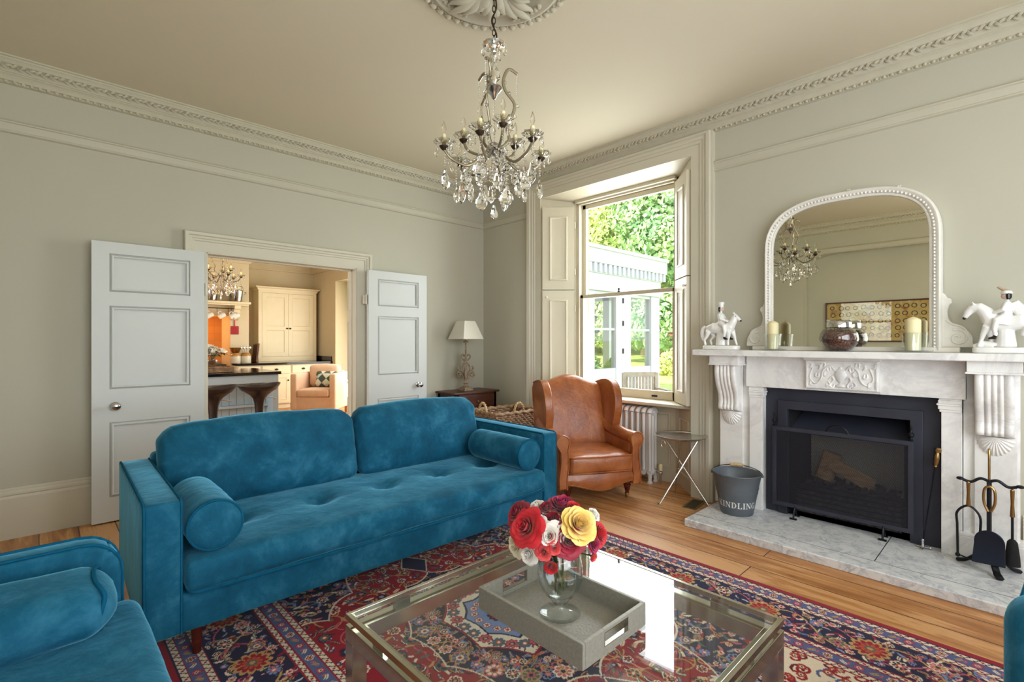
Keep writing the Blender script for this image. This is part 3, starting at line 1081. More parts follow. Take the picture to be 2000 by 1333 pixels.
    for k in range(500):
        x, y = rnd.uniform(fu - 0.5, fu), rnd.uniform(fv - 0.86, fv)
        r = rnd.choice((0.012, 0.016, 0.022, 0.03, 0.038))
        if all((x - a) ** 2 + (y - b) ** 2 > (r + c + 0.006) ** 2 for a, b, c in pl2):
            pl2.append((x, y, r))
            flower(x, y, r, 8, rnd.choice(PAL), rnd.uniform(0, 1), spi)
    put(sp2, RED)
    put(sp2i, CREAM)
    for k in range(40):
        x, y = rnd.uniform(fu - 0.3, fu), rnd.uniform(fv - 0.5, fv)
        spiral(x, y, 0.035, rnd.uniform(0, 6), 0.7, 1, 0.006, rnd.choice((RED, LBLUE, BLUE, DRED)), sp2i)
        flower(x + 0.02, y, 0.02, 6, (RED, ORANGE, CREAM, NAVY), 0, sp2i)
    # borders
    T = np.where(hw - U < hl - V, V, U)       # coordinate along the border

    def band(d0, d1, col):
        m_ = (D >= d0) & (D < d1)
        put(m_, col)
        return m_

    put(D < 0.53, DRED)
    band(0.0, 0.042, RED)
    mn = band(0.155, 0.405, NAVY)

    def guard(d0, d1):
        m_ = band(d0, d1, CREAM)
        t = (T / 0.034) % 1.0
        dd = (D - d0) / (d1 - d0)
        put(m_ & (np.abs(dd - 0.5 - 0.34 * np.sin(2 * pi * t)) < 0.17) & (t > 0.12) & (t < 0.88), NAVY)
        t2 = (T / 0.068) % 1.0
        put(m_ & (np.hypot((t2 - 0.5) * 0.068, (dd - 0.5) * (d1 - d0)) < 0.0065), RED)

    for a, b in ((0.045, 0.072), (0.127, 0.152), (0.408, 0.434), (0.498, 0.524)):
        guard(a, b)
    for a, b, ph in ((0.076, 0.123, 0), (0.438, 0.494, 1)):
        m_ = band(a, b, BLUE)
        c = (a + b) / 2
        for along in (0, 1):
            n = int((hl if along else hw) / 0.056)
            for k in range(n):
                t = 0.056 * (k + 0.5)
                x, y = (hw - c, t) if along else (t, hl - c)
                if k % 2:
                    flower(x, y, 0.020, 6, [(RED, PINK, CREAM, NAVY), (CREAM, RED, GOLD, NAVY)][(k // 2 + ph) % 2], k, m_)
                else:
                    leaf(x, y, (0.7 if k % 4 else -0.7) + (pi / 2 if along else 0), 0.032, 0.012, CREAM if k % 4 else GOLD, m_, GREEN)
                    leaf(x + (0 if along else 0.02), y + (0.02 if along else 0), 0.2, 0.018, 0.008, PINK, m_)
    c = 0.28
    for along in (0, 1):
        L = hl if along else hw
        P = (lambda t, o: (hw - c + o, t)) if along else (lambda t, o: (t, hl - c + o))
        line([P(t * 0.01, 0.075 * sin(2 * pi * t * 0.01 / 0.44)) for t in range(int(L / 0.01))], 0.0045, GOLD, mn)
        line([P(t * 0.01, -0.075 * sin(2 * pi * t * 0.01 / 0.44 + 0.6)) for t in range(int(L / 0.01))], 0.0035, PINK, mn)
        for k in range(int(L / 0.0055)):
            x, y = P(rnd.uniform(0, L), rnd.uniform(-0.11, 0.11))
            leaf(x, y, rnd.uniform(0, 6.28), 0.032, 0.010, rnd.choice((GREEN, BLUE, LBLUE, RED, CREAM, PINK, GOLD, RED, CREAM)), mn, rnd.choice((CREAM, None, NAVY)))
        for k in range(int(L / 0.11) + 1):
            x, y = P(0.11 * k, 0.05 * (-1 if k % 2 else 1))
            if k % 4 == 0:
                x, y = P(0.11 * k, 0)
                flower(x, y, 0.078, 12, (GOLD, RED, GOLD, GREEN), 0.2, mn)
                flower(x, y, 0.05, 10, (RED, ORANGE, GREEN, GOLD), 0.5, mn)
            else:
                flower(x, y, 0.036, 8, PAL[(k * 3) % 7], k, mn)
            for sg in (-1, 1):
                x, y = P(0.11 * k + 0.055, 0.092 * sg)
                flower(x, y, 0.018, 6, PAL[(k * 2 + sg) % 7], k, mn)
                x, y = P(0.11 * k + 0.01, 0.085 * sg)
                flower(x, y, 0.012, 5, FPAL[(k + sg) % 8], k, mn)
                spiral(*P(0.11 * k + 0.03, 0.06 * sg), 0.03, k, 0.7, sg, 0.0032, PINK if k % 2 else GOLD, mn)
    for e in (0.042, 0.0735, 0.125, 0.1535, 0.4065, 0.436, 0.496, 0.527):
        put(np.abs(D - e) < 0.0032, RED if e > 0.05 else NAVY)
    # woollen irregularity
    rs = np.random.RandomState(4)
    img *= (1 + 0.10 * (rs.rand(ny, nx, 1) - 0.5))
    full = np.concatenate([img[::-1], img], 0)
    full = np.concatenate([full[:, ::-1], full], 1)
    H, W = full.shape[:2]
    xs_, ys_ = (np.arange(W) + 0.5) * st - hw, (np.arange(H) + 0.5) * st - hl
    XX, YY = np.meshgrid(xs_, ys_)
    ZZ = np.full_like(XX, 0.008)
    co = np.stack([XX, YY, ZZ], -1).reshape(-1, 3)
    ii = np.arange(H * W).reshape(H, W)
    q = np.stack([ii[:-1, :-1], ii[:-1, 1:], ii[1:, 1:], ii[1:, :-1]], -1).reshape(-1, 4)
    # thickness: a skirt down to the floor
    rim = np.concatenate([ii[0, :], ii[1:, -1], ii[-1, :-1][::-1], ii[1:-1, 0][::-1]])
    lo = co[rim].copy()
    lo[:, 2] = 0.0005
    n0 = len(co)
    k = len(rim)
    sk = np.stack([n0 + np.arange(k), n0 + (np.arange(k) + 1) % k, rim[(np.arange(k) + 1) % k], rim], -1)
    co = np.concatenate([co, lo])
    q = np.concatenate([q, sk])
    me = bpy.data.meshes.new('rug')
    me.vertices.add(len(co))
    me.vertices.foreach_set('co', co.ravel())
    me.loops.add(q.size)
    me.loops.foreach_set('vertex_index', q.ravel())
    me.polygons.add(len(q))
    me.polygons.foreach_set('loop_start', np.arange(0, q.size, 4))
    me.update()
    col = np.ones((len(co), 4))
    col[:n0, :3] = np.clip(full.reshape(-1, 3), 0, 1)
    col[n0:, :3] = RED
    at = me.color_attributes.new('wool', 'FLOAT_COLOR', 'POINT')
    at.data.foreach_set('color', col.ravel())
    t = NT('persian_wool_pile')
    a_ = t.n('ShaderNodeVertexColor')
    a_.layer_name = 'wool'
    t.l(a_, 'Color', t.p, 'Base Color')
    setp(t.p, Roughness=0.9, Sheen_Weight=0.12, Specular_IOR_Level=0.15)
    nz = t.n('ShaderNodeTexNoise', Scale=420.0)
    t.l(t.coord(), 0, nz, 'Vector')
    t.bump(nz, 'Fac', 0.35, 0.003)
    me.materials.append(t.m)
    o = bpy.data.objects.new('persian_rug', me)
    o.location = (1.632, 1.80, 0)
    COL.objects.link(o)
    tag(o, 'red and navy Persian rug with central medallion on the floorboards', 'rug')


make_rug()


# ------------------------------------------------------------------ blue velvet sofa
def leg_peg(x, y, z1=0.16, z0=0.009, r=0.024):
    return MB().at((x, y, 0)).lathe([(r * 0.72, z0), (r, z1)], 14)


def piping(mb, pts, r=0.0055):
    return mb.tube(pts, r, 6)


SF = thing('sofa', 'long teal blue velvet sofa with buttoned bench seat facing the coffee table', 'sofa', (0.29, 2.385, 0), radians(-1.2))
W_, D_ = 2.39, 1.0
fb = MB().rbox((0.13, 0.012, 0.15), (W_ - 0.13, 0.97, 0.315), 0.012, 2)
fb.build('base', M['velvet'], SF)
bk = MB().rbox((0.13, 0.88, 0.16), (W_ - 0.13, D_, 0.74), 0.03, 3)
bk.build('back', M['velvet'], SF)


def sofa_arm(parent, x0, x1, zt, dp, z0=0.15, rnd=0.02):
    a = MB().rbox((x0, 0, z0), (x1, dp, zt), rnd, 3, puff=(0.004, 0.003, 0.006), wob=0.0015)
    ao = a.build('arm', M['velvet'], parent)
    for x in (x0 + 0.006, x1 - 0.006):
        p = MB()
        piping(p, [(x, 0.003, z0 + 0.005), (x, 0.003, zt - 0.022), (x, 0.009, zt - 0.008), (x, 0.022, zt + 0.001), (x, dp * 0.5, zt + 0.002), (x, dp - 0.02, zt), (x, dp - 0.003, zt - 0.02), (x, dp - 0.002, z0 + 0.005)])
        p.build('piping', M['pipe'], ao)


sofa_arm(SF, 0, 0.135, 0.70, D_)
sofa_arm(SF, W_ - 0.135, W_, 0.70, D_)
TUFT = [(0.43, 0.40), (0.84, 0.40), (1.25, 0.40), (1.66, 0.40), (2.06, 0.40)]


def seat_fn(g, u):
    x, y, z = g
    if u[2] > 0.2:
        for tx, ty in TUFT:
            d2 = (x - tx) ** 2 + (y - ty) ** 2
            z -= 0.046 * math.exp(-d2 / 0.004) + 0.014 * math.exp(-d2 / 0.03)
            a = atan2(y - ty, x - tx)
            z += 0.007 * math.exp(-d2 / 0.014) * cos(a * 7 + tx * 5)
        z += 0.004 * noise.noise(Vector((x * 9, y * 26, 1.3)))
    if u[1] < -0.8:
        z += 0
        y += 0.006 * noise.noise(Vector((x * 16, 2.1, z * 6)))
    return [x, y, z]


sc = MB().rbox((0.142, -0.035, 0.318), (W_ - 0.142, 0.80, 0.455), 0.035, 4, puff=(0, 0.01, 0.018), n=60, wob=0.003, fn=seat_fn)
sco = sc.build('seat_cushion', M['velvet'], SF, smooth=60)
p = MB()
xa, xb = 0.150, W_ - 0.150
piping(p, [(xa + 0.0, 0.30, 0.326), (xa, 0.0, 0.326), (xa + 0.008, -0.022, 0.324), (xa + 0.03, -0.036, 0.323), (W_ / 2, -0.044, 0.323), (xb - 0.03, -0.036, 0.323), (xb - 0.008, -0.022, 0.324), (xb, 0, 0.326), (xb, 0.30, 0.326)], 0.007)
p.build('piping', M['pipe'], sco)
for k, (tx, ty) in enumerate(TUFT):
    MB().ball((tx, ty, 0.4165), (0.012, 0.012, 0.006), 10, 5).build('button', M['pipe'], sco)


def back_cushion(parent, x0, x1, seed):
    def lean(g, u):
        x, y, z = g
        # soft crown, drooping shoulders, lean against the back
        z += 0.020 * (1 - u[0] ** 2) * max(0, u[2]) - 0.035 * max(0, abs(u[0]) - 0.86) / 0.14 * max(0, u[2]) ** 3
        y += (z - 0.45) * 0.20
        y += 0.008 * noise.noise(Vector((x * 5 + seed, z * 4, seed)))
        edge = min(1.0, max(0, u[2] + 0.2) + max(0, abs(u[0]) - 0.7) * 2)
        y += 0.006 * edge * sin(x * 95 + 14 * z + 9 * noise.noise(Vector((x * 4, z * 5, seed))))
        return [x, y, z]
    b = MB().rbox((x0, 0.655, 0.452), (x1, 0.825, 0.885), 0.07, 5, puff=(0.0, 0.035, 0.01), n=48, wob=0.005, seed=seed, fn=lean)
    return b.build('back_cushion', M['velvet'], parent, smooth=70)


for x0, x1, sd in ((0.142, 1.222, 1.0), (1.226, W_ - 0.142, 4.0)):
    back_cushion(SF, x0, x1, sd)
for x, y in ((0.20, 0.10), (W_ - 0.20, 0.10), (0.20, 0.90), (W_ - 0.20, 0.90)):
    leg_peg(x, y).build('leg', M['legwood'], SF)


def bolster(label, loc, rz, ln, r):
    t = thing('bolster', label, 'bolster cushion', loc, rz, 'velvet bolsters on the blue sofa')
    b = MB().at((0, 0, r), rx=-pi / 2)
    prof = [(0.0, -0.004), (r * 0.6, -0.006), (r * 0.9, 0.0), (r * 0.97, 0.008)]
    k = 14
    for i in range(k + 1):
        y = 0.02 + (ln - 0.04) * i / k
        prof.append((r * (1.0 + 0.025 * sin(pi * i / k) + 0.008 * sin(i * 2.3)), y))
    prof += [(r * 0.97, ln - 0.008), (r * 0.9, ln), (r * 0.6, ln + 0.006), (0, ln + 0.004)]
    b.lathe(prof, 40)
    b.build('cover', M['velvet'], t, smooth=60)
    for y in (0.006, ln - 0.006):
        p = MB().at((0, 0, r), rx=-pi / 2)
        p.tube([(r * 0.965 * cos(2 * pi * i / 40), r * 0.965 * sin(2 * pi * i / 40), y) for i in range(40)], 0.0055, 6, closed=True)
        p.build('piping', M['pipe'], t)
    return t


Rz = Matrix.Rotation(radians(-1.2), 3, 'Z')
for lab, lx, ly, ln in (('blue velvet bolster lying against the left sofa arm', 0.252, 0.0, 0.50), ('blue velvet bolster lying against the right sofa arm', W_ - 0.25, 0.02, 0.56)):
    q = Vector((0.29, 2.385, 0)) + Rz @ Vector((lx, ly, 0))
    bolster(lab, (q.x, q.y, 0.462), radians(-1.2), ln, 0.107)


# ------------------------------------------------------------------ blue velvet armchairs at the picture's edges
def armchair(label, loc, rz, w=0.475):
    t = thing('armchair', label, 'armchair', loc, rz, 'teal velvet armchairs')
    d = 0.90
    MB().rbox((-w + 0.11, 0.02, 0.14), (w - 0.11, d - 0.02, 0.30), 0.015, 2).build('base', M['velvet'], t)
    MB().rbox((-w, d - 0.16, 0.15), (w, d, 0.745), 0.06, 5, puff=(0, 0.01, 0.01)).build('back', M['velvet'], t)
    for sx in (-1, 1):
        x0, x1 = sorted((sx * w, sx * (w - 0.115)))

        def rc(g, u):
            x, y, z = g
            if u[1] < 0 and u[2] > 0:   # big rounded front corner
                yy, zz = 0.11 - y, z - (0.645 - 0.11)
                if yy > 0 and zz > 0:
                    m_ = max(yy, zz)
                    L = math.hypot(yy, zz)
                    if L > 1e-6:
                        y, z = 0.11 - yy * m_ / L, (0.645 - 0.11) + zz * m_ / L
            return [x, y, z]
        a = MB().rbox((x0, 0, 0.14), (x1, d - 0.13, 0.645), 0.02, 3, puff=(0.006, 0, 0), n=30, fn=rc)
        ao = a.build('arm', M['velvet'], t, smooth=60)
        for x in (x0 + 0.012, x1 - 0.012):
            p = MB()
            pts = [(x, 0.0, 0.15), (x, 0.0, 0.52)] + [(x, 0.11 - 0.11 * cos(k * pi / 12), 0.535 + 0.11 * sin(k * pi / 12)) for k in range(1, 7)] + [(x, 0.5, 0.647), (x, d - 0.14, 0.646)]
            piping(p, pts, 0.006)
            p.build('piping', M['pipe'], ao)
    MB().rbox((-w + 0.12, -0.045, 0.305), (w - 0.12, d - 0.16, 0.44), 0.045, 4, puff=(0, 0.01, 0.02), n=24, wob=0.004).build('seat_cushion', M['velvet'], t, smooth=60)
    MB().rbox((-w + 0.14, d - 0.34, 0.45), (w - 0.14, d - 0.15, 0.82), 0.07, 4, puff=(0, 0.03, 0.01), n=20, wob=0.006).build('back_cushion', M['velvet'], t, smooth=60)
    for x, y in ((-w + 0.09, 0.08), (w - 0.09, 0.08), (-w + 0.09, d - 0.08), (w - 0.09, d - 0.08)):
        leg_peg(x, y, 0.15, 0.0).build('leg', M['legwood'], t)
    return t


armchair('teal velvet armchair at the lower left, beside the sofa arm', (0.215, 1.68, 0.002), radians(90), 0.66)
armchair('teal velvet armchair cut off at the lower right corner', (2.465, -0.492, 0.002), radians(86))
cu = thing('cushion', 'soft teal velvet cushion with piped seam leaning in the lower left armchair', 'cushion', (-0.165, 2.055, 0.455), 0)


def cush_fn(g, u):
    x, y, z = g
    k = max(0, abs(u[0]) - 0.75) / 0.25
    y *= 1 - 0.22 * k * k
    z = 0.08 + (z - 0.08) * (1 - 0.15 * k * k) + 0.003 * sin(y * 70 + z * 30) * max(0, abs(u[0]) - 0.55)
    z += 0.12 * max(-0.05, y) * 1.0
    return [x, y, z]


MB().rbox((-0.33, -0.135, -0.005), (0.33, 0.125, 0.150), 0.07, 5, puff=(0.02, 0.01, 0.012), n=24, wob=0.008, fn=cush_fn).build('cover', M['velvet'], cu, smooth=70)
p = MB()
ring = []
for k in range(40):
    a = 2 * pi * k / 40
    y_, z_ = 0.117 * math.copysign(abs(cos(a)) ** 0.7, cos(a)), 0.073 + 0.076 * math.copysign(abs(sin(a)) ** 0.7, sin(a))
    ring.append(tuple(cush_fn((0.300 + 0.010 * sin(a * 3), y_, z_), (0.87, 0, 0))))
p.tube(ring, 0.007, 6, closed=True)
p.build('piping', M['pipe'], cu)


# ------------------------------------------------------------------ leather wing chair
WC = thing('wing_chair', 'tan leather wing armchair with scroll arms in front of the window', 'armchair', (3.395, 2.475, 0), radians(-28))
ap = MB()
zb = lambda x: 0.125 - 0.028 * cos(x / 0.30 * pi) * (1 if abs(x) < 0.30 else 0)
N_ = 24
vs, fs = [], []
for i in range(N_ + 1):
    x = -0.315 + 0.63 * i / N_
    yb = 0.0 - 0.028 * cos(x / 0.315 * pi / 2)
    z0 = zb(x)
    vs += [(x, yb + 0.05, z0), (x, yb, z0 + 0.004), (x, yb - 0.014, z0 + 0.05), (x, yb - 0.012, 0.20), (x, yb, 0.245), (x, yb + 0.05, 0.255)]
for i in range(N_):
    for k in range(5):
        a = i * 6 + k
        fs.append((a, a + 6, a + 7, a + 1))
ap.add(vs, fs)
ap.box((-0.30, 0.03, 0.14), (0.30, 0.60, 0.25))
apo = ap.build('seat_rail', M['leather'], WC, smooth=60)
nl = MB()
for i in range(49):
    x = -0.312 + 0.624 * i / 48
    nl.ball((x, -0.028 * cos(x / 0.315 * pi / 2) - 0.003, zb(x) + 0.012), 0.0045, 6, 4)
nl.build('brass_nails', M['brass'], apo)


def wseat(g, u):
    x, y, z = g
    if u[1] < -0.85:
        y += 0.004 * sin(x * 60 + 5 * noise.noise(Vector((x * 7, z * 9, 0)))) * (1 - abs(u[2]))
    if u[2] > 0.5:
        z += 0.006 * noise.noise(Vector((x * 14, y * 14, 4)))
    return [x, y, z]


wsc = MB().rbox((-0.285, -0.045, 0.252), (0.285, 0.55, 0.398), 0.03, 4, puff=(0, 0.012, 0.022), n=26, wob=0.003, fn=wseat)
wso = wsc.build('seat_cushion', M['leather'], WC, smooth=60)
for z in (0.262, 0.392):
    p = MB()
    piping(p, [(-0.282, 0.3, z), (-0.283, -0.02, z), (-0.262, -0.045, z), (0, -0.056, z + 0.002), (0.262, -0.045, z), (0.283, -0.02, z), (0.282, 0.3, z)], 0.006)
    p.build('piping', M['leather'], wso)


def wback(g, u):
    x, y, z = g
    t = max(0, (z - 0.40) / 0.58)
    z += 0.095 * t ** 3 * (0.5 + 0.5 * cos(min(1, abs(x) / 0.32) * pi))
    y += t * 0.16 + 0.03 * (x / 0.30) ** 2 * -1 * (u[1] < 0)
    return [x, y, z]


wb = MB().rbox((-0.315, 0.50, 0.36), (0.315, 0.64, 0.945), 0.045, 4, puff=(0, 0.035, 0), n=26, wob=0.003, fn=wback)
wb.build('backrest', M['leather'], WC, smooth=60)
for sx in (-1, 1):
    # arm panel with rolled top and scroll front
    def armf(g, u, sx=sx):
        return g
    a = MB()
    a.rbox((sx * 0.285, 0.03, 0.125), (sx * 0.355, 0.66, 0.50), 0.025, 3, puff=(0.006, 0, 0))
    path = bez([(sx * 0.335, 0.005, 0.515), (sx * 0.335, 0.20, 0.512), (sx * 0.332, 0.40, 0.535), (sx * 0.325, 0.60, 0.60)], 6)
    a.tube(path, [0.055] + [0.060] * (len(path) - 2) + [0.045], 16)
    ao = a.build('arm', M['leather'], WC, smooth=60)
    s_ = MB()
    out = [(0.298, 0.13), (0.300, 0.22), (0.286, 0.30), (0.288, 0.40), (0.292, 0.45)] + [(0.338 + 0.060 * cos(a_), 0.515 + 0.060 * sin(a_)) for a_ in [radians(200 - 25 * k) for k in range(10)]] + [(0.358, 0.44), (0.356, 0.36), (0.364, 0.29), (0.374, 0.22), (0.370, 0.13)]
    s_.prism([(sx * x, z) for x, z in out], -0.012, 0.03, 'y')
    so_ = s_.build('scroll_front', M['leather'], ao, smooth=50, bevel=0.012, bseg=3)
    p = MB()
    piping(p, [(sx * (x + (0.004 if x < 0.33 else -0.004)), -0.014, z) for x, z in out], 0.006)
    p.build('piping', M['leather'], ao)
    # wing
    o2 = bez([(0.36, 0.545), (0.335, 0.62), (0.315, 0.72), (0.325, 0.83), (0.375, 0.93), (0.46, 0.985), (0.58, 0.985), (0.72, 0.955)], 5) + [(0.76, 0.90), (0.70, 0.60), (0.64, 0.50), (0.45, 0.50)]
    wg = MB()
    nw = len(o2)
    lean = lambda y, z: sx * (0.318 + 0.035 * max(0, 0.62 - y) * 2 * max(0, (z - 0.55) / 0.4))
    vs = [(lean(y, z) - sx * 0.030, y, z) for y, z in o2] + [(lean(y, z) + sx * 0.040, y, z) for y, z in o2]
    fs = [tuple(range(nw)), tuple(range(nw, 2 * nw))[::-1]] + [(i, nw + i, nw + (i + 1) % nw, (i + 1) % nw) for i in range(nw)]
    wg.add(vs, fs)
    wo = wg.build('wing', M['leather'], WC, smooth=60, bevel=0.026, bseg=4)
    p = MB()
    piping(p, [(lean(y, z) + sx * 0.038, y + 0.004, z - 0.002) for y, z in o2[:36]], 0.006)
    p.build('piping', M['leather'], wo)
    lg = MB().at((sx * 0.275, 0.05, 0))
    lg.lathe([(0.010, 0.034), (0.016, 0.036), (0.018, 0.046), (0.015, 0.050), (0.022, 0.075), (0.030, 0.108), (0.033, 0.118), (0.026, 0.122), (0.026, 0.128), (0.034, 0.134), (0.034, 0.145)], 18)
    lgo = lg.build('leg', M['legwood'], WC)
    ca = MB().at((sx * 0.275, 0.05, 0))
    ca.lathe([(0.0, 0.028), (0.019, 0.028), (0.019, 0.046), (0.0, 0.048)], 14)
    ca.box((-0.007, -0.004, 0.012), (0.007, 0.012, 0.03))
    ca.at((sx * 0.275 - 0.005, 0.062, 0.014), ry=pi / 2).lathe([(0.0, 0), (0.014, 0), (0.014, 0.010), (0, 0.010)], 14)
    ca.build('castor', M['brass'], lgo)
    bl = MB()
    bl.prism([(0.60, 0.14), (0.65, 0.14), (0.72, 0.0), (0.685, 0.0)], sx * 0.25, sx * 0.285, 'x')
    bl.build('leg', M['legwood'], WC, smooth=0)

# ------------------------------------------------------------------ glass coffee table
CT = thing('coffee_table', 'square glass coffee table with polished steel frame on the rug', 'coffee table', (1.222, 1.04, 0))
hs, zt = 0.50, 0.460
t_ = MB()
for a, b in (((-hs, -hs), (hs, -hs + 0.05)), ((-hs, hs - 0.05), (hs, hs)), ((-hs, -hs + 0.05), (-hs + 0.05, hs - 0.05)), ((hs - 0.05, -hs + 0.05), (hs, hs - 0.05))):
    t_.box((*a, 0.375), (*b, 0.425))
t_.build('apron', M['champagne'], CT, smooth=0, bevel=0.0015)
for sx in (-1, 1):
    for sy in (-1, 1):
        l_ = MB().box((sx * hs, sy * hs, 0.009), (sx * (hs - 0.05), sy * (hs - 0.05), 0.375))
        l_.build('leg', M['champagne'], CT, smooth=0, bevel=0.0015)
t_ = MB()
e = 0.014
for a, b in (((-hs, -hs), (hs, -hs + e)), ((-hs, hs - e), (hs, hs)), ((-hs, -hs + e), (-hs + e, hs - e)), ((hs - e, -hs + e), (hs, hs - e))):
    t_.box((*a, zt - 0.018), (*b, zt + 0.001))
t_.build('top_frame', M['champagne'], CT, smooth=0, bevel=0.001)
for sx, sy, ln in ((-1, -0.6, 0), (-1, 0.6, 0), (1, -0.6, 0), (1, 0.6, 0), (-0.6, 1, 1), (0.6, 1, 1), (-0.6, -1, 1), (0.6, -1, 1)):
    x, y = sx * (hs - 0.015 if not ln else hs), sy * (hs - 0.015 if ln else hs)
    dx, dy = (0.03, 0.008) if ln else (0.008, 0.03)
    MB().box((x - dx, y - dy, 0.4255), (x + dx, y + dy, zt - 0.018)).build('spacer', M['chrome'], CT, smooth=0)
MB().box((-hs + e, -hs + e, zt - 0.012), (hs - e, hs - e, zt)).build('glass_top', M['tableglass'], CT, smooth=0)

# tray on the glass
TR = thing('tray', 'grey shagreen tray with cut-out handles on the glass table', 'tray', (1.213, 1.045, zt + 0.001))
tx, ty, th = 0.158, 0.218, 0.072
b = MB().box((-tx + 0.01, -ty + 0.01, 0), (tx - 0.01, ty - 0.01, 0.010))
b.build('base', M['shagreen'], TR, smooth=0)
for sx in (-1, 1):
    MB().box((sx * tx, -ty, 0), (sx * (tx - 0.012), ty, th)).build('long_side', M['shagreen'], TR, smooth=0, bevel=0.002)
for sy in (-1, 1):
    y0, y1 = sy * ty, sy * (ty - 0.012)
    e_ = MB()
    i_ = tx - 0.012
    hw_, h0, h1 = 0.058, 0.026, 0.062
    e_.box((-i_, y0, 0), (-hw_, y1, th)).box((hw_, y0, 0), (i_, y1, th)).box((-hw_, y0, 0), (hw_, y1, h0)).box((-hw_, y0, h1), (hw_, y1, th))
    eo = e_.build('end_panel', M['shagreen'], TR, smooth=0, bevel=0.001)
    c_ = MB().frame([(-hw_, h0), (hw_, h0), (hw_, h1), (-hw_, h1)], [(0.002, 0.0005), (0, 0.0005), (-0.0005, -0.0125), (0.002, -0.0125)], lambda u, v, h: (u, y0 + sy * h, v))
    c_.build('handle_rim', M['chrome'], eo, smooth=0)

# vase
VX, VY, VZ = 1.215, 1.045, zt + 0.0115
VS = thing('vase', 'clear glass footed goblet vase standing in the grey tray', 'vase', (VX, VY, VZ))
vb = MB()
vb.lathe([(0.0, 0.004), (0.03, 0.004), (0.064, 0.001), (0.066, 0.003), (0.060, 0.006), (0.03, 0.011), (0.018, 0.016), (0.012, 0.024), (0.012, 0.030), (0.022, 0.036), (0.028, 0.042), (0.030, 0.050),
          (0.046, 0.062), (0.062, 0.084), (0.0715, 0.112), (0.0735, 0.138), (0.070, 0.165), (0.062, 0.192), (0.056, 0.212), (0.055, 0.2125), (0.0605, 0.191), (0.068, 0.164), (0.0715, 0.138), (0.0695, 0.113), (0.060, 0.087), (0.044, 0.066), (0.026, 0.055), (0.0, 0.052)], 48)
vb.build('glass_body', M['glass'], VS, smooth=60)


# ------------------------------------------------------------------ the bunch of roses, one stem at a time
def petal_mat(name, base, edge):
    t = NT(name)
    nz = t.n('ShaderNodeTexNoise', Scale=18.0, Detail=3.0)
    t.l(t.coord(), 0, nz, 'Vector')
    r = t.ramp([(0.35, srgb(*base)), (0.75, srgb(*edge))])
    t.l(nz, 'Fac', r, 'Fac')
    t.l(r, 'Color', t.p, 'Base Color')
    setp(t.p, Roughness=0.6, Sheen_Weight=0.2)
    return t.m


PM = {'red': petal_mat('scarlet_petals', (186, 10, 30), (222, 46, 56)), 'crimson': petal_mat('crimson_petals', (128, 6, 34), (176, 20, 56)),
      'plum': petal_mat('plum_petals', (140, 14, 60), (186, 40, 92)), 'yellow': petal_mat('yellow_petals', (226, 186, 88), (246, 222, 146)),
      'white': petal_mat('white_petals', (236, 230, 220), (250, 246, 240)), 'cream': petal_mat('cream_petals', (226, 210, 172), (244, 234, 208)),
      'coral': petal_mat('coral_petals', (216, 50, 62), (240, 104, 100))}


def bloom_mesh(mb, r, open_, seed, layers=None):
    """nested cupped petals; axis +Z, base at the origin"""
    rnd = random.Random(seed)
    layers = layers or [(2, 0.10, 0.98), (3, 0.22, 1.02), (4, 0.38, 1.03), (5, 0.56, 1.0), (5, 0.76, 0.92), (6, 0.94, 0.80), (6, 1.10, 0.62)]
    for li, (n, rk, hk) in enumerate(layers):
        a0 = rnd.uniform(0, 6)
        for k in range(n):
            a = a0 + 2 * pi * k / n + rnd.uniform(-0.12, 0.12)
            hwid = (pi / n) * rnd.uniform(1.25, 1.5)
            rr, hh = r * rk * rnd.uniform(0.93, 1.06), r * 1.15 * hk * rnd.uniform(0.94, 1.05)
            curl = open_ * (li / (len(layers) - 1.0)) ** 1.7 * r * 0.5
            ph = rnd.uniform(0, 6)

            def fn(u, v, a=a, hwid=hwid, rr=rr, hh=hh, curl=curl, ph=ph, li=li):
                t = u * 2 - 1
                s_ = v * (1 - 0.20 * t * t)
                an = a + t * hwid * (0.35 + 0.65 * min(1, s_ * 1.6))
                rad = rr * (min(1, s_ * 1.05) ** 0.55) + curl * 0.9 * s_ ** 4 + r * 0.02 * sin(ph + t * 5) * s_
                z = hh * s_ ** 1.1 - curl * 0.9 * s_ ** 5 + r * 0.03 * sin(ph + t * 4) * s_
                return (rad * cos(an), rad * sin(an), z)
            mb.grid(fn, 6, 6)


def px_point(px, py, w):
    d = Vector((0.7224, -0.6915, 0)) * ((px - 1000) / 965) + Vector((0.6915, 0.7224, 0)) + Vector((0, 0, -(py - 667) / 965))
    return Vector((0, 0, 1.35)) + d * w


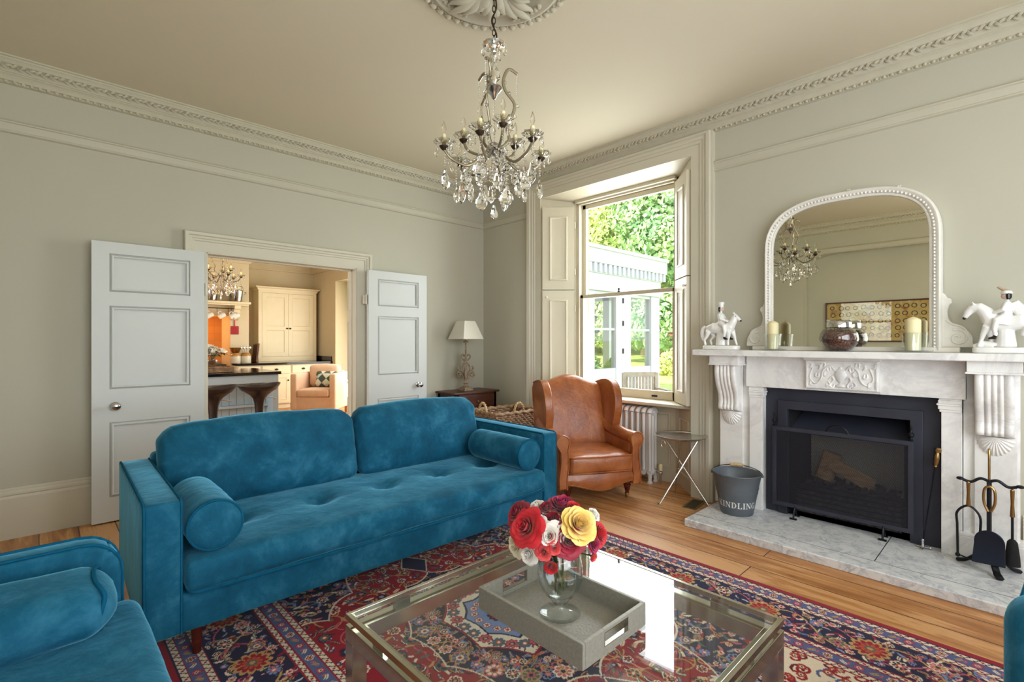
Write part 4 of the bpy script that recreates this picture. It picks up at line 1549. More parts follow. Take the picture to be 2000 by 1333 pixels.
NECK = Vector((VX, VY, VZ + 0.20))
FLW = [  # pixel, depth, radius, colour, openness, label
    (1027, 1030, 1.555, 0.045, 'red', 1.0, 'large open scarlet rose at the left of the bunch'),
    (1010, 1003, 1.62, 0.034, 'crimson', 0.9, 'dark crimson rose tucked behind the large scarlet rose'),
    (1097, 987, 1.63, 0.040, 'plum', 0.5, 'plum rose standing highest in the bunch'),
    (1132, 1024, 1.545, 0.044, 'yellow', 0.8, 'open yellow rose in the bunch'),
    (1110, 1056, 1.53, 0.040, 'crimson', 0.9, 'dark crimson rose directly under the yellow rose'),
    (1172, 1043, 1.60, 0.030, 'red', 0.8, 'scarlet rose at the far right of the bunch'),
    (1161, 1064, 1.565, 0.022, 'plum', 0.7, 'small plum rose below the right-hand scarlet rose'),
    (1121, 991, 1.60, 0.019, 'red', 0.5, 'small scarlet rose between the plum and yellow roses'),
    (1066, 991, 1.61, 0.019, 'crimson', 0.4, 'small crimson rose left of the plum rose'),
    (1077, 1014, 1.585, 0.021, 'crimson', 0.4, 'half-open crimson bud at the middle of the bunch'),
    (1047, 989, 1.64, 0.021, 'white', 0.7, 'white rose peeping out at the upper left'),
    (1161, 1006, 1.62, 0.019, 'white', 0.4, 'white rosebud at the upper right beside the yellow rose'),
    (1053, 1021, 1.57, 0.020, 'white', 0.6, 'small white rose touching the large scarlet rose'),
    (1073, 1048, 1.535, 0.032, 'white', 1.1, 'loose white rose at the front of the bunch'),
    (1007, 1064, 1.60, 0.030, 'cream', 1.1, 'cream rose hanging at the lower left'),
    (1031, 1084, 1.56, 0.026, 'white', 1.0, 'white rose drooping lowest at the left'),
    (1061, 1080, 1.52, 0.021, 'coral', 0.6, 'coral spray rose below the loose white rose'),
    (1081, 1071, 1.515, 0.019, 'coral', 0.5, 'coral spray rose between white and crimson roses'),
    (1043, 1061, 1.525, 0.014, 'coral', 0.3, 'tiny coral bud under the large scarlet rose'),
    (1076, 1110, 1.51, 0.019, 'red', 0.2, 'scarlet bud hanging over the vase rim'),
    (1159, 1089, 1.56, 0.014, 'coral', 0.2, 'tiny closed bud dangling at the lower right'),
]
CEN = px_point(1095, 1050, 1.60)
for i, (px, py, w, r, colr, op, lab) in enumerate(FLW):
    c = px_point(px, py, w)
    ax = (c - CEN)
    ax = ax.normalized() * 1.0 + Vector((-0.45, -0.45, 0.35))
    ax.normalize()
    base = c - ax * r * 0.55
    t = thing('rose', lab, 'flower', base, 0, 'roses in the glass vase')
    q = ax.to_track_quat('Z', 'Y').to_matrix().to_4x4()
    b = MB()
    b.m = q
    bloom_mesh(b, r, op, i + 1)
    b.build('bloom', PM[colr], t, smooth=80)
    k = MB()
    k.m = q
    k.lathe([(0.003, -0.012), (r * 0.22, -0.008), (r * 0.34, 0.002), (r * 0.30, 0.008)], 10)
    for j in range(5):
        a = 2 * pi * j / 5
        k.tube([(r * 0.25 * cos(a), r * 0.25 * sin(a), 0), (r * 0.62 * cos(a), r * 0.62 * sin(a), 0.004), (r * 0.95 * cos(a), r * 0.95 * sin(a), -0.004 if j % 2 else 0.012)], [r * 0.16, r * 0.13, 0.0008], 6, sq=(0.25, 1))
    k.build('sepals', M['leaf'], t)
    ang = i * 2.4
    foot = Vector((VX + 0.016 * cos(ang), VY + 0.016 * sin(ang), VZ + 0.066 + 0.008 * (i % 4)))
    nk = NECK + Vector((0.020 * cos(ang * 1.3), 0.020 * sin(ang * 1.3), -0.02))
    s_ = MB()
    pth = bez([tuple(Vector(p_) - base) for p_ in (base - ax * 0.004, base - ax * 0.03 + (nk - base) * 0.35, nk, (nk + foot) / 2, foot)], 5)
    s_.tube(pth, 0.0022, 6)
    so_ = s_.build('stem', M['stem'], t)
    if r > 0.018:
        for j in range(2):
            lf = MB()
            m_ = pth[2 + 3 * j]
            d_ = Vector((cos(ang + j * 2.2), sin(ang + j * 2.2), 0.1)).normalized()
            sd = d_.cross(Vector((0, 0, 1))).normalized()

            def lfn(u, v, m_=m_, d_=d_, sd=sd):
                t_ = u * 2 - 1
                wd2 = 0.015 * sin(pi * min(1, v * 0.97 + 0.03)) ** 0.8
                return tuple(Vector(m_) + d_ * (0.05 * v) + sd * (t_ * wd2) + Vector((0, 0, 0.006 * abs(t_) * sin(pi * v) - 0.02 * v * v)))
            lf.grid(lfn, 4, 6)
            lf.build('leaf', M['leaf'], t, smooth=80)
tw = MB().at((VX, VY, VZ))
tw.tube([(0.021 * cos(a * pi / 12), 0.021 * sin(a * pi / 12), 0.168) for a in range(24)], 0.002, 6, closed=True)
tag(tw.build('twine', M['rope'], None), 'loop of twine tying the rose stems inside the vase', 'twine')

# ------------------------------------------------------------------ marble hearth and chimneypiece
YC = 0.885
HZ = 0.055
hh = thing('hearth', 'pale veined marble hearth slab raised on the floorboards', 'hearth', (3.76, YC, 0))
hm = MB().prism([(-0.36, -0.95), (-0.36, 0.85), (0.33, 0.85), (0.33, 0.62), (0.40, 0.62), (0.40, -0.62), (0.33, -0.62), (0.33, -0.95)], 0.0, HZ)
hm.build('slab', M['hearth'], hh, smooth=0, bevel=0.006)
jt = MB()
jt.box((-0.215, -0.95, HZ - 0.002), (-0.212, 0.85, HZ + 0.0006)).box((-0.213, -0.262, HZ - 0.002), (0.39, -0.258, HZ + 0.0006))
jt.build('joint', M['iron'], hh, smooth=0)

FP = thing('fireplace_surround', 'white marble chimneypiece with carved corbels and mantel shelf', 'fireplace', (4.10, YC, HZ))
F0 = HZ
m_ = MB().box((-0.305, -0.985, 1.180), (0, 0.985, 1.225))
m_.build('mantel_shelf', M['marble'], FP, smooth=0, bevel=0.006)
fz = MB()
fz.box((-0.13, -0.63, 0.945), (0, 0.63, 1.180))
fz.box((-0.135, -0.63, 0.945), (-0.05, -0.215, 1.075)).box((-0.135, 0.215, 0.945), (-0.05, 0.63, 1.075))
fz.build('frieze', M['marble'], FP, smooth=0, bevel=0.003)
# carved plaque: urn between scrolling foliage
pq = MB()
pq.box((-0.155, -0.215, 0.960), (-0.12, 0.215, 1.160))
pq.box((-0.162, -0.225, 1.160), (-0.12, 0.225, 1.178))
pqo = pq.build('plaque', M['marble'], FP, smooth=0, bevel=0.003)
PX = lambda u, v, h: (-0.155 - h, u, 1.06 + v)
pq = MB()
pq.frame([(-0.20, -0.088), (0.20, -0.088), (0.20, 0.088), (-0.20, 0.088)], [(0.008, 0.0), (0.006, 0.008), (-0.002, 0.008), (-0.004, 0)], PX)
pq.build('plaque_border', M['marble'], pqo)
ur = MB()
vs = []
for r, z in [(0.030, -0.078), (0.030, -0.070), (0.010, -0.060), (0.008, -0.050), (0.022, -0.035), (0.036, -0.005), (0.038, 0.010), (0.030, 0.018), (0.034, 0.024), (0.030, 0.034), (0.010, 0.044), (0.012, 0.052), (0.0, 0.062)]:
    vs.append((r, z))
for sg in (-1,):
    g_ = []
    for r, z in vs:
        g_ += [PX(r * cos(pi * t / 8), z, 0.42 * r * sin(pi * t / 8)) for t in range(9)]
    ur.add(g_, [(j * 9 + i, j * 9 + i + 1, j * 9 + i + 10, j * 9 + i + 9) for j in range(len(vs) - 1) for i in range(8)])
ur.build('carved_urn', M['marble'], pqo, smooth=50)
for sg in (-1, 1):
    ca = MB()
    stem_ = bez([PX(sg * 0.03, 0.03, 0.002), PX(sg * 0.06, 0.062, 0.004), PX(sg * 0.10, 0.030, 0.004), PX(sg * 0.115, -0.030, 0.004), PX(sg * 0.15, -0.062, 0.003), PX(sg * 0.185, -0.02, 0.003), PX(sg * 0.165, 0.05, 0.002)], 6)
    ca.tube(stem_, 0.005, 6)
    for i, (u, v) in enumerate(((0.05, -0.03), (0.075, -0.062), (0.085, 0.01), (0.065, 0.04), (0.13, 0.055), (0.14, 0.0), (0.17, -0.06), (0.10, 0.068), (0.185, 0.065), (0.05, -0.068))):
        a = i * 1.7
        q = bez([PX(sg * u + 0.018 * cos(a + t * 1.6) * (1 - t * 0.2), v + 0.018 * sin(a + t * 1.6), 0.002) for t in range(4)], 3)
        ca.tube(q, [0.003 + 0.004 * sin(pi * k / (len(q) - 1)) for k in range(len(q))], 6)
    ca.build('carved_foliage', M['marble'], pqo, smooth=50)
for sg in (-1, 1):
    o_ = lambda a, b: (min(sg * a, sg * b), max(sg * a, sg * b))
    # outer jamb with sunk panel, plinth block
    j = MB()
    y0, y1 = o_(0.615, 0.855)
    j.box((-0.085, y0, 0.0), (0, y1, 1.18))
    ya, yb = o_(0.665, 0.845)
    j.box((-0.105, ya, 0.0), (-0.08, yb, 1.18))
    j.build('jamb', M['marble'], FP, smooth=0, bevel=0.003)
    p = MB()
    ya, yb = o_(0.60, 0.87)
    p.box((-0.135, ya, 0.0), (0.0, yb, 0.135)).box((-0.125, ya, 0.135), (0.0, yb, 0.150))
    p.build('plinth', M['marble'], FP, smooth=0, bevel=0.003)
    # inner pilaster and its moulded capital
    p = MB()
    ya, yb = o_(0.517, 0.612)
    p.box((-0.115, ya, 0.0), (0, yb, 0.945))
    p.build('pilaster', M['marble'], FP, smooth=0, bevel=0.003)
    p = MB()
    for k, (z0, z1, e) in enumerate(((0.862, 0.878, 0.008), (0.878, 0.902, 0.014), (0.902, 0.914, 0.020), (0.914, 0.934, 0.014), (0.934, 0.945, 0.010))):
        ya, yb = o_(0.517 - e, 0.612)
        p.box((-0.115 - e, ya, z0), (-0.06, yb, z1))
    p.build('capital', M['marble'], FP, smooth=0, bevel=0.003)
    # block over the corbel
    p = MB()
    ya, yb = o_(0.64, 0.865)
    p.box((-0.260, ya, 1.118), (0, yb, 1.18)).box((-0.266, sg * 0.634, 1.106), (0, sg * 0.870, 1.118))
    p.build('corbel_block', M['marble'], FP, smooth=0, bevel=0.003)
    # fluted scroll corbel: S-profile swept across, with reeds
    c = MB()
    prof = bez([(-0.245, 1.106), (-0.246, 1.04), (-0.225, 0.96), (-0.185, 0.88), (-0.172, 0.82), (-0.182, 0.775), (-0.170, 0.752), (-0.14, 0.745)], 5)
    ny = 40
    gv = []
    for x, z in prof:
        for k in range(ny + 1):
            t = k / ny
            y = 0.672 + 0.162 * t
            q = (t * 4.0) % 1.0
            reed = 0.014 * (sin(pi * min(1, max(0, q))) ** 0.45) if 0 < t < 1 else 0
            if 0.25 <= t <= 0.75:
                q = ((t - 0.25) * 6) % 1.0
                reed = 0.014 * sin(pi * q) ** 0.45
            gv.append((x - reed + 0.014, sg * y, z))
    fs = [(j_ * (ny + 1) + i, j_ * (ny + 1) + i + 1, (j_ + 1) * (ny + 1) + i + 1, (j_ + 1) * (ny + 1) + i) for j_ in range(len(prof) - 1) for i in range(ny)]
    c.add(gv, fs)
    for y in (0.672, 0.834):
        side = [(x + 0.014, sg * y, z) for x, z in prof] + [(-0.10, sg * y, 0.745), (-0.10, sg * y, 1.106)]
        c.add(side, [tuple(range(len(side)))])
    c.add([(-0.13, sg * 0.672, 0.745), (-0.13, sg * 0.834, 0.745), (-0.10, sg * 0.834, 0.745), (-0.10, sg * 0.672, 0.745)], [(0, 1, 2, 3)])
    c.build('corbel', M['marble'], FP, smooth=35)
    # scallop shell under it
    s_ = MB()
    nr = 13
    gv, fs = [], []
    A, B = 72, 6
    for b in range(B + 1):
        u = b / B
        for a in range(A + 1):
            th = pi * a / A
            rib = 0.5 + 0.5 * cos(th * nr * 2)
            R_ = (0.080 + 0.005 * rib) * u
            gv.append((-0.105 - (0.030 * (1 - u ** 2) + 0.008 * rib * u + 0.006) * (1 if u < 1 else 0.15), sg * 0.753 + R_ * cos(th), 0.742 - R_ * 1.35 * sin(th)))
    for b in range(B):
        for a in range(A):
            k = b * (A + 1) + a
            fs.append((k, k + 1, k + A + 2, k + A + 1))
    s_.add(gv, fs)
    s_.build('shell', M['marble'], FP, smooth=60)

# ------------------------------------------------------------------ cast-iron fire insert and gas-log fire
FI = thing('fire_insert', 'black iron fire insert filling the marble chimneypiece', 'fireplace', (4.06, YC, HZ))
b = MB()
b.box((0.0, -0.515, 0.0), (0.012, 0.515, 0.943))
ins = MB()
ins.box((0.0, -0.515, 0.0), (0.02, -0.36, 0.943)).box((0.0, 0.36, 0.0), (0.02, 0.515, 0.943)).box((0.0, -0.36, 0.79), (0.02, 0.36, 0.943))
ins.build('back_plate', M['black'], FI, smooth=0)
ins = MB()
ins.frame([(-0.36, 0.0), (-0.36, 0.785), (0.36, 0.785), (0.36, 0.0)], [(0.065, 0.0), (0.065, 0.022), (0.0, 0.022), (-0.002, -0.03)], lambda u, v, h: (-h, u, v), closed=False)
ins.build('raised_frame', M['black'], FI, smooth=0, bevel=0.003)
bx = MB()
bx.add([(0.01, -0.36, 0), (0.01, 0.36, 0), (0.37, 0.27, 0), (0.37, -0.27, 0), (0.01, -0.36, 0.79), (0.01, 0.36, 0.79), (0.37, 0.27, 0.79), (0.37, -0.27, 0.79)],
       [(0, 1, 2, 3), (4, 7, 6, 5), (1, 5, 6, 2), (2, 6, 7, 3), (3, 7, 4, 0)])
bx.build('firebox', M['soot'], FI, smooth=0)
hd = MB()
hd.add([(0.015, -0.36, 0.62), (0.015, 0.36, 0.62), (0.20, 0.30, 0.775), (0.20, -0.30, 0.775), (0.02, -0.36, 0.61), (0.02, 0.36, 0.61), (0.21, 0.30, 0.765), (0.21, -0.30, 0.765)],
       [(0, 1, 2, 3), (7, 6, 5, 4), (0, 4, 5, 1), (1, 5, 6, 2), (2, 6, 7, 3), (3, 7, 4, 0)])
hd.build('smoke_hood', M['black'], FI, smooth=0)
gr = MB()
for k in range(6):
    z = 0.06 + 0.035 * k
    gr.tube([(0.025, -0.33, z), (0.018, 0, z), (0.025, 0.33, z)], 0.006, 6)
gr.build('grate_bars', M['iron'], FI)
eb = MB()
rnd = random.Random(5)
for k in range(150):
    eb.ball((0.06 + rnd.random() * 0.20, rnd.uniform(-0.28, 0.28), 0.20 + rnd.random() * 0.07), (rnd.uniform(0.012, 0.028), rnd.uniform(0.012, 0.028), rnd.uniform(0.01, 0.02)), 6, 4)
eb.box((0.03, -0.31, 0.03), (0.28, 0.31, 0.20))
tag(eb.build('ember_bed', simple('ashy_coals', srgb(74, 66, 64), 0.9, 0, 0.8, 40), FI, smooth=60), kind='stuff')


def log(label, loc, rz, ry, ln, r, half=False):
    t = thing('log', label, 'firewood', loc, rz, 'logs on the fire')
    n = 12
    pr = [(r * (1 + 0.06 * sin(i * 2.1)) * cos(2 * pi * i / n), r * (0.9 + 0.06 * cos(i * 1.3)) * sin(2 * pi * i / n)) for i in range(n)]
    if half:
        pr = [(x, max(y, -r * 0.25)) for x, y in pr]
    m = MB()
    m.m = Matrix.Rotation(ry, 4, 'Y')
    m.prism(pr, 0, ln, 'z')
    m.build('split_wood', M['log'], t, smooth=30)
    k = MB()
    k.m = Matrix.Rotation(ry, 4, 'Y')
    k.prism([(x * 1.03, y * 1.03) for x, y in pr[0:6]] + [(x * 0.9, y * 0.9) for x, y in pr[0:6][::-1]], 0.004, ln - 0.004, 'z')
    k.build('bark_strip', M['bark'], t, smooth=30)


log('upright split log leaning at the back of the fire', (4.17, 1.04, HZ + 0.285), radians(-70), radians(16), 0.20, 0.062)
log('pale split log lying slantwise across the fire', (4.13, 0.985, HZ + 0.415), radians(-82), radians(118), 0.27, 0.048, True)

# fire screen
FSX = 3.985
FS = thing('fire_screen', 'black mesh fire screen standing on the hearth before the fire', 'fire screen', (FSX, 0.915, HZ))
sm = NT('woven_wire_mesh')
sm.t.nodes.remove(sm.p)
tr = sm.n('ShaderNodeBsdfTransparent')
df = sm.n('ShaderNodeBsdfPrincipled')
df.inputs['Base Color'].default_value = srgb(42, 42, 50)
df.inputs['Roughness'].default_value = 0.5
df.inputs['Metallic'].default_value = 0.3
mxs = []
for a in (45, -45):
    cd = sm.coord((1, 1, 1), (radians(a), 0, 0))
    wv = sm.n('ShaderNodeTexWave', Scale=46.0)
    wv.bands_direction = 'Y'
    sm.l(cd, 0, wv, 'Vector')
    th = sm.n('ShaderNodeMath', operation='GREATER_THAN')
    sm.l(wv, 'Fac', th, 0)
    th.inputs[1].default_value = 0.74
    mxs.append(th)
mm = sm.n('ShaderNodeMath', operation='MAXIMUM')
sm.l(mxs[0], 0, mm, 0)
sm.l(mxs[1], 0, mm, 1)
ms = sm.n('ShaderNodeMixShader')
sm.l(mm, 0, ms, 0)
sm.l(tr, 0, ms, 1)
sm.l(df, 0, ms, 2)
sm.l(ms, 0, sm.out, 0)
hw_, z0, z1 = 0.415, 0.075, 0.660
f = MB()
f.frame([(-hw_, z0), (hw_, z0), (hw_, z1), (-hw_, z1)], [(-0.028, -0.007), (-0.028, 0.007), (0, 0.007), (0, -0.007), (-0.028, -0.007)], lambda u, v, h: (-h, u, v))
f.build('frame', M['black'], FS, smooth=0, bevel=0.002)
MB().box((-0.001, -hw_ + 0.02, z0 + 0.02), (0.0, hw_ - 0.02, z1 - 0.02)).build('mesh_panel', sm.m, FS, smooth=0)
hn = MB().tube(bez([(0, -0.068, z1 - 0.002), (-0.006, -0.045, z1 + 0.035), (-0.008, 0, z1 + 0.05), (-0.006, 0.045, z1 + 0.035), (0, 0.068, z1 - 0.002)], 6), 0.005, 8)
hn.build('handle', M['iron'], FS)
for sg in (-1, 1):
    fn_ = MB().at((0, sg * (hw_ - 0.012), z1))
    fn_.lathe([(0.010, 0), (0.012, 0.008), (0.006, 0.014), (0.006, 0.024), (0.016, 0.034), (0.016, 0.048), (0.007, 0.058), (0.005, 0.075), (0.009, 0.084), (0.0, 0.105)], 12)
    fn_.build('finial', M['iron'], FS)
    ft = MB()
    ft.tube(bez([(0.055, sg * 0.262, 0.006), (0.03, sg * 0.262, 0.03), (0.0, sg * 0.262, 0.082), (-0.022, sg * 0.262, 0.052), (-0.034, sg * 0.262, 0.008)], 5), 0.006, 8)
    ft.box((-0.046, sg * 0.262 - 0.022, 0.0), (-0.026, sg * 0.262 + 0.022, 0.009)).box((0.046, sg * 0.262 - 0.015, 0.0), (0.064, sg * 0.262 + 0.015, 0.009))
    ft.build('foot', M['iron'], FS)

# poker propped at the right of the screen
PK = thing('poker', 'long thin brass-handled fire poker propped between screen and marble jamb', 'fire poker', (3.985, 0.455, HZ))
a, bq = Vector((0, 0, 0.03)), Vector((0.0, -0.075, 0.64))
rod = MB().tube([tuple(a), tuple(a.lerp(bq, 0.82))], 0.0035, 8)
rod.build('rod', M['iron'], PK)
hd = MB()
q = (bq - a).to_track_quat('Z', 'Y').to_matrix().to_4x4()
hd.m = Matrix.Translation(a.lerp(bq, 0.80)) @ q
hd.lathe([(0.006, 0), (0.010, 0.006), (0.008, 0.014), (0.013, 0.030), (0.014, 0.065), (0.010, 0.085), (0.009, 0.092), (0.017, 0.100), (0.018, 0.112), (0.010, 0.122), (0, 0.124)], 14)
hd.build('handle', M['brass'], PK)
ft = MB()
ft.tube([(0, 0.0, 0.004), (0, 0, 0.05)], 0.007, 8).tube([(-0.0, -0.035, 0.012), (0, 0.03, 0.010)], 0.006, 8).ball((0, -0.037, 0.012), 0.010).ball((0, 0.0, 0.052), 0.010).tube([(-0.05, 0.0, 0.006), (0.04, 0.0, 0.006)], 0.006, 8)
ft.build('foot_stand', M['chrome'], PK)

# companion set, every tool a thing of its own
CX_, CYY = 3.875, 0.152
CS = thing('tool_stand', 'black iron fireside tool stand with brass hook on the hearth', 'fireside stand', (CX_, CYY, HZ))
st = MB().tube([(0, 0, 0.06), (0, 0, 0.50)], 0.011, 10)
st.build('post', M['iron'], CS)
for a in (200, 300, 75):
    d = Vector((cos(radians(a)), sin(radians(a)), 0))
    lg = MB().tube(bez([tuple(d * 0.0 + Vector((0, 0, 0.085))), tuple(d * 0.05 + Vector((0, 0, 0.072))), tuple(d * 0.10 + Vector((0, 0, 0.025))), tuple(d * 0.145 + Vector((0, 0, 0.010)))], 5), [0.014] * 11 + [0.016] * 4 + [0.010], 8, sq=(0.7, 1.2))
    lg.build('leg', M['iron'], CS)
arm = MB()
for sg in (-1, 1):
    arm.tube(bez([(0, 0, 0.50), (0, sg * 0.035, 0.512), (0, sg * 0.075, 0.485), (0, sg * 0.110, 0.492)], 5), 0.008, 8)
    arm.ball((0, sg * 0.122, 0.496), (0.012, 0.018, 0.010))
arm.tube(bez([(0, 0, 0.50), (-0.035, 0, 0.512), (-0.06, 0, 0.49), (-0.085, 0, 0.492)], 4), 0.008, 8)
arm.build('hanger_arms', M['iron'], CS)
hk = MB().tube(bez([(-0.007, 0.0, 0.50), (-0.009, 0, 0.60), (-0.008, 0.0, 0.66), (0.0, 0.0, 0.682), (0.008, 0.0, 0.66), (0.009, 0, 0.60), (0.007, 0, 0.50)], 5), 0.0055, 8)
hk.build('carrying_loop', M['brass'], CS)


def tool(name, label, dx, dy, zt):
    return thing(name, label, 'fireside tool', (CX_ + dx, CYY + dy, HZ), 0, 'fireside tools on the stand')


def brass_grip(t, zt, zb, loop=False):
    g = MB()
    if loop:
        g.tube(bez([(0, -0.006, zb), (0, -0.022, zb + 0.05), (0, -0.020, zt - 0.02), (0, 0, zt), (0, 0.020, zt - 0.02), (0, 0.022, zb + 0.05), (0, 0.006, zb)], 5), 0.0065, 8)
    else:
        g.tube([(0, 0, zb), (0, 0, (zb + zt) / 2), (0, 0, zt)], [0.011, 0.0075, 0.010], 10, sq=(0.7, 1.0))
        g.ball((0, 0, zt), 0.009, 8, 5)
    g.build('brass_handle', M['brass'], t)


t = tool('fire_tongs', 'black fire tongs with brass grip hanging left on the tool stand', -0.004, 0.086, 0)
brass_grip(t, 0.478, 0.345)
tg = MB().tube(bez([(0, -0.040, 0.08), (0, -0.050, 0.22), (0, -0.046, 0.30), (0, 0, 0.345), (0, 0.048, 0.30), (0, 0.048, 0.22), (0, 0.046, 0.06)], 6), 0.006, 8)
tg.ball((0, 0.046, 0.05), 0.012).tube([(0, 0.046, 0.052), (0, -0.02, 0.036)], 0.004, 6)
tg.build('jaws', M['iron'], t)
t = tool('fire_shovel', 'flat black fire shovel with brass loop handle in front of the tool stand', -0.082, -0.004, 0)
brass_grip(t, 0.490, 0.352, True)
MB().tube([(0, 0, 0.352), (0, 0, 0.23)], 0.006, 8).build('shaft', M['iron'], t)
sv = MB()
out = [(-0.064, 0.060)] + [(-0.062, 0.17)] + arc(0, 0.185, 0.062, pi, 0, 12) + [(0.062, 0.17), (0.072, 0.055)]
sv.prism([(y, z) for y, z in out], -0.006, 0.0, 'x')
sv.build('blade', simple('blued_steel', srgb(42, 50, 66), 0.32, 0.7), t, smooth=30, bevel=0.003)
t = tool('fire_brush', 'black hearth brush with brass grip at the right of the tool stand', -0.004, -0.092, 0)
brass_grip(t, 0.470, 0.325)
MB().tube([(0, 0, 0.325), (0, 0, 0.19)], 0.006, 8).build('shaft', M['iron'], t)
MB().lathe([(0.012, 0.20), (0.022, 0.185), (0.032, 0.10), (0.034, 0.06), (0, 0.06)], 14).build('bristles', simple('black_bristle', srgb(18, 18, 20), 0.9, 0, 0.5, 90, bump=0.6), t)

# kindling bucket with its lettering
BK = thing('bucket', 'grey tin kindling bucket with wooden bail handle on the hearth', 'bucket', (3.815, 1.525, HZ))
rb, rt_, hb = 0.112, 0.168, 0.300
bm = MB()
bm.lathe([(0, 0.004), (rb - 0.004, 0.004), (rb, 0.0), (rb + 0.003, 0.006), (rb + (rt_ - rb) * 0.50, hb * 0.50), (rb + (rt_ - rb) * 0.56 + 0.003, hb * 0.56), (rb + (rt_ - rb) * 0.60, hb * 0.60), (rb + (rt_ - rb) * 0.66 + 0.003, hb * 0.66), (rb + (rt_ - rb) * 0.70, hb * 0.70), (rt_, hb - 0.006), (rt_ + 0.006, hb), (rt_ + 0.004, hb + 0.005), (rt_ - 0.002, hb), (rb + (rt_ - rb) * 0.5 - 0.003, hb * 0.5), (rb - 0.003, 0.012), (0, 0.012)], 48)
bm.build('pail', M['bucket'], BK, smooth=40)
hnd = MB()
av = radians(202)          # bail lies across the room
ax_ = Vector((cos(av + pi / 2), sin(av + pi / 2), 0))
ca_ = Vector((cos(av), sin(av), 0))
pts = [ax_ * (rt_ + 0.010) + Vector((0, 0, hb - 0.012))]
for k in range(1, 12):
    a = pi * k / 12
    pts.append(ax_ * ((rt_ + 0.012) * cos(a)) - ca_ * ((rt_ - 0.02) * sin(a)) + Vector((0, 0, hb - 0.012 + 0.038 * sin(a))))
pts.append(-ax_ * (rt_ + 0.010) + Vector((0, 0, hb - 0.012)))
hnd.tube([tuple(p) for p in pts], 0.003, 6)
hno = hnd.build('bail', M['iron'], BK)
MB().tube([tuple(pts[5]), tuple(pts[6] + Vector((0, 0, 0.001))), tuple(pts[7])], [0.012, 0.014, 0.012], 10).build('wooden_grip', M['rope'], hno)
for sg in (-1, 1):
    MB().ball(tuple(ax_ * sg * (rt_ + 0.006) + Vector((0, 0, hb - 0.012))), 0.011, 8, 5).build('ear', M['bucket'], BK)

# serif capitals drawn as polygons on a 1-unit cap height
SERIF = {
    'K': (0.86, [[(0, 0), (.34, 0), (.34, .06), (.26, .08), (.26, .92), (.34, .94), (.34, 1), (0, 1), (0, .94), (.08, .92), (.08, .08), (0, .06)],
                 [(.26, .42), (.62, .92), (.54, .94), (.54, 1), (.82, 1), (.82, .94), (.72, .92), (.42, .56), (.26, .38)],
                 [(.36, .55), (.48, .62), (.78, .08), (.86, .06), (.86, 0), (.50, 0), (.50, .06), (.57, .08)]]),
    'I': (0.36, [[(0, 0), (.34, 0), (.34, .06), (.26, .08), (.26, .92), (.34, .94), (.34, 1), (0, 1), (0, .94), (.08, .92), (.08, .08), (0, .06)]]),
    'N': (0.86, [[(0, 0), (.26, 0), (.26, .06), (.17, .08), (.17, .92), (.10, .92), (.10, .08), (0, .06)],
                 [(0, 1), (.24, 1), (.78, .12), (.78, 0), (.68, 0), (.10, .92), (0, .94)],
                 [(.58, 1), (.86, 1), (.86, .94), (.78, .92), (.78, .06), (.70, .06), (.70, .92), (.58, .94)]]),
    'D': (0.80, [[(0, 0), (.26, 0), (.26, 1), (0, 1), (0, .94), (.08, .92), (.08, .08), (0, .06)]] + [
        [(.26 + .50 * cos(a) if True else 0, .5 + .5 * sin(a)) for a in [pi / 2 - pi * k / 14 for k in range(15)]] + [(.26 + .32 * cos(a), .5 + .43 * sin(a)) for a in [-pi / 2 + pi * k / 14 for k in range(15)]]]),
    'L': (0.70, [[(0, 0), (.26, 0), (.26, .92), (.36, .94), (.36, 1), (0, 1), (0, .94), (.08, .92), (.08, .08), (0, .06)], [(.26, 0), (.66, 0), (.68, .30), (.62, .30), (.54, .08), (.26, .08)]]),
    'G': (0.86, [[(.45 + .45 * cos(a), .5 + .52 * sin(a)) for a in [radians(40 + 280 * k / 20) for k in range(21)]] + [(.45 + .25 * cos(a), .5 + .44 * sin(a)) for a in [radians(320 - 280 * k / 20) for k in range(21)]],
                 [(.52, .46), (.88, .46), (.88, .40), (.82, .38), (.82, .12), (.62, .06), (.62, .38), (.52, .40)]]),
}
word = 'KINDLING'
cap = 0.045
adv = [SERIF[ch][0] * cap + 0.006 for ch in word]
tot = sum(adv)
a_mid = radians(203)
pos = -tot / 2
for ch, ad in zip(word, adv):
    lt = MB()
    for poly in SERIF[ch][1]:
        # split long spans so the letter follows the curve
        front, n = [], len(poly)
        dens = []
        for i in range(n):
            (x0, y0), (x1, y1) = poly[i], poly[(i + 1) % n]
            k = max(1, int(math.hypot(x1 - x0, y1 - y0) / 0.15))
            dens += [(x0 + (x1 - x0) * j / k, y0 + (y1 - y0) * j / k) for j in range(k)]
        for x, y in dens:
            z = 0.062 + y * cap
            rr = rb + (rt_ - rb) * z / hb + 0.0018
            an = a_mid + (pos + x * cap) / rr
            front.append((rr * cos(an), rr * sin(an), z))
        lt.add(front, [tuple(range(len(front)))])
    lt.build('painted_letter', M['whiteink'], BK, smooth=0)
    pos += ad

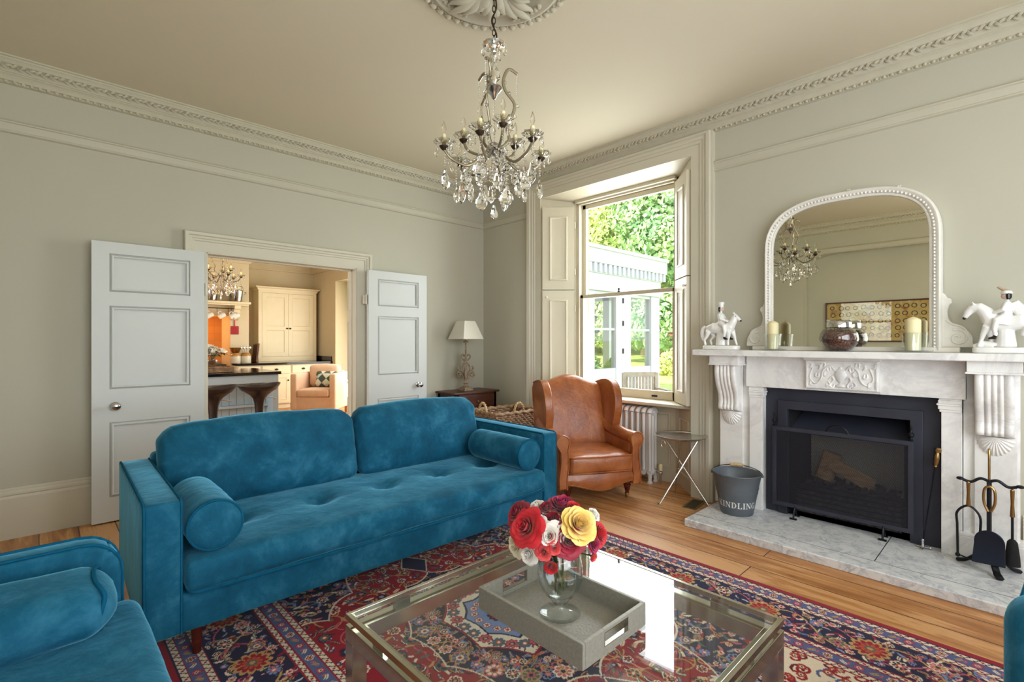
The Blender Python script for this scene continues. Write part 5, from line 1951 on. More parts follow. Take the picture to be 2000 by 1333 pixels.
# ------------------------------------------------------------------ overmantel mirror
MR = thing('mirror', 'white arched overmantel mirror with beaded frame on the mantel shelf', 'mirror', (4.095, YC, HZ + 1.226))
aw, zs, bh = 0.455, 0.72, 0.325
arch = [(-aw, 0.012)]
for k in range(0, 41):
    th_ = pi - pi * k / 40
    c_, s_ = cos(th_), sin(th_)
    arch.append((aw * math.copysign(abs(c_) ** (2 / 2.9), c_), zs + bh * abs(s_) ** (2 / 2.9)))
arch.append((aw, 0.012))
gl = MB()
gl.prism(arch, -0.058, -0.05, 'x')
gl.build('glass', M['mirror'], MR, smooth=0)
fr = MB()
FPROF = [(0.0, 0.058), (0.002, 0.070), (0.010, 0.074), (0.014, 0.070), (0.018, 0.076), (0.034, 0.078), (0.040, 0.086), (0.050, 0.088), (0.058, 0.080), (0.062, 0.060), (0.062, 0.0)]
fr.frame(arch, FPROF, lambda u, v, h: (-h, u, max(v, 0.0)), closed=False)
fr.build('frame', M['whitepaint'], MR, smooth=50)
bd = MB()
L_ = 0
for i in range(len(arch) - 1):
    p0, p1 = Vector(arch[i]), Vector(arch[i + 1])
    d = p1 - p0
    n = Vector((-d.y, d.x)).normalized()
    while L_ < d.length:
        q = p0 + d * (L_ / d.length) + n * 0.026
        bd.ball((-0.080, q.x, q.y), (0.008, 0.0085, 0.0085), 6, 4)
        L_ += 0.021
    L_ -= d.length
bd.build('beading', M['whitepaint'], MR)
bs = MB().box((-0.085, -0.60, 0.0), (0, 0.60, 0.030))
bs.build('base_rail', M['whitepaint'], MR, smooth=0, bevel=0.004)
for sg in (-1, 1):
    sc_ = MB()
    o2 = [(0.50, 0.03), (0.66, 0.03), (0.655, 0.06)] + bez([(0.655, 0.06), (0.65, 0.10), (0.615, 0.15), (0.575, 0.17), (0.548, 0.20), (0.540, 0.25), (0.548, 0.29)], 4) + [(0.560, 0.305), (0.556, 0.33), (0.540, 0.335), (0.528, 0.36), (0.515, 0.372), (0.512, 0.30)]
    sc_.prism([(sg * y, z) for y, z in o2], -0.045, -0.008, 'x')
    sco = sc_.build('scroll_bracket', M['whitepaint'], MR, smooth=40, bevel=0.006)
    vv = MB()
    sp = [(-0.047, sg * (0.588 + (0.006 + 0.0032 * k) * cos(k * 0.55)), 0.088 + (0.006 + 0.0032 * k) * sin(k * 0.55)) for k in range(16)]
    vv.tube(sp, 0.008, 7)
    vv.build('volute', M['whitepaint'], sco)
    v2 = MB().tube(bez([(-0.045, sg * 0.535, 0.20), (-0.047, sg * 0.56, 0.175), (-0.047, sg * 0.615, 0.148), (-0.047, sg * 0.640, 0.09)], 5), 0.006, 7)
    v2.build('raised_rib', M['whitepaint'], sco)
for u in (-0.02, -0.30, 0.30):
    z = zs + bh * (1 - (abs(u) / aw) ** 2.9) ** (1 / 2.9) + 0.062
    k = MB().tube([(-0.02, u, z - 0.008), (-0.02, u, z + 0.014)], 0.004, 6).ball((-0.02, u - 0.006, z + 0.016), 0.006).ball((-0.02, u + 0.006, z + 0.016), 0.006)
    k.build('crest_stub', M['whitepaint'], MR)

# ------------------------------------------------------------------ on the mantel shelf
MZ = HZ + 1.2255


def remesh(o, vox, it=4):
    r = o.modifiers.new('remesh', 'REMESH')
    r.mode = 'VOXEL'
    r.voxel_size = vox
    r.use_smooth_shade = True
    s_ = o.modifiers.new('smooth', 'SMOOTH')
    s_.iterations = it
    s_.factor = 0.5
    return o


def figurine(label, loc, rz, kind, side):
    """white china horse and rider; local X is the way the horse faces"""
    t = thing('figurine', label, 'figurine', loc, rz, 'china riders on the mantel shelf')
    b = MB().prism([(0.14 * math.copysign(abs(cos(a)) ** 0.5, cos(a)), 0.056 * math.copysign(abs(sin(a)) ** 0.5, sin(a))) for a in [2 * pi * k / 32 for k in range(32)]], 0, 0.034, 'z')
    b.build('plinth', M['china'], t, smooth=30, bevel=0.007)
    h = MB()
    h.tube([(-0.105, 0, 0.165), (-0.06, 0, 0.175), (0.0, 0, 0.165), (0.06, 0, 0.175), (0.085, 0, 0.185)], [0.030, 0.044, 0.040, 0.043, 0.034], 14)
    h.ball((-0.095, 0, 0.165), 0.034)
    if kind == 0:      # head carried up
        h.tube([(0.07, 0, 0.185), (0.095, 0, 0.225), (0.105, 0, 0.262)], [0.036, 0.028, 0.022], 12)
        h.tube([(0.100, 0, 0.268), (0.125, 0, 0.248), (0.148, 0, 0.228)], [0.021, 0.016, 0.010], 12)
        for s_ in (-1, 1):
            h.tube([(0.098, s_ * 0.010, 0.278), (0.096, s_ * 0.013, 0.302)], [0.007, 0.002], 8)
        head, eye = (0.150, 0.226), (0.118, 0.262)
    else:              # neck arched, head tucked low
        h.tube([(0.06, 0, 0.185), (0.085, 0, 0.235), (0.112, 0, 0.262), (0.138, 0, 0.258)], [0.042, 0.036, 0.030, 0.026], 12)
        h.tube([(0.135, 0, 0.262), (0.158, 0, 0.235), (0.172, 0, 0.205)], [0.026, 0.020, 0.012], 12)
        for s_ in (-1, 1):
            h.tube([(0.132, s_ * 0.014, 0.280), (0.140, s_ * 0.020, 0.298)], [0.008, 0.002], 8)
        head, eye = (0.175, 0.202), (0.150, 0.250)
    for x, s_, pts in ((0.07, 1, [(0.075, 0.15), (0.092, 0.11), (0.100, 0.075), (0.112, 0.036)]), (0.07, -1, [(0.065, 0.15), (0.064, 0.10), (0.060, 0.07), (0.062, 0.034)]),
                       (-0.09, 1, [(-0.09, 0.15), (-0.068, 0.105), (-0.098, 0.075), (-0.086, 0.036)]), (-0.09, -1, [(-0.095, 0.15), (-0.110, 0.105), (-0.128, 0.075), (-0.118, 0.036)])):
        h.tube([(q[0], s_ * 0.022, q[1]) for q in pts], [0.024, 0.014, 0.010, 0.010], 10)
    h.tube(bez([(-0.125, 0, 0.185), (-0.150, 0, 0.165), (-0.152, 0, 0.11), (-0.132, 0, 0.06)], 4), [0.010] + [0.015] * 10 + [0.006] * 2, 10)
    h.tube([(0.0, 0, 0.034), (0.0, 0, 0.14)], [0.045, 0.034], 12, sq=(1, 0.8))
    if kind == 1:
        h.tube([(0.05, 0, 0.034), (0.09, 0, 0.05), (0.135, 0, 0.034)], [0.03, 0.022, 0.016], 10)
    ho = h.build('horse', M['china'], t)
    remesh(ho, 0.0042)
    # rider: body, arms and legs in one surface
    r = MB()
    r.tube([(0.0, 0, 0.195), (0.0, 0, 0.235), (-0.004, 0, 0.275), (-0.004, 0, 0.292)], [0.036, 0.030, 0.032, 0.014], 14, sq=(0.8, 1.05))
    r.tube([(-0.003, 0, 0.285), (-0.003, 0, 0.310)], 0.010, 10)
    r.ball((-0.002, 0, 0.323), (0.018, 0.017, 0.021), 12, 8)
    r.ball((0.016, 0, 0.321), (0.005, 0.004, 0.005))
    for s_ in (-1, 1):
        r.tube([(0.002, s_ * 0.020, 0.205), (0.040, s_ * 0.044, 0.185), (0.046, s_ * 0.047, 0.140)], [0.024, 0.019, 0.013], 10)
        r.tube([(0.046, s_ * 0.047, 0.140), (0.042, s_ * 0.047, 0.105), (0.044, s_ * 0.048, 0.095)], [0.013, 0.010, 0.009], 10)
        hand = (0.062, s_ * 0.018, 0.222) if (s_ == 1 or kind == 0) else (0.005, s_ * 0.050, 0.205)
        r.tube([(-0.004, s_ * 0.032, 0.282), (0.010, s_ * 0.048, 0.245), hand], [0.014, 0.012, 0.008], 10)
    if kind == 1:
        r.tube([(0.01, 0, 0.205), (0.016, 0, 0.160)], [0.050, 0.060], 18, sq=(0.8, 1.0))
        r.tube([(-0.03, -0.02, 0.29), (-0.055, -0.03, 0.24), (-0.06, -0.03, 0.19)], [0.02, 0.032, 0.02], 10)
    else:
        r.tube([(-0.01, 0, 0.21), (-0.035, 0, 0.19), (-0.05, 0, 0.175)], [0.03, 0.034, 0.02], 10, sq=(0.7, 1.2))
    ro = r.build('rider', M['china'], t)
    remesh(ro, 0.0036, 3)
    f = MB().ball((0.008, 0, 0.322), (0.0135, 0.0145, 0.017), 12, 8)
    f.build('face', M['skin'], t)
    hr = MB()
    for s_ in (-1, 1):
        hr.tube([(-0.008, s_ * 0.015, 0.336), (-0.008, s_ * 0.020, 0.318), (-0.008, s_ * 0.017, 0.302)], [0.008, 0.010, 0.006], 8)
    hr.ball((-0.012, 0, 0.322), (0.012, 0.017, 0.021))
    hr.build('hair', M['blackglaze'], t)
    ht = MB()
    if kind == 0:
        ht.lathe([(0.019, 0.336), (0.020, 0.352), (0.026, 0.372), (0.024, 0.377), (0.0, 0.374)], 14, c=(-0.002, 0, 0))
        ht.build('tall_hat', M['china'], t)
    else:
        ht.lathe([(0.024, 0.334), (0.026, 0.340), (0.020, 0.350), (0.0, 0.356)], 14, c=(-0.002, 0, 0))
        ht.build('bonnet', M['china'], t)
        fe = MB().tube(bez([(-0.015, 0, 0.346), (0.012, 0.0, 0.358), (0.035, 0, 0.376)], 4), [0.008, 0.009, 0.009, 0.009, 0.008, 0.007, 0.006, 0.006, 0.005], 8)
        fe.build('feather', simple('tan_glaze', srgb(176, 150, 120), 0.3), t)
    for s_ in (-1, 1):
        bt = MB().tube([(0.043, s_ * 0.048, 0.098), (0.048, s_ * 0.050, 0.088), (0.070, s_ * 0.052, 0.084)], [0.011, 0.010, 0.005], 8)
        bt.build('boot', M['blackglaze'], t)
        MB().ball((eye[0], s_ * 0.018, eye[1]), 0.004, 6, 4).build('horse_eye', M['blackglaze'], t)
    mz = MB().ball((head[0] - 0.001, 0, head[1]), (0.009, 0.008, 0.008), 8, 5)
    mz.build('muzzle', M['blackglaze'], t)
    return t


figurine('white china rider in tall hat on horse, mantel end nearest the window', (3.915, 1.685, MZ), radians(-90), 0, -1)
figurine('white china rider in feathered bonnet on horse with lowered head, right mantel end', (3.915, 0.085, MZ), radians(90), 1, 1)


def candle_set(labc, labh, x, y, r, h):
    t = thing('candle_holder', labh, 'candle holder', (x, y, MZ), 0, 'glass candle holders on the mantel')
    pl_ = MB().lathe([(0, 0.0), (r * 1.1, 0.0), (r * 2.35, 0.006), (r * 2.45, 0.010), (r * 2.3, 0.011), (r * 1.1, 0.006), (0, 0.006)], 40)
    pl_.build('glass_plate', M['glass'], t, smooth=50)
    n = 40
    cup = MB()
    prof = [(r * 1.30, 0.0115), (r * 1.34, 0.05), (r * 1.42, 0.10), (r * 1.52, 0.122)]
    gv = []
    for k, (rr, z) in enumerate(prof + [(a - 0.005, b) for a, b in prof[::-1]]):
        for i in range(n * 2):
            a = 2 * pi * i / (n * 2)
            q = rr * (1 + 0.035 * cos(a * 10))
            gv.append((q * cos(a), q * sin(a), z))
    K = n * 2
    cup.add(gv, [(j * K + i, j * K + (i + 1) % K, (j + 1) * K + (i + 1) % K, (j + 1) * K + i) for j in range(7) for i in range(K)])
    cup.build('glass_cup', M['glass'], t, smooth=60)
    c = thing('candle', labc, 'candle', (x, y, MZ + 0.0125), 0, 'ivory pillar candles on the mantel')
    MB().lathe([(0, 0), (r, 0), (r, h - 0.012), (r * 0.93, h - 0.006), (r * 0.5, h + 0.006), (0, h + 0.012)], 28).build('wax', M['candle'], c, smooth=50)
    MB().tube([(0, 0, h + 0.008), (0.001, 0, h + 0.020), (0.004, 0, h + 0.028)], 0.0014, 6).build('wick', M['rope'], c)


candle_set('ivory pillar candle in the glass holder nearest the window', 'fluted glass candle holder on plate at the left of the mirror', 3.905, 1.300, 0.037, 0.195)
candle_set('ivory pillar candle in the right-hand glass holder', 'fluted glass candle holder on plate at the right of the mirror', 3.905, 0.492, 0.040, 0.195)

JR = thing('jar', 'round glass jar with silver rim on the middle of the mantel', 'jar', (3.905, 0.885, MZ))
JM = MB().lathe([(0, 0.002), (0.05, 0.0), (0.075, 0.012), (0.105, 0.050), (0.114, 0.085), (0.108, 0.120), (0.088, 0.148), (0.072, 0.158), (0.072, 0.162), (0.069, 0.160), (0.085, 0.146), (0.104, 0.119), (0.110, 0.085), (0.101, 0.052), (0.072, 0.016), (0.05, 0.005), (0, 0.006)], 48)
JM.build('glass_body', M['glass'], JR, smooth=60)
rm = MB().lathe([(0.071, 0.160), (0.074, 0.162), (0.074, 0.196), (0.071, 0.200), (0.066, 0.200), (0.066, 0.160)], 40)
rm.build('metal_collar', M['chrome'], JR, smooth=40)
rm = MB().lathe([(0.066, 0.198), (0.070, 0.204), (0.072, 0.214), (0.068, 0.214), (0.064, 0.206)], 40)
rm.build('glass_rim', M['glass'], JR, smooth=40)
pt = MB()
rnd = random.Random(8)
for k in range(1500):
    z = 0.010 + 0.135 * rnd.random()
    rmax = 0.104 * sqrt(max(0.05, 1 - ((z - 0.085) / 0.085) ** 2)) - 0.004
    rr = rmax * (rnd.random() ** 0.22)
    a = rnd.uniform(0, 2 * pi)
    d = Vector((rnd.gauss(0, 1), rnd.gauss(0, 1), rnd.gauss(0, 1))).normalized() * rnd.uniform(0.005, 0.010)
    c = Vector((rr * cos(a), rr * sin(a), z))
    pt.tube([tuple(c - d), tuple(c), tuple(c + d)], [0.0012, 0.0034, 0.001], 5)
pt.lathe([(0, 0.012), (0.07, 0.02), (0.092, 0.06), (0.096, 0.09), (0.08, 0.13), (0, 0.14)], 20)
pm = NT('dried_brown_petals')
nz = pm.n('ShaderNodeTexNoise', Scale=90.0, Detail=2.0)
pm.l(pm.coord(), 0, nz, 'Vector')
rp = pm.ramp([(0.35, srgb(44, 22, 18)), (0.55, srgb(104, 58, 44)), (0.72, srgb(168, 112, 90))])
pm.l(nz, 'Fac', rp, 'Fac')
pm.l(rp, 'Color', pm.p, 'Base Color')
setp(pm.p, Roughness=0.7)
po = pt.build('potpourri', pm.m, None, smooth=60)
po.location = (3.905, 0.885, MZ)
tag(po, 'brown dried potpourri filling the round jar', 'potpourri', kind='stuff')

# ------------------------------------------------------------------ corner chest and lamp
ST = thing('side_table', 'small dark mahogany side table in the corner under the lamp', 'side table', (3.34, 4.395, 0))
MB().box((-0.012, -0.012, 0.745), (0.652, 0.375, 0.768)).build('top', M['darkwood'], ST, smooth=0, bevel=0.006)
b = MB()
b.box((0.02, 0.015, 0.56), (0.62, 0.36, 0.745))
b.build('carcase', M['darkwood'], ST, smooth=0, bevel=0.002)
dr = MB().box((0.06, 0.004, 0.585), (0.58, 0.02, 0.725))
do = dr.build('drawer', M['darkwood'], ST, smooth=0, bevel=0.003)
MB().ball((0.32, -0.008, 0.655), 0.013, 10, 6).build('knob', M['brass'], do)
for x in (0.02, 0.58):
    for y in (0.015, 0.32):
        MB().box((x, y, 0), (x + 0.04, y + 0.04, 0.745)).build('leg', M['darkwood'], ST, smooth=0, bevel=0.003)

LP = thing('table_lamp', 'table lamp with square ivory shade and distressed scrollwork base', 'lamp', (3.635, 4.585, 0.7685))
b = MB()
b.box((-0.062, -0.062, 0), (0.062, 0.062, 0.022)).box((-0.048, -0.048, 0.022), (0.048, 0.048, 0.038))
b.lathe([(0.030, 0.038), (0.038, 0.050), (0.024, 0.062), (0.020, 0.075), (0.034, 0.088), (0.030, 0.102), (0.016, 0.112), (0.014, 0.13)], 16)
b.build('base', M['scroll'], LP, smooth=40)
c = MB()
c.tube([(0, 0, 0.12), (0, 0, 0.20), (0, 0, 0.30)], [0.016, 0.024, 0.010], 10)
c.tube([(0, 0, 0.30), (0, 0, 0.48), (0, 0, 0.56)], [0.010, 0.011, 0.010], 10)
c.lathe([(0.010, 0.56), (0.030, 0.565), (0.034, 0.575), (0.026, 0.582), (0.010, 0.59)], 16)
c.build('stem', M['scroll'], LP)
for q in range(2):
    for sg in (-1, 1):
        s_ = MB().at((0, 0, 0), rz=radians(-44 + 90 * q) if q == 0 else radians(46))
        sc_ = 1.0 if q == 0 else 0.6
        # big C scroll, upper leaf scroll and lyre bar, mirrored
        s_.tube(bez([(sg * 0.02, 0, 0.13), (sg * 0.05 * sc_, 0, 0.19), (sg * 0.088 * sc_, 0, 0.215), (sg * 0.100 * sc_, 0, 0.185), (sg * 0.082 * sc_, 0, 0.160), (sg * 0.064 * sc_, 0, 0.178), (sg * 0.074 * sc_, 0, 0.192)], 5), 0.0115, 7)
        s_.tube(bez([(sg * 0.012, 0, 0.165), (sg * 0.048 * sc_, 0, 0.235), (sg * 0.040 * sc_, 0, 0.29), (sg * 0.006, 0, 0.345)], 5), 0.010, 7)
        s_.tube(bez([(sg * 0.045 * sc_, 0, 0.225), (sg * 0.078 * sc_, 0, 0.245), (sg * 0.086 * sc_, 0, 0.275), (sg * 0.064 * sc_, 0, 0.285)], 5), [0.0105] * 14 + [0.005] * 2, 7)
        s_.tube(bez([(sg * 0.008, 0, 0.345), (sg * 0.045 * sc_, 0, 0.375), (sg * 0.052 * sc_, 0, 0.405), (sg * 0.028 * sc_, 0, 0.425), (sg * 0.022 * sc_, 0, 0.400)], 5), 0.0095, 7)
        s_.build('scroll', M['scroll'], LP)
sh = MB()
zb_, zt_, hb_, ht_ = 0.605, 0.815, 0.150, 0.078
for o in (0.0, 0.003):
    vs = [(sx * (hb_ - o), sy * (hb_ - o), zb_) for sx, sy in ((-1, -1), (1, -1), (1, 1), (-1, 1))] + [(sx * (ht_ - o), sy * (ht_ - o), zt_) for sx, sy in ((-1, -1), (1, -1), (1, 1), (-1, 1))]
    sh.add(vs, [(i, (i + 1) % 4, 4 + (i + 1) % 4, 4 + i) for i in range(4)])
sh.build('lamp_shade', M['lampshade'], LP, smooth=0)
hr = MB().tube([(0, 0, 0.59), (0, 0, 0.66)], 0.012, 10)
hr.tube([(-ht_ + 0.002, 0, 0.80), (0, 0, 0.80), (ht_ - 0.002, 0, 0.80)], 0.002, 5).tube([(0, 0, 0.66), (0, 0, 0.80)], 0.003, 5)
hr.build('lamp_holder', M['brass'], LP)

# ------------------------------------------------------------------ wicker log basket
BS = thing('basket', 'big rectangular wicker basket with rope handles behind the sofa', 'basket', (3.60, 3.86, 0), radians(-4))
bx_, by_, bz_ = 0.30, 0.22, 0.615
w = MB()
rows, per = 26, 88
for k in range(rows):
    z = 0.02 + (bz_ - 0.03) * k / rows
    g = 0.86 + 0.14 * z / bz_
    pts = []
    for i in range(per):
        t = i / per * 4
        s_, f = int(t), t - int(t)
        cx = [(-1 + 2 * f, -1), (1, -1 + 2 * f), (1 - 2 * f, 1), (-1, 1 - 2 * f)][s_]
        off = 0.006 * (1 if (i + k) % 2 else -1)
        nx_, ny_ = [(0, -1), (1, 0), (0, 1), (-1, 0)][s_]
        pts.append((cx[0] * bx_ * g + nx_ * off, cx[1] * by_ * g + ny_ * off, z + 0.004 * sin(i * 1.7 + k)))
    w.tube(pts, 0.0125, 6, closed=True)
w.build('woven_side', M['wicker'], BS)
rimp = []
for i in range(64):
    t = i / 64 * 4
    s_, f = int(t), t - int(t)
    cx = [(-1 + 2 * f, -1), (1, -1 + 2 * f), (1 - 2 * f, 1), (-1, 1 - 2 * f)][s_]
    rimp.append((cx[0] * bx_ + 0.007 * sin(i * 2.2), cx[1] * by_ + 0.007 * cos(i * 2.2), bz_ - 0.005 + 0.008 * sin(i * 2.2)))
MB().tube(rimp, 0.020, 8, closed=True).build('braided_rim', M['wicker'], BS)
MB().box((-bx_ * 0.86, -by_ * 0.86, 0.0), (bx_ * 0.86, by_ * 0.86, 0.02)).build('base', M['wicker'], BS, smooth=0)
for (cx, cy_, dx, dy) in ((0.0, -by_, 1, 0), (-bx_, 0.0, 0, 1)):
    h = MB()
    for ph in (0, pi):
        pts = []
        for k in range(31):
            a = pi * k / 30
            r_ = 0.068
            u, v = r_ * cos(a), 0.105 * sin(a)
            tw_ = 0.008
            pts.append((cx + dx * u + dy * tw_ * cos(k * 1.1 + ph) * 1.0, cy_ + dy * u + dx * tw_ * cos(k * 1.1 + ph), bz_ - 0.04 + v + 0.03 + tw_ * sin(k * 1.1 + ph)))
        h.tube(pts, 0.0085, 6)
    h.build('rope_handle', M['rope'], BS)

# ------------------------------------------------------------------ radiator in the window recess
RD = thing('radiator', 'white cast-iron column radiator under the window', 'radiator', (4.235, 2.93, 0))
nsec, pit = 15, 0.064
for k in range(nsec):
    y = (k - (nsec - 1) / 2) * pit
    s_ = MB()
    for xo_ in (-0.052, 0.0, 0.052):
        s_.tube([(xo_, y, 0.12), (xo_, y, 0.66)], 0.0155, 8, sq=(1, 1))
    for z in (0.105, 0.675):
        s_.tube(bez([(-0.058, y, z - 0.012 if z < 0.3 else z - 0.012), (-0.045, y, z + (0.012 if z > 0.3 else -0.012)), (0, y, z + (0.018 if z > 0.3 else -0.014)), (0.045, y, z + (0.012 if z > 0.3 else -0.012)), (0.058, y, z - 0.012)], 4), 0.024, 10)
    s_.tube([(0, y - pit / 2, 0.105), (0, y + pit / 2, 0.105)], 0.022, 10).tube([(0, y - pit / 2, 0.66), (0, y + pit / 2, 0.66)], 0.022, 10)
    s_.build('column_section', M['radiator'], RD, smooth=60)
for k in (0, nsec - 1):
    y = (k - (nsec - 1) / 2) * pit
    for x in (-0.048, 0.048):
        f = MB().lathe([(0.026, 0.0), (0.028, 0.010), (0.016, 0.022), (0.018, 0.05), (0.022, 0.09)], 12, c=(x, y, 0))
        f.build('foot', M['radiator'], RD)
vy = -(nsec - 1) / 2 * pit - 0.085
v = MB().tube([(0, vy + 0.085, 0.105), (0, vy, 0.105)], 0.010, 8).tube([(0, vy, 0.0), (0, vy, 0.12)], 0.008, 8).ball((0, vy, 0.105), 0.018)
v.build('valve_pipe', M['chrome'], RD)
MB().lathe([(0.017, 0.125), (0.020, 0.135), (0.020, 0.175), (0.015, 0.19), (0, 0.192)], 16, c=(0, vy, 0)).build('valve_head', M['candle'], RD)

# ------------------------------------------------------------------ silver folding tray table
TT = thing('tray_table', 'round silver tray table on crossed tripod rods beside the radiator', 'side table', (3.90, 2.02, 0))
tb = MB().lathe([(0, 0.538), (0.185, 0.538), (0.198, 0.545), (0.212, 0.556), (0.214, 0.560), (0.206, 0.560), (0.196, 0.551), (0.182, 0.544), (0, 0.544)], 56)
tb.build('tray_top', M['silver'], TT, smooth=50)
for k, a in enumerate((160, 40, 280)):
    lg = MB()
    a0, a1 = radians(a), radians(a + 180 - 14)
    p0 = Vector((0.225 * cos(a0), 0.225 * sin(a0), 0.008))
    p1 = Vector((0.175 * cos(a1), 0.175 * sin(a1), 0.538))
    lg.tube([tuple(p0), tuple(p0.lerp(p1, 0.5)), tuple(p1)], 0.0065, 8)
    lg.ball(tuple(p0 + Vector((0, 0, -0.001))), 0.009)
    lg.tube(bez([tuple(p0 + Vector((0, 0, 0.002))), tuple(p0 * 1.10 + Vector((0, 0, 0.008))), tuple(p0 * 1.16 + Vector((0, 0, -0.0005)))], 4), 0.005, 6)
    lg.build('leg', M['silver'], TT)
MB().tube([(0.022 * cos(2 * pi * k / 20), 0.022 * sin(2 * pi * k / 20), 0.272) for k in range(20)], 0.006, 6, closed=True).build('collar', M['silver'], TT)
rg = MB().tube([(-0.20, 0.05 + 0.0 + 0.018 * cos(2 * pi * k / 16), 0.505 + 0.03 * sin(2 * pi * k / 16)) for k in range(16)], 0.003, 6, closed=True)
rg.build('tray_ring', M['silver'], TT)

VT = thing('floor_vent', 'small brass grille plate let into the floor beside the hearth', 'vent', (3.905, 1.905, 0), radians(8))
MB().box((-0.13, -0.055, 0.0005), (0.13, 0.055, 0.005)).build('plate', simple('dull_brass', srgb(122, 112, 76), 0.4, 0.7, 0.2), VT, smooth=0, bevel=0.001)
for k in range(9):
    MB().box((-0.11 + 0.0255 * k, -0.04, 0.005), (-0.098 + 0.0255 * k, 0.04, 0.0056)).build('slot', M['soot'], VT, smooth=0)

# ------------------------------------------------------------------ crystal chandelier


def pendant(mb, top, h, w, a, seg=8):
    """flat faceted pear drop hanging from a point"""
    prof = [(0.02, 0.0), (0.16, 0.10), (0.22, 0.26), (0.42, 0.42), (0.50, 0.62), (0.42, 0.80), (0.22, 0.93), (0.0, 1.0)]
    ca, sa = cos(a), sin(a)
    vs, fs = [], []
    for r, z in prof:
        for i in range(seg):
            t = 2 * pi * i / seg
            x, y = r * w * cos(t), r * w * 0.42 * sin(t)
            vs.append((top[0] + x * ca - y * sa, top[1] + x * sa + y * ca, top[2] - z * h))
    for j in range(len(prof) - 1):
        for i in range(seg):
            fs.append((j * seg + i, (j + 1) * seg + i, (j + 1) * seg + (i + 1) % seg, j * seg + (i + 1) % seg))
    mb.add(vs, fs)


def beads(mb, pts, r, gap):
    acc = 0.0
    P = [Vector(p) for p in pts]
    for p, q in zip(P[:-1], P[1:]):
        L = (q - p).length
        while acc < L:
            c = p.lerp(q, acc / L)
            mb.ball(tuple(c), r, 6, 4)
            acc += gap
        acc -= L


BULB = crystal('clear_bulb_glass', (1, 0.98, 0.94), 1.2)
GREYMETAL = simple('glass_sheathed_arm', srgb(150, 140, 116), 0.25, 0.55, 0.15)


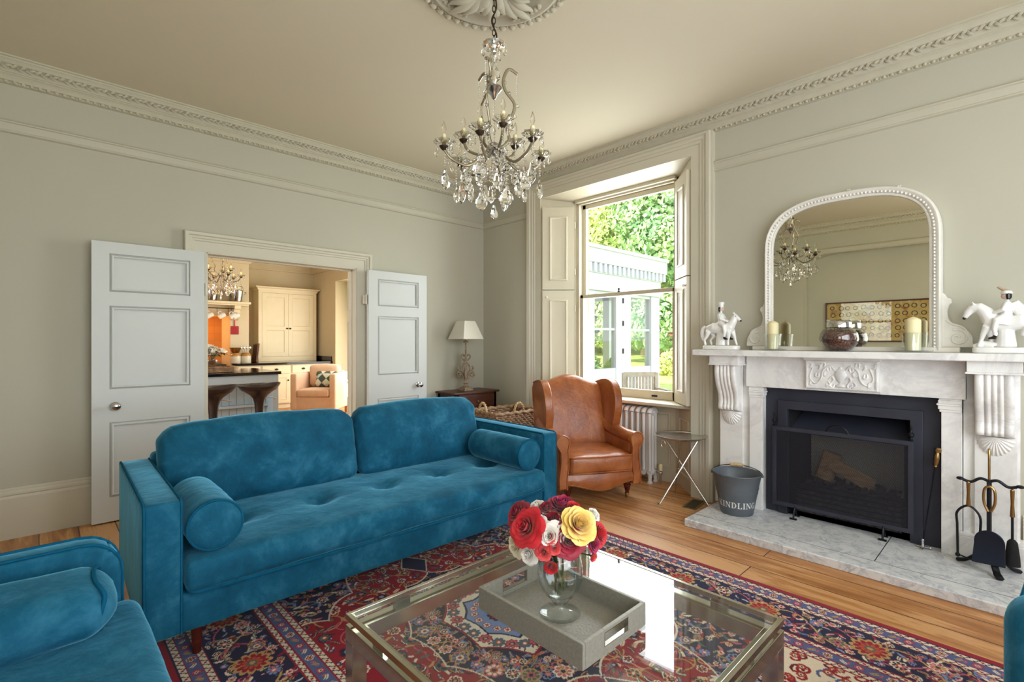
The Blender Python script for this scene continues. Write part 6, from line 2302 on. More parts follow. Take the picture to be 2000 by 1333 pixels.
def chandelier(label, loc, rz, ztop, scale=1.0, simple_mode=False):
    """local z = 0 at the lower hub"""
    t = thing('chandelier', label, 'chandelier', loc, rz)
    t.scale = (scale, scale, scale)
    M_ = MB
    # flex and chain up to the ceiling
    ch = M_()
    zc = ztop
    n = int((zc - 0.565) / 0.03)
    for k in range(n):
        z = 0.565 + (zc - 0.565) * (k + 0.5) / n
        hz = 0.019
        ring = [((0.008 * cos(2 * pi * i / 10), 0.0, z + hz * sin(2 * pi * i / 10)) if k % 2 else (0.0, 0.008 * cos(2 * pi * i / 10), z + hz * sin(2 * pi * i / 10))) for i in range(10)]
        ch.tube(ring, 0.0024, 5, closed=True)
    fx = bez([(0.0, 0, zc), (0.012, 0.004, zc - 0.10), (-0.012, 0.0, zc - 0.17), (0.014, 0.0, zc - 0.25), (-0.006, 0, zc - 0.31), (0.004, 0, 0.55)], 6)
    ch.tube(fx, 0.0042, 6)
    ch.lathe([(0.038, zc - 0.012), (0.030, zc - 0.035), (0.008, zc - 0.045)], 14)
    ch.build('chain_and_flex', M['darkbronze'], t)
    # central glass shaft, crown dish, hubs
    s_ = M_()
    s_.lathe([(0.006, 0.56), (0.012, 0.55), (0.040, 0.542), (0.062, 0.550), (0.058, 0.538), (0.020, 0.524), (0.016, 0.51), (0.026, 0.495), (0.024, 0.475), (0.012, 0.452), (0.014, 0.43), (0.034, 0.40), (0.032, 0.37), (0.012, 0.345), (0.010, 0.335)], 12)
    s_.build('glass_shaft', M['crystal'], t, smooth=0)
    h = M_()
    h.lathe([(0.0, 0.342), (0.020, 0.340), (0.040, 0.326), (0.044, 0.316), (0.030, 0.300), (0.018, 0.286), (0.010, 0.268), (0.0, 0.26)], 24)
    h.tube([(0, 0, 0.34), (0, 0, 0.565)], 0.004, 6)
    h.build('upper_hub', M['chrome'], t, smooth=40)
    h = M_()
    h.lathe([(0.0, 0.036), (0.026, 0.032), (0.040, 0.012), (0.042, -0.008), (0.030, -0.026), (0.0, -0.034)], 12)
    h.build('lower_hub', M['chrome'], t, smooth=0)
    dn = M_()
    beads(dn, [(0, 0, 0.26), (0, 0, 0.04)], 0.0055, 0.018)
    beads(dn, [(0, 0, -0.04), (0, 0, -0.27)], 0.0095, 0.021)
    dn.build('bead_string', M['crystal'], t, smooth=0)
    p = M_()
    pendant(p, (0, 0, -0.28), 0.085, 0.055, 0.8)
    p.build('pendant', M['crystal'], t, smooth=0)
    # three lyre bars from the lower to the upper hub, curling out above
    for k in range(3):
        a = radians(15 + 120 * k)
        R_ = Matrix.Rotation(a, 3, 'Z')
        pts = bez([tuple(R_ @ Vector(q)) for q in ((0.030, 0, 0.01), (0.080, 0, 0.06), (0.070, 0, 0.12), (0.102, 0, 0.20), (0.108, 0, 0.255), (0.062, 0, 0.315), (0.050, 0, 0.37), (0.078, 0, 0.43), (0.125, 0, 0.41))], 5)
        b = M_().tube(pts, 0.0085, 8, sq=(1.0, 0.75))
        bo = b.build('lyre_bar', GREYMETAL, t)
        q = M_()
        tip = pts[-1]
        beads(q, [tip, (tip[0] * 0.96, tip[1] * 0.96, tip[2] - 0.13)], 0.0048, 0.012)
        q.build('bead_string', M['crystal'], bo, smooth=0)
        q = M_()
        for j in range(4, len(pts) - 8, 5):
            q.ball((pts[j][0] * 1.16, pts[j][1] * 1.16, pts[j][2]), 0.010, 6, 4)
        q.build('rosette_beads', M['crystal'], bo, smooth=0)
    # candle arms in two tiers
    tiers = [(6, 0.262, -0.020, 20), (3, 0.165, 0.060, 50)]
    for n, rad, zc_, a0 in tiers:
        for k in range(n):
            a = radians(a0 + 360 * k / n)
            R_ = Matrix.Rotation(a, 3, 'Z')
            X = lambda r, z, o=0: tuple(R_ @ Vector((r, o, z)))
            pts = bez([X(0.035, -0.005), X(rad * 0.30, -0.045 + zc_ * 0.4), X(rad * 0.55, -0.075 + zc_), X(rad * 0.85, -0.050 + zc_), X(rad, zc_ - 0.005)], 6)
            ar = M_().tube(pts, 0.0072, 8)
            ao = ar.build('arm', GREYMETAL, t)
            cup = M_().lathe([(0.008, zc_ - 0.012), (0.020, zc_), (0.024, zc_ + 0.008), (0.010, zc_ + 0.010)], 14, c=X(rad, 0)[:2] + (0,))
            cup.build('candle_cup', M['darkbronze'], ao)
            bo = M_()
            bl = []
            for (r_, z_) in ((0.012, 0.010), (0.030, 0.014), (0.044, 0.026), (0.050, 0.036), (0.042, 0.028), (0.026, 0.018), (0.012, 0.014)):
                bl.append((r_, z_ + zc_))
            cx, cy_ = X(rad, 0)[:2]
            gv = []
            for r_, z_ in bl:
                for i in range(24):
                    th = 2 * pi * i / 24
                    q_ = r_ * (1 + (0.13 * cos(th * 8) if r_ > 0.03 else 0))
                    gv.append((cx + q_ * cos(th), cy_ + q_ * sin(th), z_))
            bo.add(gv, [(j * 24 + i, j * 24 + (i + 1) % 24, (j + 1) * 24 + (i + 1) % 24, (j + 1) * 24 + i) for j in range(len(bl) - 1) for i in range(24)])
            bo.build('drip_pan', M['crystal'], ao, smooth=0)
            cd = M_().lathe([(0.0105, zc_ + 0.010), (0.0115, zc_ + 0.04), (0.0105, zc_ + 0.068), (0.006, zc_ + 0.072)], 12, c=(cx, cy_, 0))
            cd.build('candle_sleeve', M['candle'], ao)
            bb = M_().lathe([(0.006, zc_ + 0.070), (0.006, zc_ + 0.080), (0.0125, zc_ + 0.094), (0.012, zc_ + 0.106), (0.005, zc_ + 0.130), (0.0, zc_ + 0.142)], 12, c=(cx, cy_, 0))
            bb.build('flame_bulb', BULB, ao)
            # drops hung round each pan
            for j in range(4):
                th = a + pi / 4 + j * pi / 2
                tp = (cx + 0.048 * cos(th), cy_ + 0.048 * sin(th), zc_ + 0.030)
                d = M_()
                beads(d, [tp, (tp[0], tp[1], tp[2] - 0.022)], 0.0042, 0.010)
                pendant(d, (tp[0], tp[1], tp[2] - 0.026), 0.042, 0.018, th)
                d.build('drop', M['crystal'], ao, smooth=0)
            # long drop below the arm's end
            bt = M_()
            tp = X(rad * 0.97, zc_ - 0.02)
            beads(bt, [tp, (tp[0], tp[1], tp[2] - 0.075)], 0.0052, 0.0135)
            bt.build('bead_string', M['crystal'], ao, smooth=0)
            big = M_()
            pendant(big, (tp[0], tp[1], tp[2] - 0.082), 0.110, 0.078, a + 1.0 + k)
            big.build('pendant', M['crystal'], ao, smooth=0)
            # swags between neighbouring arms
            if n == 6:
                a2 = radians(a0 + 360 * (k + 1) / n)
                e = (rad * cos(a2), rad * sin(a2), zc_ + 0.02)
                s0 = X(rad, zc_ + 0.02)
                sw = [tuple(Vector(s0).lerp(Vector(e), u) + Vector((0, 0, -0.09 * 4 * u * (1 - u)))) for u in [i / 10 for i in range(11)]]
                sg_ = M_()
                beads(sg_, sw, 0.0048, 0.0125)
                sg_.build('bead_swag', M['crystal'], t, smooth=0)
    # ring of heavy bead strings and big drops under the hub
    for k in range(8):
        a = 2 * pi * k / 8 + 0.2
        r_ = 0.085 if k % 2 else 0.13
        z1 = -0.19 if k % 2 else -0.13
        b = M_()
        beads(b, [(0.040 * cos(a), 0.040 * sin(a), -0.012), (r_ * cos(a), r_ * sin(a), -0.075), (r_ * cos(a), r_ * sin(a), z1)], 0.0085, 0.019)
        b.build('bead_string', M['crystal'], t, smooth=0)
        p = M_()
        pendant(p, (r_ * cos(a), r_ * sin(a), z1 - 0.008), 0.105, 0.066, a + 0.6)
        p.build('pendant', M['crystal'], t, smooth=0)
    for k in range(10):
        a = 2 * pi * k / 10
        p = M_()
        r_ = 0.165 + 0.03 * (k % 2)
        beads(p, [(r_ * cos(a), r_ * sin(a), -0.06), (r_ * cos(a), r_ * sin(a), -0.115 - 0.03 * (k % 3))], 0.0055, 0.014)
        pendant(p, (r_ * cos(a), r_ * sin(a), -0.122 - 0.03 * (k % 3)), 0.092, 0.056, a * 1.7)
        p.build('pendant', M['crystal'], t, smooth=0)
    for k in range(6):
        a = 2 * pi * k / 6
        p = M_()
        pendant(p, (0.056 * cos(a), 0.056 * sin(a), 0.544), 0.055, 0.022, a)
        p.build('pendant', M['crystal'], t, smooth=0)
    return t


M['darkbronze'] = simple('dark_bronze', srgb(58, 44, 30), 0.5, 0.5)
chandelier('crystal chandelier hanging from the ceiling rose in the sitting room', (RX, RY, 2.345), radians(-46), ZC - 0.06 - 2.345)

# ------------------------------------------------------------------ framed picture on the wall opposite (seen in the mirror)
PC = thing('picture', 'long dark-framed picture of rows of rings on ochre, reflected in the mirror', 'picture', (-1.449, 1.335, 1.66))
fr = MB().frame([(-1.0, -0.315), (1.0, -0.315), (1.0, 0.315), (-1.0, 0.315)], [(-0.012, 0.0), (-0.012, 0.022), (0.010, 0.026), (0.010, 0.0)], lambda u, v, h: (h, u, v))
fr.build('frame', M['darkwood'], PC, smooth=0)
am = NT('ochre_ring_painting')
n1 = am.n('ShaderNodeTexNoise', Scale=7.0, Detail=6.0, Distortion=1.0)
am.l(am.coord(), 0, n1, 'Vector')
r1 = am.ramp([(0.3, srgb(150, 84, 50)), (0.45, srgb(196, 158, 88)), (0.6, srgb(206, 176, 112)), (0.75, srgb(120, 128, 110))])
am.l(n1, 'Fac', r1, 'Fac')
am.l(r1, 'Color', am.p, 'Base Color')
setp(am.p, Roughness=0.8)
co_ = MB().box((0.002, -0.99, -0.305), (0.008, 0.99, 0.305)).build('canvas', am.m, PC, smooth=0)
rn = MB()
rnd = random.Random(2)
for r_ in range(5):
    for k in range(18):
        y, z = -0.90 + 0.106 * k + rnd.uniform(-0.012, 0.012), -0.22 + 0.112 * r_ + rnd.uniform(-0.006, 0.006)
        rr = 0.030 + rnd.uniform(-0.004, 0.004)
        rn.tube([(0.009, y + rr * cos(2 * pi * i / 14), z + rr * sin(2 * pi * i / 14)) for i in range(14)], 0.006, 4, closed=True)
tag(rn.build('painted_rings', simple('dark_ring_paint', srgb(70, 62, 58), 0.8, 0, 0.5, 9), co_, smooth=0), kind=None)
MB().box((0.015, -0.99, -0.305), (0.018, 0.99, 0.305)).build('glazing', M['winglass'], PC, smooth=0)

# ------------------------------------------------------------------ kitchen beyond the doorway
KW = simple('kitchen_wall_paint', srgb(206, 190, 156), 0.7, 0, 0.02)
KC = simple('cream_cupboard_paint', srgb(222, 208, 172), 0.45, 0, 0.02)
IG = simple('grey_blue_island_paint', srgb(168, 182, 188), 0.5, 0, 0.03)
GRAN = simple('black_granite', srgb(18, 18, 20), 0.08, 0, 0.4, 120)
ZK = 3.0
w = MB().box((-1.75, YK, 0), (4.95, YK + 0.15, ZK + 0.3))
struct(w.build('wall_kitchen_back', KW, smooth=0))
w = MB().box((XK, 10.18, 0), (XK + 0.40, YK, ZK + 0.3)).box((XK, 6.6, 2.62), (XK + 0.40, 10.18, ZK + 0.3)).box((XK, Y0 + 0.15, 0), (XK + 0.40, 6.6, ZK + 0.3))
struct(w.build('wall_kitchen_right', KW, smooth=0))
w = MB().box((-1.75, Y0 + 0.15, 0), (-1.6, 5.2, ZK + 0.3)).box((-1.75, 6.6, 0), (-1.6, YK, ZK + 0.3)).box((-1.75, 5.2, 0), (-1.6, 6.6, 0.8)).box((-1.75, 5.2, 2.4), (-1.6, 6.6, ZK + 0.3))  # window opening cut only for the added kitchen fill light
struct(w.build('wall_kitchen_left', KW, smooth=0))
struct(MB().box((-1.75, Y0 + 0.15, ZK), (4.95, YK + 0.15, ZK + 0.12)).build('ceiling_kitchen', M['ceiling'], smooth=0))
KP = [(0.11, 0), (0.11, -0.02), (0.09, -0.03), (0.06, -0.075), (0.03, -0.10), (0.03, -0.12), (0, -0.125)]
run('trim_12', [(o, ZK + z) for o, z in KP], [((3.01, YK, 0), (XK, YK, 0), (0, -1, 0), 0, 1), ((XK, YK, 0), (XK, 10.18, 0), (-1, 0, 0), 1, 0),
                                             ((0.4, 10.7, 0), (3.01, 10.7, 0), (0, -1, 0), 0, -1), ((3.01, 10.7, 0), (3.01, YK, 0), (1, 0, 0), -1, 1)], KW)
# chimney breast with the range alcove
w = MB()
w.box((0.4, 10.7, 0), (1.15, YK, ZK)).box((2.68, 10.7, 0), (3.01, YK, ZK)).box((1.15, 10.7, 1.84), (2.68, YK, ZK))
struct(w.build('wall_chimney_breast', KW, smooth=0))
t = NT('amber_splashback')  # alcove splashback in amber tones with a square grid
br = t.n('ShaderNodeTexBrick', Scale=1.0)
br.inputs['Brick Width'].default_value = 0.15
br.inputs['Row Height'].default_value = 0.15
br.offset = 0.0
br.inputs['Mortar Size'].default_value = 0.003
br.inputs['Color1'].default_value = srgb(206, 138, 62)
br.inputs['Color2'].default_value = srgb(198, 128, 56)
br.inputs['Mortar'].default_value = srgb(176, 116, 58)
t.l(t.coord((1, 1, 1), (radians(90), 0, 0)), 0, br, 'Vector')
t.l(br, 'Color', t.p, 'Base Color')
setp(t.p, Roughness=0.35)
struct(MB().box((1.15, YK - 0.03, 0.92), (2.68, YK, 1.84)).build('trim_13', t.m, smooth=0))


def at_y(px, py, yp):
    d = Vector((0.6915, 0.7224, 0)) + Vector((0.7224, -0.6915, 0)) * ((px - 1000) / 965) + Vector((0, 0, -(py - 667) / 965))
    return Vector((0, 0, 1.35)) + d * (yp / d.y)


# base cabinets, drawers, doors
CAB = [(2.70, 3.13), (3.13, 3.695), (3.695, 4.18)]
for i, (xa, xb) in enumerate(CAB):
    lab = ['cream base cabinet with drawer beside the range alcove', 'cream base cabinet with drawer under the left cupboard door', 'cream base cabinet with drawer behind the pink armchair'][i]
    t = thing('base_cabinet', lab, 'cabinet', (xa, 10.33, 0), 0, 'kitchen base cabinets')
    dpt = 0.34 if i == 0 else 0.95
    wd_ = xb - xa - 0.004
    MB().box((0, 0.02, 0.09), (wd_ + (0.35 if i == 2 else 0), dpt, 0.875)).box((0.0, 0.05, 0.0), (wd_, 0.10, 0.09)).build('body', KC, t, smooth=0, bevel=0.002)
    dr = MB().box((0.02, 0.0, 0.70), (wd_ - 0.02, 0.02, 0.855)).build('drawer', KC, t, smooth=0, bevel=0.004)
    MB().ball((wd_ / 2, -0.012, 0.785), (0.034, 0.018, 0.020), 12, 6).build('cup_handle', M['darkbronze'], dr)
    do = MB()
    do.box((0.02, 0.0, 0.11), (wd_ - 0.02, 0.018, 0.685))
    do.frame([(0.09, 0.18), (wd_ - 0.09, 0.18), (wd_ - 0.09, 0.615), (0.09, 0.615)], [(0.004, 0.0), (0.0, 0.006), (-0.012, -0.001)], lambda u, v, h: (u, -h, v))
    do = do.build('door', KC, t, smooth=0)
    MB().ball((wd_ - 0.055, -0.014, 0.56), 0.016, 10, 6).build('knob', M['darkbronze'], do)
wt = MB().prism([(2.70, 10.30), (4.545, 10.30), (4.545, YK), (3.015, YK), (3.015, 10.69), (2.70, 10.69)], 0.88, 0.92)
wt.box((4.53, 10.34, 0.9205), (4.548, YK, 1.02))
tag(wt.build('worktop', GRAN, smooth=0, bevel=0.004), 'black granite worktop running under the tall cream cupboard', 'worktop')
RG = thing('range_cooker', 'black range cooker in the amber alcove', 'cooker', (1.92, 10.72, 0))
MB().box((-0.70, 0.0, 0.0), (0.70, 0.58, 0.90)).build('body', M['black'], RG, smooth=0, bevel=0.01)
for x in (-0.32, 0.32):
    lid = MB().lathe([(0.0, 0.0), (0.22, 0.0), (0.22, 0.02), (0.16, 0.045), (0.0, 0.05)], 24, c=(x, 0.28, 0.902))
    lid.build('hotplate_lid', M['chrome'], RG)
MB().tube([(-0.68, -0.04, 0.82), (0.68, -0.04, 0.82)], 0.014, 10).build('rail', M['chrome'], RG)
# tall cupboard standing on the worktop
TC = thing('tall_cupboard', 'tall cream double-door kitchen cupboard standing on the black worktop', 'cupboard', (3.27, 10.98, 0.921))
wd_, ht = 1.20, 1.50
MB().box((0, 0.02, 0), (wd_, 0.36, ht)).box((0.0, 0.0, 0.0), (0.07, 0.02, ht)).box((wd_ - 0.07, 0, 0), (wd_, 0.02, ht)).box((0.07, 0, 0), (wd_ - 0.07, 0.02, 0.10)).box((0.07, 0, ht - 0.06), (wd_ - 0.07, 0.02, ht)).build('carcase', KC, TC, smooth=0, bevel=0.002)
co = MB()
co.frame([(0, 0.36), (0, 0), (wd_, 0), (wd_, 0.36)], [(0.0, 0.0), (0.012, 0.0), (0.020, 0.03), (0.045, 0.05), (0.06, 0.055), (0.06, 0.075), (0.0, 0.075)], lambda u, v, h: (u, v, ht - 0.01 + h), closed=False)
co.box((0, 0, ht), (wd_, 0.36, ht + 0.06))
co.build('cornice', KC, TC, smooth=0)
for k in (0, 1):
    x0 = 0.072 + k * (wd_ / 2 - 0.071)
    x1 = x0 + wd_ / 2 - 0.075
    d = MB()
    z0, z1, zm = 0.105, ht - 0.065, 0.66
    d.box((x0, -0.004, z0), (x0 + 0.075, 0.018, z1)).box((x1 - 0.075, -0.004, z0), (x1, 0.018, z1))
    for a, b in ((z0, z0 + 0.075), (zm, zm + 0.075), (z1 - 0.075, z1)):
        d.box((x0 + 0.075, -0.004, a), (x1 - 0.075, 0.018, b))
    d.box((x0 + 0.07, 0.008, z0 + 0.05), (x1 - 0.07, 0.016, z1 - 0.05))
    for a, b in ((z0 + 0.075, zm), (zm + 0.075, z1 - 0.075)):
        d.frame([(x0 + 0.075, a), (x1 - 0.075, a), (x1 - 0.075, b), (x0 + 0.075, b)], [(0, 0.004), (-0.006, 0.002), (-0.014, -0.006)], lambda u, v, h: (u, -h, v))
    do = d.build('door', KC, TC, smooth=0)
    MB().ball(((x1 - 0.03) if k == 0 else (x0 + 0.03), -0.02, zm + 0.035), (0.022, 0.016, 0.016), 10, 6).build('knob', M['darkbronze'], do)

# mantel over the range with rail, mugs, pans
KMY, KMZ = 10.46, 2.06
KM = thing('range_mantel', 'cream bracketed shelf over the range alcove', 'shelf', (1.9, 10.70, KMZ))
MB().box((-1.05, -0.25, 0.0), (1.08, 0, 0.045)).box((-1.03, -0.22, -0.03), (1.05, 0, 0.0)).build('shelf_board', KC, KM, smooth=0, bevel=0.006)
for x in (-0.85, 0.86):
    b = MB()
    o2 = bez([(-0.20, -0.03), (-0.19, -0.09), (-0.14, -0.12), (-0.15, -0.17), (-0.10, -0.22), (-0.085, -0.27), (-0.04, -0.30), (0, -0.31)], 4) + [(0, -0.03)]
    b.prism([(y, z) for y, z in o2], x - 0.055, x + 0.055, 'x')
    b.build('bracket', KC, KM, smooth=40, bevel=0.004)
rl = MB().tube([(-0.80, -0.17, -0.09), (0.80, -0.17, -0.09)], 0.008, 8)
rl.build('hanging_rail', M['darkbronze'], KM)
for lab, px in (('pale mug hanging from the range rail, nearest the flowers', 400), ('pale mug hanging tilted from the middle of the range rail', 424), ('small white mug hanging beside the red fish slice', 446), ('cream jug hanging at the right end of the range rail', 452)):
    p = at_y(px, 603, 10.53)
    t = thing('mug', lab, 'mug', (p.x, 10.53, KMZ - 0.10), 0, 'mugs on the range rail')
    hk = MB().tube(bez([(0, 0, 0.018), (0, -0.012, 0.008), (0, 0.0, -0.01), (0, 0, -0.05), (0.012, 0, -0.06)], 4), 0.004, 6)
    hk.build('hook', M['darkbronze'], t)
    m = MB()
    m.m = Matrix.Translation((0.075, 0, -0.13)) @ Matrix.Rotation(radians(58), 4, 'Y')
    m.lathe([(0, -0.055), (0.044, -0.055), (0.048, -0.04), (0.048, 0.06), (0.044, 0.06), (0.042, -0.045), (0, -0.047)], 20)
    m.build('body', M['whitepaint'], t, smooth=40)
    h = MB()
    h.m = Matrix.Translation((0.075, 0, -0.13)) @ Matrix.Rotation(radians(58), 4, 'Y')
    h.tube(bez([(-0.046, 0, 0.035), (-0.078, 0, 0.025), (-0.080, 0, -0.015), (-0.046, 0, -0.03)], 4), 0.007, 8)
    h.build('handle', M['whitepaint'], t)
for lab, px, r in (('steel stock pot on the range shelf, behind the kitchen chandelier', 412, 0.12), ('steel ice bucket pot with side handles at the right of the range shelf', 461, 0.135)):
    p = at_y(px, 590, 10.58)
    t = thing('pot', lab, 'pot', (p.x, 10.58, KMZ + 0.0455), 0, 'pots on the range shelf')
    MB().lathe([(0, 0), (r * 0.78, 0), (r * 0.82, 0.01), (r, 0.21), (r * 1.06, 0.215), (r * 1.06, 0.225), (r * 0.98, 0.225), (r * 0.8, 0.02), (0, 0.015)], 28).build('body', M['chrome'], t, smooth=40)
    for sg in (-1, 1):
        MB().tube(bez([(sg * r, 0, 0.19), (sg * (r + 0.035), 0, 0.195), (sg * (r + 0.035), 0, 0.165), (sg * r * 0.97, 0, 0.165)], 4), 0.007, 6).build('handle', M['chrome'], t)
RED_P = simple('red_plastic', srgb(206, 40, 52), 0.4)
p = at_y(459, 640, 10.668)
FSW = thing('fly_swat', 'red plastic fly swat hanging on the kitchen chimney breast', 'fly swat', (p.x, 10.685, p.z))
MB().tube([(0, 0, 0.02), (0, 0, 0.33)], 0.009, 8).build('handle', RED_P, FSW)
fl_ = MB()
for k in range(8):
    fl_.box((-0.07 + 0.0187 * k, -0.004, -0.14), (-0.07 + 0.0187 * k + 0.010, 0.004, 0.02)).box((-0.07, -0.004, -0.14 + 0.0207 * k), (0.071, 0.004, -0.13 + 0.0207 * k))
fl_.build('paddle', RED_P, FSW, smooth=0)
p = at_y(489, 628, 11.0)
FB_ = thing('fire_blanket', 'red fire blanket case on the side of the kitchen chimney breast', 'fire blanket', (3.012, 10.95, p.z))
MB().box((0.0, -0.09, -0.15), (0.05, 0.09, 0.15)).build('case', RED_P, FB_, smooth=0, bevel=0.008)
MB().box((0.012, -0.02, -0.19), (0.030, 0.02, -0.15)).build('pull_tab', M['blackglaze'], FB_, smooth=0)

# crocks and boards on the worktop
STONE = simple('stoneware_glaze', srgb(206, 196, 172), 0.3, 0, 0.06)
OCH = simple('ochre_glaze', srgb(166, 120, 60), 0.3, 0, 0.1)
for lab, px, extra in (('two-tone stoneware crock carrying a copper bowl beside the alcove', 460, 1), ('two-tone stoneware crock holding utensils beside the chopping boards', 480, 0)):
    p = at_y(px, 708, 10.56)
    t = thing('crock', lab, 'crock', (p.x, 10.56, 0.921), 0, 'stoneware crocks on the worktop')
    MB().lathe([(0, 0), (0.088, 0), (0.092, 0.006), (0.092, 0.135), (0.0, 0.135)], 28).build('body', STONE, t, smooth=40)
    MB().lathe([(0.0925, 0.135), (0.090, 0.16), (0.070, 0.185), (0.074, 0.20), (0.066, 0.20), (0.06, 0.18), (0, 0.18)], 28).build('shoulder', OCH, t, smooth=40)
    if extra:
        b = thing('bowl', 'copper bowl resting on a stoneware crock', 'bowl', (p.x, 10.56, 0.921 + 0.201))
        MB().lathe([(0, 0), (0.055, 0.0), (0.075, 0.03), (0.10, 0.085), (0.108, 0.10), (0.102, 0.10), (0.07, 0.03), (0, 0.008)], 28).build('body', M['brass'], b, smooth=40)
    else:
        for k in range(4):
            u = thing('utensil', 'kitchen utensil standing in the right-hand stoneware crock', 'utensil', (p.x - 0.03 + 0.02 * k, 10.56, 0.921 + 0.182), 0, 'utensils in the crock')
            MB().tube([(0, 0, 0.0), (0.03 * (k - 1.5), 0.01, 0.10)], 0.005, 6).build('shaft', M['silver'], u)
            MB().ball((0.034 * (k - 1.5), 0.012, 0.115), (0.024, 0.008, 0.030), 10, 6).build('head', M['silver'], u)
for k, (lab, px, h, cm) in enumerate((('dark chopping board leaning against the cupboard side', 494, 0.36, M['darkwood']), ('pale wooden chopping board leaning in front of the dark one', 497, 0.38, M['log']))):
    p = at_y(px, 708, 10.93)
    t = thing('chopping_board', lab, 'chopping board', (3.175 + 0.035 * k, 10.80 + 0.03 * k, 0.9215), radians(2), 'chopping boards by the cupboard')
    b = MB()
    b.m = Matrix.Rotation(radians(6), 4, 'Y')
    b.box((-0.012, 0, 0.002), (0.008, 0.24, h))
    b.build('board', cm, t, smooth=0, bevel=0.006)

# island
IS = thing('kitchen_island', 'grey blue kitchen island with black granite top beyond the doorway', 'kitchen island', (1.5, 7.36, 0))
xl, xr, dp = -1.0, 0.955, 1.15
MB().box((xl - 0.03, -0.03, 0.88), (xr + 0.03, dp + 0.03, 0.92)).build('granite_top', GRAN, IS, smooth=0, bevel=0.004)
MB().box((xl, 0.30, 0.0), (xr, dp, 0.88)).build('cabinet', IG, IS, smooth=0, bevel=0.003)
fr = MB()
fr.box((xr - 0.075, 0.0, 0), (xr, 0.30, 0.88)).box((xl, 0.0, 0), (xl + 0.075, 0.30, 0.88))
ap_ = [(xl + 0.075, 0.88), (xr - 0.075, 0.88), (xr - 0.075, 0.64)] + [(xr - 0.075 - 0.13 + 0.13 * cos(a), 0.64 + 0.13 * sin(a)) for a in [pi / 2 * k / 8 for k in range(9)]] + [(xl + 0.075 + 0.13 - 0.13 * sin(a), 0.64 + 0.13 * cos(a)) for a in [pi / 2 * k / 8 for k in range(9)]]
fr.prism(ap_, 0.0, 0.03, 'y')
fr.build('frame', IG, IS, smooth=30, bevel=0.003)
tg = MB()
n = 19
for k in range(n):
    x = xl + 0.08 + k * (xr - xl - 0.16) / n
    tg.box((x + 0.002, 0.288, 0.02), (x + (xr - xl - 0.16) / n - 0.002, 0.302, 0.87))
tg.build('boarded_panel', IG, IS, smooth=0, bevel=0.003)
MB().box((xl + 0.07, 0.20, 0.42), (xr - 0.07, 0.30, 0.455)).build('foot_rail', IG, IS, smooth=0, bevel=0.004)
WV = thing('wicker_tray', 'brown wicker tray on the kitchen island top', 'tray', (1.70, 7.74, 0.9205))
tb = MB()
for k in range(4):
    pts = [(0.26 * math.copysign(abs(cos(a)) ** 0.4, cos(a)) + 0.004 * (-1) ** (i + k), 0.17 * math.copysign(abs(sin(a)) ** 0.4, sin(a)), 0.012 + 0.018 * k) for i, a in enumerate([2 * pi * j / 60 for j in range(60)])]
    tb.tube(pts, 0.010, 6, closed=True)
tb.build('woven_rim', M['wicker'], WV)
MB().box((-0.24, -0.15, 0), (0.24, 0.15, 0.010)).build('base', M['wicker'], WV, smooth=0)
VA = thing('vase', 'grey stoneware vase of white flowers in the wicker tray on the island', 'vase', (1.70, 7.74, 0.931))
MB().lathe([(0, 0), (0.05, 0), (0.055, 0.01), (0.03, 0.035), (0.032, 0.05), (0.07, 0.10), (0.082, 0.16), (0.072, 0.16), (0.06, 0.10), (0, 0.06)], 24).build('body', M['silver'], VA, smooth=50)
rnd = random.Random(21)
for k in range(13):
    a, rr = rnd.uniform(0, 2 * pi), rnd.uniform(0.0, 0.14)
    t = thing('white_flower', 'white bloom in the vase on the kitchen island', 'flower', (1.70 + rr * cos(a), 7.74 + rr * sin(a), 0.931 + 0.21 + 0.10 * rnd.random() * (1.2 - rr * 4)), 0, 'white flowers on the island')
    b = MB()
    b.m = Matrix.Rotation(rnd.uniform(-0.6, 0.6), 4, 'X') @ Matrix.Rotation(rnd.uniform(-0.6, 0.6), 4, 'Y')
    bloom_mesh(b, rnd.uniform(0.035, 0.055), 0.9, 100 + k, [(4, 0.5, 1.0), (5, 0.8, 0.85), (6, 1.05, 0.65)])
    b.build('bloom', PM['white'] if k % 3 else PM['cream'], t, smooth=80)
    MB().tube([(0, 0, 0.0), (-rr * cos(a) * 0.6, -rr * sin(a) * 0.6, -0.06), (-rr * cos(a) * 0.9, -rr * sin(a) * 0.9, -0.12)], 0.003, 5).build('stem', M['stem'], t)
    for j in range(2):
        lf = MB().tube([(0, 0, -0.01), (0.05 * cos(a + j), 0.05 * sin(a + j), -0.02), (0.09 * cos(a + j), 0.09 * sin(a + j), -0.05)], [0.004, 0.018, 0.002], 6, sq=(0.2, 1))
        lf.build('leaf', M['leaf'], t)

